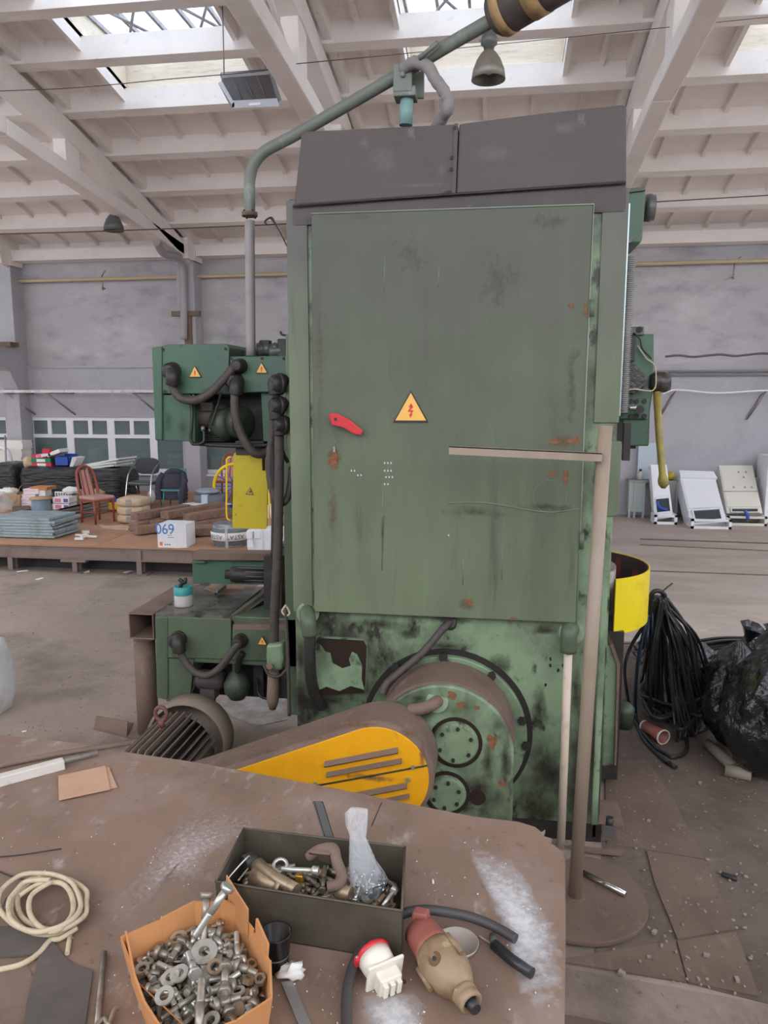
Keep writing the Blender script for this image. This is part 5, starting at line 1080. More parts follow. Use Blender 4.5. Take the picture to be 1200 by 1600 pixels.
# printed purple packs
for k in range(3):
    b, y, a, c = upb(82+0*k,777+10*k,108,786.5+10*k,808,.25); t = b.build('printed_carton', m_white, label=['top printed white and purple carton by the cable drum','middle printed white and purple carton by the cable drum','bottom printed white and purple carton by the cable drum'][k], cat='carton')
    for (u0, u1, m_) in ((99,106,mat('violet_print',(108,84,150),.5)),(86,95,m_pink)):
        MB().bx(V(u0,780,y).x, V(u1,780,y).x, y-.004, y, V(90,784.5+10*k,y).z, V(90,779+10*k,y).z).build('print_block', m_, t)
for k in range(6):
    a = V(88+k*4.4,768,y+.3); MB().bx(a.x,a.x+.012,a.y,a.y+.012,zp,a.z).build('crate_bar', m_white, t) if False else None
t = empty('plastic_crate', (V(99,780,y+.35).x,y+.4,zp), 'white plastic crate of cartons behind the purple packs', 'crate')
x0_, x1_ = V(87,768,y+.3).x, V(111,768,y+.3).x; z1_ = V(90,768,y+.3).z
for k in range(7): xx = x0_+(x1_-x0_)*k/6; MB().bx(xx-.008,xx+.008,y+.28,y+.3,zp,z1_).build('crate_bar', m_white, t)
MB().bx(x0_,x1_,y+.27,y+.31,z1_-.02,z1_).build('crate_rim', m_white, t); MB().bx(x0_+.02,x1_-.02,y+.31,y+.6,zp,z1_-.03).build('crate_load', m_kraft, t)
MB().blob(V(112,766,y+.3), (.3,.25,.12), .3, 3, seed=21).build('plastic_bag', m_paper, label='white rumpled bag above the crate left of the chair', cat='bag')
b, y, a, c = upb(113,770,140,803,803,.4); b.build('carton', m_kraft, label='tall brown carton standing behind the red wooden chair', cat='carton', bevel=.004)
MB().ob(V(148,772,y+.1)+Vector((0,.1,-.02)), (.16,.2,.16), (0,.5,.2)).build('carton', m_kraft, label='small tilted brown carton right behind the chair seat', cat='carton')
# light blue bag
MB().blob(Pz(46,812)+Vector((0,0,.06)), (.3,.25,.12), .3, 3, seed=22).build('plastic_bag', mat('sky_blue_bag', (140,190,214), .5), label='light blue crumpled bag before the cable drum', cat='bag')
b, y, a, c = upb(48,806,60,824,824,.1); b.build('paper_card', m_paper, label='white card propped on the blue-grey panels', cat='card')
# long grey profiles
for k in range(4):
    for j in range(2):
        a, c = Pz(82+j*2,820-k*.0), Pz(168,799); a, c = a+Vector((0,j*.14,.02+.055*k)), c+Vector((0,j*.14,.02+.055*k)); d = c-a
        MB().ob((a+c)/2+Vector((0,0,.01)), (d.length,.12,.045), (0,0,math.atan2(d.y,d.x))).build('steel_profile', mat('grey_profile', (150,154,158), .4, .4), label=['bottom','second','third','top'][k]+' layer '+['front','rear'][j]+' grey steel profile in the low stack behind the wooden chair', cat='profile', group='grey steel profiles behind the chair')
# blue-grey steel panels stack
y = Pz(40,842).y
for k in range(7):
    a, c = V(-12,840-k*3.6,y), V(88-R.uniform(0,9)-(8 if k == 6 else 0),840-k*3.6-3,y)
    t = MB().ob(((a.x+c.x)/2, y+.35+R.uniform(-.05,.05), zp+.035+.042*k), (c.x-a.x, .62, .03), (0, R.uniform(-.008,.008), R.uniform(-.07,.07))).build('folded_sheet', m_bluegrey, label=['bottom','second lowest','third lowest','middle','third highest','second highest','topmost'][[0,1,2,3,4,5,6][k]]+' folded blue-grey steel sheet in the stack at the deck front', cat='sheet', group='blue-grey sheets at the deck front')
    MB().ob(((a.x+c.x)/2, y+.02, zp+.035+.042*k), ((c.x-a.x)*.96, .02, .036), (0,0,R.uniform(-.03,.03))).build('panel_lip', m_bluegrey, t)
# scraps of white paper
for i, (px, py, w_, h_, rz) in enumerate(((128,838,.18,.05,.4),(143,841,.17,.045,-.1),(124,845,.12,.04,.1),(134,835,.1,.04,.9),(131,842,.1,.05,1.4))):
    MB().ob(Pz(px,py)+Vector((0,0,.02+.006*i)), (w_,h_,.02+.006*i), (R.uniform(-.1,.1),R.uniform(-.15,.15),rz)).build('foam_scrap', m_paper, label='white foam scrap in the small heap on the deck', cat='scrap', group='white scraps on the deck')
MB().pr([Pz(*p) for p in ((155,821),(170,824),(190,822),(206,825),(200,828),(178,827),(160,825))], (0,0,.02)).build('paper_sheet', m_sack, label='crumpled paper lying between the chair and the cement sacks', cat='paper')
# cement sacks
for k in range(3):
    q = Pz(201,819); MB().blob((q.x,q.y+.2,zp+.075+.135*k), (.46,.42,.15), .05, 3, .5, 30, 14, 30+k).build('cement_sack', m_sack, label=['bottom paper sack of the stack of three','middle paper sack of the stack of three','top paper sack of the stack of three'][k], cat='sack')
    MB().bx(q.x-.03,q.x+.07,q.y-.012,q.y-.008,zp+.03+.135*k,zp+.12+.135*k).build('sack_print', m_mk, [o for o in C.objects if o.name.startswith('cement_sack')][-1])
# yellow box and blue lump
b, y, a, c = upb(165,785,194,797,800,.22); t = b.build('toolbox', mat('box_yellow', (236,190,30), .5), label='bright yellow box on the deck right of the chair', cat='box', bevel=.01)
MB().blob(V(177,782,y+.1), (.12,.12,.12), .2, 2, seed=31).build('blue_lump', m_blue, label='small blue bundle on the yellow box', cat='bundle')
b, y, a, c = upb(212,781,229,793,796,.2); b.build('carton', m_card2, label='small brown carton under the black chair', cat='carton')
b, y, a, c = upb(199,773,222,786,790,.1); b.build('board', m_kraft, label='pale board standing behind the black chair legs', cat='board')
MB().blob((V(236,768,13.6).x,13.6,zp+.13), (.16,.16,.27), .15, 2, seed=33).build('plastic_bag', m_white, label='white bag between the black chair and the quilted jacket', cat='bag')
MB().cyl(V(192,733,13.9), (V(190,790,13.9).x,13.9,zp), .012, n=6).build('thin_rod', m_black, label='thin dark rod standing left of the black chair', cat='rod')
# red wooden chair (faces right)
def wood_chair(q, rz, label, s=1.0, m=m_wood, seat=m_seat):
    t = empty('wooden_chair', (0,0,0), label, 'chair')
    for sx, sy in ((-1,-1),(-1,1)): MB().tube([(-.21*s,sy*.19*s,0),(-.19*s,sy*.19*s,.45*s)], .022*s, 6).build('leg', m, t)
    for sy in (-1,1): MB().tube([(.22*s,sy*.2*s,0),(.21*s,sy*.2*s,.44*s)], [.02*s,.027*s], 6).build('leg', m, t)
    MB().ob((.01*s,0,.475*s), (.48*s,.46*s,.07*s)).build('seat', seat, t, bevel=.03)
    MB().ob((0,0,.43*s), (.44*s,.42*s,.05*s)).build('seat_rail', m, t)
    pts = [(-.2,-.19,.45),(-.26,-.2,.7),(-.32,-.17,.93),(-.345,-.08,1.02),(-.35,0,1.04),(-.345,.08,1.02),(-.32,.17,.93),(-.26,.2,.7),(-.2,.19,.45)]
    MB().tube(crs([Vector(p)*s for p in pts],4), .026*s, 8).build('back_frame', m, t)
    MB().hexa([Vector(p)*s for p in [(-.2,-.12,.5),(-.2,.12,.5),(-.23,.12,.5),(-.23,-.12,.5),(-.335,-.1,.97),(-.335,.1,.97),(-.355,.1,.97),(-.355,-.1,.97)]]).build('back_panel', seat, t)
    for sy in (-.1,0,.1): MB().tube([(-.195*s,sy*s,.5*s),(-.33*s,sy*.9*s,.98*s)], .012*s, 6).build('back_slat', m, t)
    for sy in (-1,1): MB().cyl((-.2*s,sy*.19*s,.2*s),(.21*s,sy*.2*s,.22*s),.012*s,n=6).build('stretcher', m, t)
    t.location = q; t.rotation_euler = (0,0,rz); return t
wood_chair(Pz(146,818)+Vector((0,.14,0)), -.45, 'red-brown wooden chair with pinkish seat on the deck', .86)
wood_chair(Pz(326,792)+Vector((0,1.0,0)), -1.57, 'second wooden chair, only its oval back showing behind the grey parcels', .86)
# black chair with chrome frame
q = Pz(214,796)+Vector((0,.3,0)); s = .9
t = empty('office_chair', q, 'black padded chair with chrome tube frame facing the camera', 'chair'); WP[t] = q.copy()
for sx in (-1,1):
    MB().tube(crs([q+Vector((sx*.27*s,-.25,0)), q+Vector((sx*.26*s,-.22,.3)), q+Vector((sx*.25*s,-.1,.62)), q+Vector((sx*.24*s,.22,.78*s+.1))]), .013, 8).build('leg', m_chrome, t)
    MB().tube([q+Vector((sx*.25*s,.25,0)), q+Vector((sx*.22*s,.1,.45))], .013, 8).build('leg', m_chrome, t)
MB().blob(q+Vector((0,0,.45)), (.46,.44,.07), .02, 2, .4, seed=1).build('seat', m_lampd, t)
MB().blob(q+Vector((0,.2,.74)), (.46,.06,.3), .02, 2, .55, seed=2).build('backrest', mat('charcoal_pad', (64,66,74), .8), t)
# quilted jacket over a chair
q = Pz(263,797)+Vector((0,.3,0)); t = empty('small_chair', q, 'chair with teal legs hidden under the quilted jacket', 'chair'); WP[t] = q.copy(); m_tl = mat('teal_leg', (80,140,150), .5)
for sx in (-1,1):
    for sy in (-1,1): MB().tube([q+Vector((sx*.16,sy*.16,0)), q+Vector((sx*.14,sy*.14,.36))], .014, 6).build('leg', m_tl, t)
MB().ob(q+Vector((0,0,.34)), (.36,.36,.03)).build('seat', m_tl, t); MB().ob(q+Vector((0,.17,.55)), (.34,.02,.3)).build('backrest', m_tl, t)
j = empty('quilted_jacket', q+Vector((0,0,.2)), 'dark navy quilted jacket draped over a chair on the deck', 'jacket')
b = MB(); n = 26; rows = 16; vs = []
for i in range(rows+1):
    u = i/rows; z = .16+.50*u; wx = .25*(1-.35*max(0,u-.6)/.4)*(1+.05*math.sin(u*math.pi*14)); wy = .15*(1-.5*max(0,u-.7)/.3)*(1+.06*math.sin(u*math.pi*14))
    for k in range(n): a_ = 2*math.pi*k/n; vs.append(q+Vector((wx*math.cos(a_)*(1+.06*noise.noise(Vector((a_,u*4,0)))), -.02+wy*math.sin(a_), z)))
b.add(vs, [(i*n+k, i*n+(k+1)%n, (i+1)*n+(k+1)%n, (i+1)*n+k) for i in range(rows) for k in range(n)], True); b.f += [tuple(range(n))[::-1], tuple(rows*n+k for k in range(n))]; b.s += [True, True]
b.build('jacket_body', m_navy, j)
for sx, ex in ((-1,-.24),(1,.2)):
    pts = crs([q+Vector((sx*.18,-.04,.62)), q+Vector((sx*.24,-.1,.5)), q+Vector((ex*1.02,-.13,.34)), q+Vector((ex*.98,-.15,.16 if sx < 0 else .04))], 6)
    MB().tube(pts, [.06+.007*math.cos(i*2.2) for i in range(len(pts))], 12).build('sleeve', m_navy, j)
MB().tube(crs([q+Vector((-.1,-.05,.64)), q+Vector((0,-.08,.68)), q+Vector((.12,-.05,.67)), q+Vector((.16,.03,.62))]), .05, 10).build('collar', m_navy, j)
# grey parcels with pale ribbon
for k, (p0,p1,p2,p3,lab) in enumerate(((296,784,350,798,'lower grey parcel bundle with a pale ribbon'),(298,772,346,785,'upper grey parcel bundle with a pale ribbon'))):
    y = 12.35; a, c = V(p0,p1,y), V(p2,p3,y); a.z, c.z = zp+.02+.17*(k+1), zp+.02+.17*k+.0
    t = MB().blob(((a.x+c.x)/2,y+.2,(a.z+c.z)/2), (c.x-a.x,.4,a.z-c.z), .06, 3, .5, seed=40+k).build('parcel', mat('grey_parcel', (104,106,112), .6), label=lab, cat='parcel')
    MB().ob((V(320,790,y).x,y+.19,(a.z+c.z)/2), (.11,.4,a.z-c.z+.01)).build('ribbon', mat('pale_ribbon', (176,190,204), .5), t)
MB().blob((V(318,768,12.35).x,12.55,zp+.4), (.42,.35,.1), .2, 3, seed=44).build('plastic_bag', mat('grey_blue_film', (150,160,170), .4), label='grey-blue film heaped on the grey parcels', cat='bag')
# plywood strip
MB().hexa([Pz(286,806)+Vector((0,0,.2)),Pz(330,812)+Vector((0,0,.2)),Pz(362,806)+Vector((0,0,.2)),Pz(330,801)+Vector((0,0,.2)),Pz(286,806)+Vector((0,0,.215)),Pz(330,812)+Vector((0,0,.215)),Pz(362,806)+Vector((0,0,.215)),Pz(330,801)+Vector((0,0,.215))]).build('thin_board', m_paper, label='thin white board lying on the timber beams', cat='board')
# log with dark end
a, c = Pz(229,818)+Vector((0,0,.1)), Pz(290,806)+Vector((0,0,.16))
t = MB().tube([a, a*.8+c*.2, c], [.05,.055,.05], 14).build('carpet_roll', m_sack, label='brown roll with a dark end lying across the timbers', cat='roll')
MB().tube([a-(c-a)*.02, a+(c-a)*.25], .058, 14).build('dark_sleeve', m_lampd, t)
# timber beams
bm_ = [((206,832),(262,818),0),((208,838),(300,826),0),((232,828),(345,812),0),((250,836),(352,822),0),((262,842),(330,838),0),((208,828),(290,812),1),((255,826),(345,808),1),((290,830),(356,818),1),((300,836),(350,834),0)]
for i, (p, q, l) in enumerate(bm_):
    a, c = Pz(*p), Pz(*q); a = a+Vector((0,.06,.075+.12*l)); c = c+Vector((0,.06,.075+.12*l)); d = c-a
    MB().ob((a+c)/2, (min(d.length,1.7), .17, .115), (0, -.0, math.atan2(d.y,d.x))).build('timber_beam', m_sleeper, label=['shortest front-left lower','lower left','lower rear','lower middle','lower beam just behind the white box,','upper left','upper middle','upper right','lower right'][i]+' weathered timber beam in the loose heap', cat='timber', group='timber beams on the deck', bevel=.008)
MB().tube([Pz(300,842)+Vector((0,0,.03)), Pz(310,840)+Vector((0,0,.03))], .01, 6).build('thin_rod', m_black, label='short dark rod on the deck right of the white box', cat='rod')
# box 069
q = Pz(260,856); y = q.y; a, c = V(245,819,y), V(276,855,y); dx_ = V(296,853,y+.45).x-c.x
t = empty('white_carton', ((a.x+c.x)/2,y+.2,zp), 'white carton with blue hand-painted numbers on the deck edge', 'carton')
MB().bx(a.x, c.x+.0, y, y+.36, zp, a.z).build('carton_body', m_white, t, bevel=.004)
MB().hexa([(c.x+.002,y,zp),(c.x+.12,y+.05,zp),(c.x+.12,y+.36,zp),(c.x+.002,y+.36,zp),(c.x+.002,y,a.z-.005),(c.x+.12,y+.05,a.z-.005),(c.x+.12,y+.36,a.z-.005),(c.x+.002,y+.36,a.z-.005)]).build('carton_side', m_white, t)
w_ = c.x-a.x; h_ = a.z-zp
text_mesh('069', .2, mat('blue_marker', (70,130,200), .6), 'painted_number', t, lambda v: Vector((a.x+w_*.42+v.x*.9+v.z*0, y-.004-v.z, zp+h_*.78+v.y)), .001)
MB().bx(a.x+.03,a.x+.07,y-.003,y,zp+.03,zp+.08).build('orange_mark', mat('orange_mark', (236,130,60), .5), t)
for k in range(3): MB().bx(a.x+.1+.03*k,a.x+.12+.03*k,y-.003,y,zp+.035,zp+.055).build('print_block', m_mk, t)
for k, (z_, l_) in enumerate(((.25,.1),(.17,.06),(.14,.09))): MB().bx(c.x-.12,c.x-.12+l_,y-.003,y,zp+z_,zp+z_+.008).build('print_line', m_mk, t)
# ASTAT coil
q = Pz(351,856)+Vector((0,.26,0)); t = empty('cable_coil', q, 'shrink-wrapped coil of grey cable with a printed white band', 'coil')
ro = .268; hh = .30; prof = [(.1,0),(ro-.04,0)]
for k in range(9): z = .01+hh*k/9; e_ = .04*abs((k+.5)/9-.5)**2*4; prof += [(ro-e_-.01,z),(ro-e_,z+hh/18)]
prof += [(ro-.05,hh),(.1,hh),(.1,0)]
MB().lathe(prof, q, n=40).build('coil_body', mat('grey_coil', (110,118,124), .35, layers=[((190,194,198), (2,2,18), .55,.62,.7)]), t)
MB().lathe([(ro+.002,.09),(ro+.004,.09),(ro+.004,.2),(ro+.002,.2)], q, n=48).build('paper_band', m_paper, t)
for sgn in (0,):
    for ang0 in (-58, -122):
        def TT(v, a0=math.radians(ang0)):
            ang = a0-(v.x)/(ro)   # band reads upside down in the photograph
            rad = ro+.006+v.z; return Vector((q.x+rad*math.cos(ang), q.y+rad*math.sin(ang), q.z+.145-v.y))
        text_mesh('ASTAT', .085, m_lampd, 'band_lettering', t, TT, .001)
MB().ob(q+Vector((.035,-ro-.0,.14)), (.04,.02,.29)).build('tape_strip', m_wrap, t)
# white plastic bins
for i, (p0,p1,p2,p3,lab) in enumerate(((386,828,410,850,'left white plastic parts bin stack with small boxes on its face'),(410,827,440,862,'white plastic bin beside the bin stack, next to the machine'))):
    b, y, a, c = upb(p0,p1,p2,862,862,.3); t = b.build('plastic_bin', m_white, label=lab, cat='bin', bevel=.006)
for k, (px, py) in enumerate(((387,829),(399,829),(388,843))):
    y = Pz(398,862).y; MB().bx(V(px,py,y).x, V(px+9,py,y).x, y-.06, y-.002, V(px,py+11,y).z, V(px,py,y).z).build('drawer', m_white, [o for o in C.objects if o.name.startswith('plastic_bin')][0], bevel=.004)
MB().blob((V(430,808,11.65).x,11.65,V(430,813,11.65).z+.12), (.4,.28,.3), .12, 2, seed=50).build('plastic_bag', m_white, label='white stuffed bag on the deck right of the yellow sheet', cat='bag')
MB().bx(V(410,820,11.4).x, V(450,820,11.4).x, 11.5, 11.8, zp, V(420,812,11.4).z).build('carton', m_card2, label='pale cardboard box behind the white bins', cat='carton')
# yellow wheel with blue spokes
yw = 13.1; cq = V(368,760,yw); rw = .40
t = empty('yellow_wheel', (cq.x,yw,zp), 'big yellow wheel with blue spokes behind the hanging yellow sheet', 'wheel')
MB().tube([cq+Vector((rw*math.cos(a_*.2094),0,rw*math.sin(a_*.2094))) for a_ in range(30)], .03, 8, closed=True).build('rim', mat('wheel_yellow', (244,206,30), .4), t)
for k in range(12): a_ = k*.5236; MB().cyl(cq, cq+Vector((rw*math.cos(a_),0,rw*math.sin(a_))), .008, n=6).build('spoke', m_blue, t)
MB().cyl(cq+Vector((0,-.05,0)), cq+Vector((0,.05,0)), .05, n=16).build('hub', m_blue, t)
MB().ob((cq.x,yw,zp+.06), (.6,.3,.1)).build('wheel_stand', m_blue, t)
y = 11.2; MB().tube(crs([V(361,714,y), V(355,717,y), V(354,724,y), V(354,770,y), V(354,804,y), V(357,812,y), V(366,815,y)],5), .014, 8).build('yellow_tube_frame', mat('wheel_yellow', ''), t)
MB().tube([V(420,760,y), V(421,812,y)], .014, 8).build('yellow_tube_frame', mat('wheel_yellow', ''), t)
# small litter on the hall floor
for i, (px, py, w_) in enumerate(((35,893,.14),(135,893,.16),(200,894,.12),(38,1144,.03),(62,905,.1),(1172,848,.1))):
    MB().ob(G(px,py)+Vector((0,0,.006)), (w_,w_*.5,.006), (0,0,R.uniform(0,3))).build('litter', m_paper, label='small pale paper scrap lying on the hall floor', cat='litter', group='paper scraps on the floor')
# ================= FOREGROUND TABLE =================
ZT = 1.15
T_ = lambda px, py, z=0.0: G(px, py, ZT+z)
tb = empty('work_table', (-.6,1.6,-.22), 'large rusty steel plate table with a torn corner in the foreground', 'table')
jag = [(810,1284),(836,1292),(846,1300),(852,1296),(848,1306),(862,1310),(856,1316),(868,1322),(878,1330),(883,1348)]
edge = [(-260,1112),(0,1148),(60,1154),(120,1161),(165,1170),(215,1178),(300,1190),(420,1212),(530,1233),(640,1256),(740,1276)]+jag+[(884,1450),(882,1620),(880,2100)]
pts = [T_(px,py) for px, py in edge]+[T_(-900,2100), T_(-900,1180)]
MB().pr([p-Vector((0,0,.012)) for p in pts][::-1], (0,0,.012)).build('table_plate', m_table, tb)
for (px, py) in ((840,1330),(60,1230),(820,1900),(-150,1800)):
    q = T_(px, py); MB().bx(q.x-.03,q.x+.03,q.y-.03,q.y+.03,-.22,ZT-.06).build('leg', m_rust, tb)
q0, q1, q2, q3 = T_(60,1230), T_(840,1330), T_(820,1900), T_(-150,1800)
for u, v in ((q0,q1),(q1,q2),(q2,q3),(q3,q0)):
    d = v-u; MB().ob((u+v)/2-Vector((0,0,.037)), (d.length,.05,.05), (0,0,math.atan2(d.y,d.x))).build('apron', m_rust, tb)
# whitish scuffs and spilled white powder
def spill(name, pts, h, label, m=m_powder, seed=0):
    c = sum((T_(*p) for p in pts), Vector())/len(pts); out = crs([T_(*p) for p in pts], 5, True); n = len(out); b = MB(); rings = 7; vs = []
    for i in range(rings+1):
        u = i/rings
        for k in range(n): p = c.lerp(out[k], u); vs.append(Vector((p.x, p.y, ZT+.0008+max(0,(h*(1-u**1.5)*(.5+.8*abs(noise.noise(p*26+Vector((seed,0,0)))))-h*.12*u)))))
    b.add(vs, [(i*n+k,(i+1)*n+k,(i+1)*n+(k+1)%n,i*n+(k+1)%n) for i in range(rings) for k in range(n)], True)
    return b.build(name, m, label=label, cat='powder', kind='stuff')
def dust(name, pts, label, m, peak=.5):
    """thin film of powder: cover falls from the middle to the rim"""
    c = sum((T_(*p) for p in pts), Vector())/len(pts); out = crs([T_(*p) for p in pts], 5, True); n = len(out); b = MB(); rings = 8; vs = []; cv = []
    for i in range(rings+1):
        u = i/rings
        for k in range(n): p = c.lerp(out[k], u); vs.append(Vector((p.x, p.y, ZT+.0006))); cv.append(peak*(1-u**1.6)-.0)
    b.add(vs, [(i*n+k,(i+1)*n+k,(i+1)*n+(k+1)%n,i*n+(k+1)%n) for i in range(rings) for k in range(n)])
    o = b.build(name, m, label=label, cat='powder', kind='stuff'); at = o.data.attributes.new('cover', 'FLOAT', 'POINT'); at.data.foreach_set('value', cv); return o
m_d1 = dust_mat('film_of_white_powder', (205,204,206), 34, .55, 1.15); m_d2 = dust_mat('scuffed_pale_film', (186,174,170), 70, .76, 1.12)
dust('white_powder', [(730,1318),(775,1330),(822,1362),(845,1410),(872,1455),(880,1500),(884,1560),(860,1592),(820,1570),(800,1520),(790,1470),(760,1400),(738,1350)], 'white powder spilled over the right end of the table', m_d1, .62)
dust('white_powder', [(560,1570),(600,1545),(650,1552),(668,1585),(650,1640),(580,1640)], 'white powder patch at the bottom edge below the socket', m_d1, .6)
dust('scuff_film', [(300,1245),(400,1235),(455,1262),(360,1330),(330,1390),(240,1400),(180,1450),(165,1500),(150,1440),(200,1350),(250,1290)], 'pale scuffed film on the table left of the tin tray', m_d2, .5)
# ---- tin tray ----
h_ = .125
rim = [T_(337,1378,h_), T_(628,1424,h_), T_(633,1324,h_), T_(381,1295,h_)]
tt = empty('tin_tray', T_(480,1400), 'open rectangular grey-green tin tray full of old metal parts', 'tray')
bot = [Vector((p.x,p.y,ZT+.001)) for p in rim]; nm = ['front_wall','end_wall','rear_wall','end_wall']; cc = sum(bot, Vector())/4
for i in range(4):
    a, c = bot[i], bot[(i+1) % 4]; inn = (cc-(a+c)/2).normalized()*.003
    MB().hexa([a,c,c+inn,a+inn]+[p+Vector((0,0,h_)) for p in (a,c,c+inn,a+inn)]).tube([a+Vector((0,0,h_)), c+Vector((0,0,h_))], .003, 6).build(nm[i], m_traym, tt)
MB().pr(bot, (0,0,.003)).build('tray_bottom', m_traym, tt)
# protos for small hardware, built at the origin lying along x
def bolt_proto(L_, r, m, label, name='bolt', nut=False):
    b = MB(); b.tube([(-L_/2-r*1.3,0,0),(-L_/2,0,0)], r*1.85, 6)
    n = max(8,int(L_*.5/.003)); b.tube([(-L_/2,0,0),(L_/2-L_*.5,0,0)], r, 10)
    pts = [(L_/2-L_*.5+L_*.5*i/n,0,0) for i in range(n+1)]; b.tube(pts, [r*(.98 if i % 2 else .86) for i in range(n+1)], 8)
    if nut: b.tube([(L_*.22,0,0),(L_*.22+r*1.5,0,0)], r*1.8, 6)
    return b.build(name, m, label=label, cat='bolt', keep=True)
def ring_proto(r0, r1, h, m, label, name='washer', n=20, cat=None):
    b = MB(); b.lathe([(r0,-h/2),(r1,-h/2),(r1,h/2),(r0,h/2),(r0,-h/2)], n=n); b.s = [False]*len(b.f)
    return b.build(name, m, label=label, cat=cat or name, keep=True)
class Heap:
    def __init__(s, poly, z0, cell=.004):
        s.poly = poly; s.x0 = min(p.x for p in poly); s.y0 = min(p.y for p in poly); s.c = cell
        s.nx = int((max(p.x for p in poly)-s.x0)/cell)+2; s.ny = int((max(p.y for p in poly)-s.y0)/cell)+2; s.h = [[z0]*s.ny for _ in range(s.nx)]
    def inside(s, x, y, mg=0):
        n = len(s.poly); cx = sum(p.x for p in s.poly)/n; cy = sum(p.y for p in s.poly)/n; x = cx+(x-cx)*(1+mg); y = cy+(y-cy)*(1+mg); ok = False
        for i in range(n):
            a, b = s.poly[i], s.poly[i-1]
            if (a.y > y) != (b.y > y) and x < (b.x-a.x)*(y-a.y)/(b.y-a.y)+a.x: ok = not ok
        return ok
    def at(s, x, y):
        i, j = int((x-s.x0)/s.c), int((y-s.y0)/s.c)
        return (i, j) if 0 <= i < s.nx and 0 <= j < s.ny else None
    def drop(s, foot, rr):
        """foot: list of (x, y, r); returns rest height"""
        hs = sorted(s.h[k[0]][k[1]] for k in (s.at(x, y) for x, y, _ in foot) if k)
        return hs[int(len(hs)*rr)] if hs else None
    def fill(s, foot, z):
        for x, y, r in foot:
            k = s.at(x, y)
            if k: s.h[k[0]][k[1]] = max(s.h[k[0]][k[1]], z)
def footprint(x, y, a, L_, w):
    out = []; n = max(2,int(L_/.005)); m = max(2,int(w/.005))
    for i in range(n+1):
        for j in range(m+1):
            u = -L_/2+L_*i/n; v = -w/2+w*j/m; out.append((x+u*math.cos(a)-v*math.sin(a), y+u*math.sin(a)+v*math.cos(a), 0))
    return out
def pile(hp, specs, rnd, cap_z, mg=.12, where=''):
    lx = max(p.x for p in hp.poly)-hp.x0; ly = max(p.y for p in hp.poly)-hp.y0
    """specs: (proto, length, width, thickness, flat, count)"""
    base_ = [sp[0]['label'] for sp in specs]
    items = [k for k, sp in enumerate(specs) for _ in range(sp[5])]; rnd.shuffle(items); used = set()
    for k in items:
        pr, L_, w_, th, flat, _ = specs[k]
        best = None
        for _ in range(14):
            x = rnd.uniform(hp.x0, hp.x0+hp.nx*hp.c); y = rnd.uniform(hp.y0, hp.y0+hp.ny*hp.c); a = rnd.uniform(0, 6.28)
            e = L_*.5
            if not all(hp.inside(x+e*math.cos(a)*q, y+e*math.sin(a)*q, mg) for q in (-1,0,1)): continue
            fp = footprint(x, y, a, L_, w_); z = hp.drop(fp, .72)
            if z is not None and (best is None or z < best[0]): best = (z, x, y, a, fp)
        if best is None or best[0] > cap_z: continue
        z, x, y, a, fp = best; hp.fill(fp, z+th*.9)
        rot = (rnd.uniform(-.35,.35), rnd.uniform(-.35,.35), a) if flat else (rnd.uniform(0,1), rnd.uniform(-.32,.32), a)
        lab = base_[k]+', '+('buried low' if z < ZT+.03 else 'halfway up' if z < ZT+.058 else 'on top')+' '+{(0,0):'at the near left corner',(1,0):'by the near wall',(2,0):'at the near right corner',(0,1):'by the left wall',(1,1):'in the middle',(2,1):'by the right wall',(0,2):'at the far left corner',(1,2):'by the far wall',(2,2):'at the far right corner'}[(min(2,int(3*(x-hp.x0)/lx)), min(2,int(3*(y-hp.y0)/ly)))]+' of the '+where
        if k in used: o = dup(pr, (x,y,z+th/2), rot)
        else: o = pr; used.add(k); o.location = (x,y,z+th/2); o.rotation_euler = rot
        o['label'] = lab
    for k, sp in enumerate(specs):
        if k not in used: bpy.data.objects.remove(sp[0])
def grp(o, g): o['group'] = g; return o
# ---- carton of bolts ----
hb_ = .10
rp = [(188,1466),(250,1436),(303,1409),(345,1405),(369,1411),(398,1452),(424,1500),(426,1556),(372,1600),(308,1618),(250,1612),(222,1560)]
rimp = [T_(px,py,hb_) for px, py in rp]; cen = sum(rimp, Vector())/len(rimp)
foot = [Vector((cen.x+(p.x-cen.x)*.9, cen.y+(p.y-cen.y)*.9, ZT+.001)) for p in rimp]
cb = empty('bolt_carton', Vector((cen.x,cen.y,ZT)), 'cut-down orange cardboard box heaped with bolts and washers', 'box')
MB().pr(foot, (0,0,.004)).build('carton_bottom', m_card, cb)
for i in range(len(rimp)):
    a, c, A, Cc = foot[i], foot[(i+1)%len(rimp)], rimp[i].copy(), rimp[(i+1)%len(rimp)].copy()
    A.z += R.uniform(-.006,.008); Cc.z += R.uniform(-.006,.008); inn = (cen-(A+Cc)/2); inn.z = 0; inn = inn.normalized()*.005
    MB().hexa([a,c,c+inn,a+inn,A,Cc,Cc+inn,A+inn]).build('carton_wall', m_card, cb)
for (p, q, dz) in (((356,1406),(390,1462),.035),((404,1468),(422,1510),.022),((196,1478),(208,1540),.006)):
    a, c = T_(*p, hb_-.03), T_(*q, hb_-.03); inn = (cen-(a+c)/2); inn.z = 0; inn = inn.normalized()*.005
    MB().hexa([a+inn,c+inn,c+inn*2,a+inn*2]+[v+Vector((0,0,dz+.03)) for v in (a,c,c+inn,a+inn)]).build('carton_flap', m_card, cb)
a, c = T_(210,1532,hb_-.012), T_(290,1606,hb_-.012); inn = (cen-(a+c)/2); inn.z = 0; inn = inn.normalized()*.02
MB().hexa([a,c,c+Vector((0,0,.004)),a+Vector((0,0,.004)),a+inn+Vector((0,0,-.03)),c+inn+Vector((0,0,-.03)),c+inn+Vector((0,0,-.026)),a+inn+Vector((0,0,-.026))]).build('carton_flap', m_card, cb)
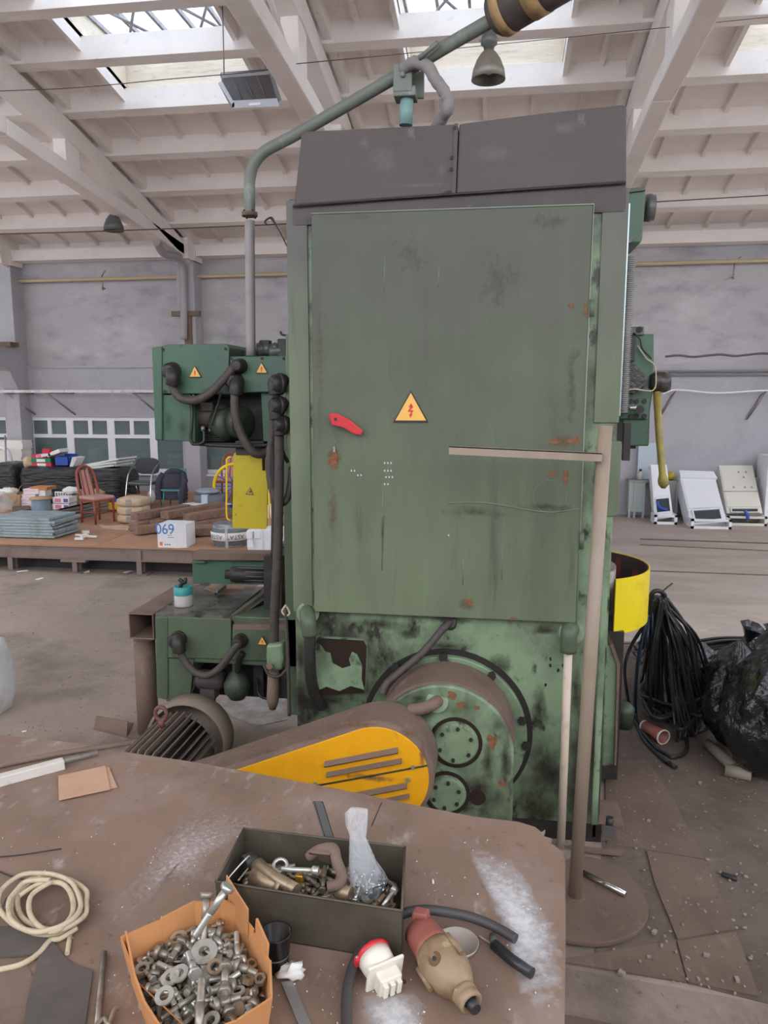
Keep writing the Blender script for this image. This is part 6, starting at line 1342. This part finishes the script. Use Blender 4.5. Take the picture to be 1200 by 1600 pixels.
inner = [Vector((cen.x+(p.x-cen.x)*.9, cen.y+(p.y-cen.y)*.9, 0)) for p in rimp]
hp = Heap(inner, ZT+.006)
GB = 'bolts and washers heaped in the cardboard box'
P1 = [(grp(bolt_proto(.062,.0065,m_steel,'zinc hex bolt'),GB),.08,.018,.015,False,46),
      (grp(bolt_proto(.042,.008,m_steel2,'short thick dull hex bolt'),GB),.06,.022,.018,False,34),
      (grp(bolt_proto(.075,.0055,m_steel2,'long slim dull bolt'),GB),.085,.014,.013,False,22),
      (grp(bolt_proto(.034,.0045,m_steel,'small shiny bolt'),GB),.042,.012,.010,False,40),
      (grp(bolt_proto(.06,.0075,m_steel3,'browned bolt with a nut','bolt',True),GB),.08,.02,.017,False,16),
      (grp(ring_proto(.009,.0185,.003,m_steel,'flat zinc washer'),GB),.034,.034,.004,True,26),
      (grp(ring_proto(.0085,.0155,.0045,m_steel,'thick lock washer'),GB),.03,.03,.005,True,20),
      (grp(ring_proto(.007,.0135,.011,m_steel3,'hex nut','nut',6),GB),.024,.024,.012,True,30)]
pile(hp, P1, random.Random(5), ZT+.092, .03, 'cardboard box')
def place(o, a, c):
    d = c-a; o.location = (a+c)/2; o.rotation_euler = d.to_track_quat('X','Z').to_euler(); return o
bg_ = bolt_proto(.115,.0085,m_steel,'longest zinc bolt sticking up out of the cardboard box'); place(bg_, T_(346,1401,.165), T_(312,1452,.10))
b2_ = bolt_proto(.085,.0085,m_steel2,'dull bolt leaning behind the longest one at the box rim'); place(b2_, T_(322,1412,.135), T_(318,1462,.085))
b3_ = bolt_proto(.09,.0085,m_steel2,'thick upright bolt at the lower middle of the bolt heap','bolt'); place(b3_, T_(311,1602,.09), T_(315,1535,.12))
w1 = ring_proto(.0115,.027,.0045,m_steel,'largest flat washer on top of the bolt heap'); w1.location = T_(319,1487,.112); w1.rotation_euler = (.35,.1,0)
w2 = ring_proto(.0095,.019,.004,m_steel,'round washer lying left of the heap middle, upper of a pair'); w2.location = T_(280,1521,.105); w2.rotation_euler = (.3,-.15,0)
w3 = ring_proto(.0095,.019,.004,m_steel,'round washer partly under its twin, left of the heap middle'); w3.location = T_(266,1527,.098); w3.rotation_euler = (.3,-.2,0)
w4 = ring_proto(.0095,.019,.004,m_steel,'single washer near the lower left of the bolt heap'); w4.location = T_(257,1556,.098); w4.rotation_euler = (.4,-.1,0)
w5 = ring_proto(.0095,.0165,.006,m_steel3,'copper-toned ring near the right of the bolt heap'); w5.location = T_(336,1511,.108); w5.rotation_euler = (.35,.1,0)
b5_ = bolt_proto(.07,.0075,m_steel2,'hex bolt with nut standing steeply at the right of the heap','bolt',True); place(b5_, T_(352,1508,.105), T_(350,1566,.10))
b6_ = bolt_proto(.06,.0075,m_steel,'bright bolt lying below the largest washer','bolt'); place(b6_, T_(306,1525,.11), T_(292,1483,.108))
# ---- contents of the tin tray ----
inn_ = [Vector((cc.x+(p.x-cc.x)*.95, cc.y+(p.y-cc.y)*.93, 0)) for p in bot]
hp2 = Heap(inn_, ZT+.006); GT = 'small old hardware lying in the tin tray'
P2 = [(grp(bolt_proto(.07,.006,m_steel2,'old dull bolt'),GT),.08,.018,.015,False,64),
      (grp(bolt_proto(.05,.007,m_steel3,'brownish short bolt'),GT),.06,.02,.016,False,64),
      (grp(ring_proto(.008,.016,.003,m_steel2,'worn washer'),GT),.03,.03,.004,True,30),
      (grp(ring_proto(.007,.014,.011,m_steel3,'rusty nut','nut',6),GT),.026,.026,.012,True,44),
      (grp(bolt_proto(.09,.004,m_steel,'thin pin','pin'),GT),.09,.01,.009,False,20)]
pile(hp2, P2, random.Random(9), ZT+.078, .03, 'tin tray')
# pipe tee
t = MB(); a, c = T_(398,1368,.085), T_(440,1388,.085); t.tube([a, c], [.024,.024], 16); t.tube([T_(402,1352,.095), T_(420,1374,.09)], .02, 16); t.tube([a+(c-a)*.95, a+(c-a)*1.1], .028, 16)
t.build('pipe_tee', m_steel3, label='brown pipe tee at the left of the tin tray', cat='fitting')
MB().tube([T_(404,1352,.11), T_(432,1372,.105), T_(463,1392,.10)], [.012,.014,.017], 12).build('bent_rod', m_steel3, label='thick bronze-coloured rod beside the pipe tee', cat='rod')
MB().tube([T_(440,1358,.11), T_(495,1360,.112)], .006, 8).tube([T_(488,1360,.112), T_(498,1361,.112)], .011, 6).build('long_bolt', m_steel, label='long bright bolt lying across the tray parts', cat='bolt')
MB().lathe([(.013,-.003),(.02,-.003),(.02,.003),(.013,.003),(.013,-.003)], T_(438,1352,.10), (.1,-.5,1), 20).build('washer', m_steel, label='plain washer at the rear wall of the tin tray', cat='washer')
MB().tube(crs([T_(352,1378,.09), T_(362,1366,.10), T_(384,1342,.125), T_(390,1338,.12), T_(392,1350,.1), T_(372,1376,.09)]), .0022, 6).build('wire_clip', m_steel, label='springy bright wire clip at the left end of the tray', cat='clip')
MB().cyl(T_(380,1350,.10), T_(398,1342,.10), .02, n=16).build('black_plug', m_black, label='black plastic plug behind the wire clip', cat='plug')
# U bracket
u = empty('u_bracket', T_(512,1360,.08), 'rusty cast U bracket standing in the tin tray', 'bracket'); WP[u] = u.location.copy()
MB().tube(crs([T_(484,1338,.10), T_(500,1328,.13), T_(520,1326,.145), T_(526,1345,.13), T_(534,1368,.10), T_(528,1382,.09), T_(512,1386,.085)],6), .014, 8).build('bracket_band', m_rust, u)
MB().hexa([T_(484,1340,.09),T_(518,1352,.08),T_(520,1340,.09),T_(490,1330,.10),T_(480,1332,.13),T_(516,1336,.145),T_(520,1326,.15),T_(498,1322,.14)]).build('bracket_web', m_rust, u, bevel=.004)
MB().tube([T_(528,1392,.07), T_(548,1398,.07)], .018, 14).build('steel_bush', m_steel3, label='dark steel bush at the front of the tray', cat='bush')
MB().tube([T_(598,1416,.075), T_(616,1392,.09)], .005, 8).tube([T_(614,1394,.09), T_(618,1388,.092)], .01, 6).build('long_bolt', m_steel, label='slim bolt leaning in the right corner of the tray', cat='bolt')
MB().blob(T_(468,1372,.09), (.02,.014,.02), .1, 2, .4).build('brass_piece', mat('brass', (184,140,60), .4, .8), label='small yellow brass piece among the tray parts', cat='fitting')
# black channel bar standing in the tray
a, c = T_(538,1385,.02), T_(497,1252,.19)
dv = (c-a).normalized(); sd = Vector((1,.1,0)).normalized()*.013; ot = Vector((0,-1,.2)).normalized()*.009
MB().hexa([a-sd,a+sd,a+sd+ot*.3,a-sd+ot*.3,c-sd,c+sd,c+sd+ot*.3,c-sd+ot*.3]).hexa([a-sd,a-sd*.7,a-sd*.7+ot,a-sd+ot,c-sd,c-sd*.7,c-sd*.7+ot,c-sd+ot]).hexa([a+sd*.7,a+sd,a+sd+ot,a+sd*.7+ot,c+sd*.7,c+sd,c+sd+ot,c+sd*.7+ot]).build('channel_bar', mat('black_channel', (62,58,56), .5), label='black channel bar standing slanted out of the tin tray', cat='bar')
# clear bag with bolts
def bagpt(rows, n, y0, wav):
    vs = []
    for (px, py, z, rx, ry) in rows:
        c = T_(px, py, z)
        for k in range(n): a = 2*math.pi*k/n; w_ = 1+wav*noise.noise(Vector((math.cos(a)*2, math.sin(a)*2, z*30))); vs.append(c+Vector((rx*math.cos(a)*w_, ry*math.sin(a)*w_, 0)))
    return vs
rows = [(573,1400,.035,.034,.03),(574,1392,.05,.044,.038),(573,1375,.075,.046,.036),(571,1362,.1,.043,.03),(566,1345,.13,.034,.022),(563,1325,.155,.028,.012),(559,1308,.18,.020,.007),(557,1290,.205,.026,.006),(557,1272,.232,.029,.005),(561,1263,.245,.022,.004)]
n = 24; vs = bagpt(rows, n, 0, .22); b = MB(); b.add(vs, [(i*n+k,i*n+(k+1)%n,(i+1)*n+(k+1)%n,(i+1)*n+k) for i in range(len(rows)-1) for k in range(n)], True)
b.build('clear_bag', m_wrap, label='tall crumpled clear plastic bag of bolts standing in the tin tray', cat='bag')
pr = grp(bolt_proto(.03,.004,mat('blue_zinc',(176,186,190),.3,.9),'small zinc bolt inside the clear plastic bag'),'bolts inside the clear bag'); first = True; rr = random.Random(3)
for k in range(22):
    q = T_(573+rr.uniform(-17,17), 1396-rr.uniform(0,26), .05+rr.uniform(0,.035)); rt = (0, rr.uniform(-1,1), rr.uniform(0,6))
    if first: pr.location = q; pr.rotation_euler = rt; first = False
    else: dup(pr, q, rt)
# ---- black cup ----
q = T_(432,1515); q = Vector((T_(432,1512).x, T_(432,1512).y, ZT))
t = empty('black_cup', q, 'empty black plastic cup between the carton and the tin tray', 'cup')
MB().lathe([(0,.002),(.026,.002),(.034,.085),(.036,.087),(.032,.087),(.024,.006),(0,.006)], q, n=32).build('cup_body', mat('black_gloss', (26,24,24), .25), t)
MB().lathe([(.0282,.03),(.0292,.034),(.0296,.038)], q, n=32).build('cup_ring', m_lampd, t)
# crumpled paper
b = MB(); b.blob(T_(456,1518,.012), (.06,.045,.028), .7, 3, 1, 14, 8, 4); b.build('crumpled_paper', m_paper, label='torn crumpled white paper beside the black cup', cat='paper')
# flat strip
d0, d1 = T_(448,1535,.004), T_(486,1625,.004); pp = Vector((.011,.004,0)); MB().hexa([d0-pp,d0+pp,d1+pp,d1-pp]+[v+Vector((0,0,.003)) for v in (d0-pp,d0+pp,d1+pp,d1-pp)]).build('steel_strip', m_blush, label='flat grey steel strip lying right of the carton', cat='strip')
# ---- black cable arc ----
MB().tube(crs([T_(546,1640,.018), T_(541,1590,.018), T_(544,1540,.02), T_(558,1496,.022), T_(585,1458,.03), T_(620,1432,.045), T_(655,1422,.05), T_(690,1424,.045), T_(735,1433,.03), T_(775,1449,.02), T_(806,1467,.016)],8), .0115, 12).build('rubber_hose', mat('charcoal_rubber', (66,64,64), .55), label='dark rubber cable arching around the socket and plug', cat='cable')
MB().tube([T_(772,1476,.018), T_(800,1500,.018), T_(831,1521,.018)], .0125, 12).build('rubber_hose', m_cable, label='short black hose piece lying on the white powder', cat='cable')
MB().tube([T_(770,1462,.015), T_(774,1480,.015)], .010, 8).build('cable_stub', m_lampd, label='short dark stub between the cable and the hose piece', cat='cable')
# ---- round tin lid ----
q = T_(714,1478); t = empty('tin_lid', q, 'shallow round tin lid with white dust behind the plug', 'lid')
MB().lathe([(0,.002),(.047,.002),(.05,.012),(.048,.012),(.045,.004),(0,.004)], Vector((q.x,q.y,ZT)), n=40).build('lid_dish', mat('dusty_tin', (178,168,160), .5, .3), t)
MB().tube(crs([T_(748,1462,.012), T_(760,1470,.01), T_(772,1478,.01)]), .003, 6).build('lid_wire', m_steel2, t)
# ---- industrial plug (red nose, grimy body) ----
a, c = T_(655,1452,.05), T_(752,1590,.035); ax = (c-a).normalized(); L_ = (c-a).length
t = empty('power_plug', (a+c)/2, 'large grimy industrial plug with red shroud and beige body', 'plug')
MB().lathe([(0,0),(.030,.0),(.038,.004),(.040,.03),(.043,.06),(.045,.075),(0,.075)], a, ax, 28).build('red_shroud', m_redd, t)
q = a+Vector((-.0,.0,.036)); MB().hexa([q+Vector(p) for p in [(-.018,-.012,-.01),(.02,-.016,-.01),(.026,.012,-.01),(-.012,.016,-.01),(-.016,-.01,.012),(.018,-.014,.012),(.022,.01,.012),(-.01,.014,.012)]]).build('hinge_lug', m_redd, t, bevel=.004)
MB().lathe([(0,.07),(.044,.07),(.05,.09),(.05,.125),(.044,.155),(.032,.18),(.022,.192),(0,.192)], a, ax, 30).build('plug_body', m_plug, t)
side = ax.cross(Vector((0,0,1))).normalized(); nv = (Vector((-.55,-.35,.75))-ax*ax.dot(Vector((-.55,-.35,.75)))).normalized(); rc = a+ax*.125
MB().cyl(rc+nv*.036, rc+nv*.0495, .015, n=20).build('body_recess', mat('plug_recess', (104,80,56), .7), t)
MB().cyl(rc+nv*.046, rc+nv*.0515, .005, n=10).build('body_screw', m_black, t)
for sg_ in (-1,1): MB().tube([rc+nv*.02+side*.0+ax.cross(nv)*(sg_*.046)-ax*.04, rc+nv*.02+ax.cross(nv)*(sg_*.048)+ax*.02], [.006,.006], 8).build('body_rib', m_plug, t)
MB().lathe([(.022,.188),(.027,.192),(.027,.2),(.024,.203),(.026,.21),(.026,.222),(.02,.226),(.015,.215)], a, ax, 14).build('gland_nut', m_plug, t)
MB().tube([a+ax*.205, a+ax*.24], .012, 12).build('cable_end', m_cable, t)
# ---- red and ivory socket ----
q = T_(596,1515,.03); t = empty('wall_socket', q, 'ivory flush socket with a bright red flap lying on its side', 'socket')
an = (T_(575,1480,.045)-T_(612,1545,.022)).normalized()
base = T_(600,1522,.026)
MB().lathe([(0,0),(.034,.0),(.037,.03),(.038,.045),(0,.045)], base, an, 28).build('socket_collar', m_ivory, t)
MB().lathe([(0,.045),(.039,.045),(.040,.055),(.034,.06),(0,.062)], base, an, 28).build('red_flap', m_red, t)
s1 = an.cross(Vector((0,0,1))).normalized(); s2 = an.cross(s1).normalized()
def obx(c, u, v, w_, a, b_, d): return [c+u*(i*a)+v*(j*b_)+w_*(k*d) for k in (-.5,.5) for i, j in ((-.5,-.5),(.5,-.5),(.5,.5),(-.5,.5))]
MB().hexa(obx(base-an*.002, s1, s2, an, .086, .078, .008)).build('flange_plate', m_ivory, t, bevel=.003)
MB().hexa(obx(base-an*.018, s1, s2, an, .052, .046, .028)).build('socket_back', m_ivory, t, bevel=.004)
for k in (-1,0,1): MB().hexa(obx(base-an*.036+s1*(.016*k), s1, s2, an, .011, .032, .012)).build('terminal', m_ivory, t, bevel=.002)
MB().tube([base-an*.03+s1*.03, base-an*.036+s1*.032], .004, 8).build('terminal_screw', m_black, t)
MB().hexa(obx(base+an*.05+s1*-.036, s1, s2, an, .02, .022, .014)).build('flap_tab', m_red, t, bevel=.004)
MB().cyl(base+an*.052+s1*-.04-s2*.012, base+an*.052+s1*-.04+s2*.012, .003, n=8).build('flap_pin', m_steel, t)
# ---- left side of the table ----
def xs_(b): return b
# rope coil
t = empty('rope_coil', T_(70,1415), 'loose coil of cream cotton cord on the table at left', 'rope')
rr = random.Random(21); pts = []
for k in range(58):
    a_ = k*.42; w_ = 58-8*math.sin(k*.13)+rr.uniform(-3,3)+6*math.sin(a_*.5); hgt = 44+5*math.sin(k*.21)+rr.uniform(-2,2)
    px = 70+5*math.sin(k*.09)*2+w_*math.cos(a_); py = 1412+hgt*math.sin(a_)+4*math.sin(k*.15); pts.append(T_(px, py, .006+.0006*k+.004*abs(math.sin(k*.7))))
MB().tube(crs(pts,4), .0062, 8).build('cord', m_rope, t)
MB().tube(crs([T_(30,1400,.03), T_(60,1382,.034), T_(95,1380,.036), T_(112,1400,.036), T_(112,1430,.034), T_(88,1455,.034), T_(62,1448,.034), T_(46,1425,.034), T_(50,1398,.036), T_(80,1378,.038)],6), .0062, 8).build('cord', m_rope, t)
MB().tube(crs([T_(120,1450,.012), T_(95,1466,.01), T_(78,1470,.008), T_(60,1490,.008), T_(30,1508,.006), T_(-20,1518,.006)],6), .0062, 8).build('cord_end', m_rope, t)
MB().tube([T_(110,1458,.007), T_(105,1490,.007)], .0055, 8).build('cord_piece', m_rope, label='short loose piece of cream cord below the coil', cat='rope')
# rubber sheet cut out
def sheet(name, pxs, z, th, m, label, cat):
    return MB().pr([T_(px,py,z) for px,py in pxs][::-1], (0,0,th)).build(name, m, label=label, cat=cat)
sheet('rubber_sheet', [(-60,1449),(20,1450),(52,1456),(82,1472),(103,1500),(118,1512),(145,1518),(142,1545),(128,1640),(30,1640),(42,1570),(52,1530),(62,1492),(20,1496),(-60,1505)], .003, .005, m_rubber, 'hooked off-cut of dark grey rubber sheet at the lower left', 'sheet')
sheet('board_offcut', [(-80,1500),(0,1497),(40,1500),(52,1530),(42,1575),(30,1640),(-80,1640)], .0005, .002, m_rust, 'brown thin board under the rubber sheet', 'board')
# steel rod lower left
MB().tube([T_(163,1488,.008), T_(157,1545,.008), T_(150,1625,.008)], .006, 10).build('steel_rod', m_steel2, label='thin steel rod lying left of the bolt carton', cat='rod')
MB().tube(crs([T_(148,1604,.01), T_(162,1592,.012), T_(170,1600,.012), T_(178,1580,.012), T_(183,1575,.012)]), .005, 8).build('hook_bolt', m_steel2, label='small bent hook at the lower end of the thin rod', cat='hook')
# wires
MB().tube(crs([T_(-20,1340,.004), T_(30,1336,.004), T_(96,1326,.004)]), .0018, 5).build('iron_wire', m_black, label='upper thin black wire on the table at left', cat='wire')
MB().tube(crs([T_(-10,1358,.004), T_(20,1370,.004), T_(60,1378,.006)]), .0022, 5).build('iron_wire', m_black, label='black wire running under the cord coil', cat='wire')
MB().tube(crs([T_(-20,1432,.004), T_(0,1422,.004), T_(10,1402,.008)]), .002, 5).build('iron_wire', m_lampd, label='short wire left of the cord coil', cat='wire')
# rods, bar and square tube at upper left
MB().tube([T_(-60,1208,.012), T_(90,1178,.012), T_(205,1160,.02)], .0095, 10).build('rusty_rod', m_rust, label='long rusty rod on the table edge, highest of three', cat='rod')
d0, d1 = T_(-60,1228,.012), T_(152,1176,.016)
MB().tube([d0, d1], .011, 8).build('steel_pipe', mat('scuffed_grey_steel', (150,142,134), .45, .5, layers=[((90,82,76), (30,30,30), .5,.6,.7)]), label='scuffed grey bar between the rusty rod and the white tube', cat='bar')
a, c = T_(-70,1246), T_(100,1200); dv = (c-a).normalized(); sd = Vector((-dv.y,dv.x,0))*.016
MB().hexa([a-sd,c-sd,c+sd,a+sd]+[v+Vector((0,0,.034)) for v in (a-sd,c-sd,c+sd,a+sd)]).build('square_tube', mat('white_enamel', (206,200,192), .5, layers=[((150,140,130), 14, .56,.7,.5)]), label='white square metal tube entering from the left edge', cat='tube', bevel=.003)
# cardboard pieces
sheet('cardboard_piece', [(104,1243),(183,1231),(170,1200),(105,1212)], .001, .004, m_card2, 'lower square cardboard piece on the table', 'cardboard')
sheet('cardboard_piece', [(92,1251),(172,1234),(165,1198),(91,1214)], .0055, .004, m_card2, 'upper square cardboard piece on the table', 'cardboard')
b = MB(); rr = random.Random(77)
for k in range(160):
    q = T_(rr.uniform(0,870), rr.uniform(1300,1600), .001); s_ = rr.uniform(.0008,.0022); b.ob(q, (s_*rr.uniform(1,2),s_,s_), (0,0,rr.uniform(0,3)))
b.build('table_crumbs', m_paper, label='tiny pale crumbs strewn over the rusty table', cat='crumbs', kind='stuff')
MB().tube([T_(676,1374,.003), T_(677,1380,.003)], .0025, 6).build('crumb', m_paper, label='single pale chip right of the tin tray', cat='chip')
sheet('scratch_wire', [(580,1290),(596,1254),(597,1254),(581,1291)], .0003, .0006, m_black, 'fine dark wire on the table beyond the tray', 'wire')
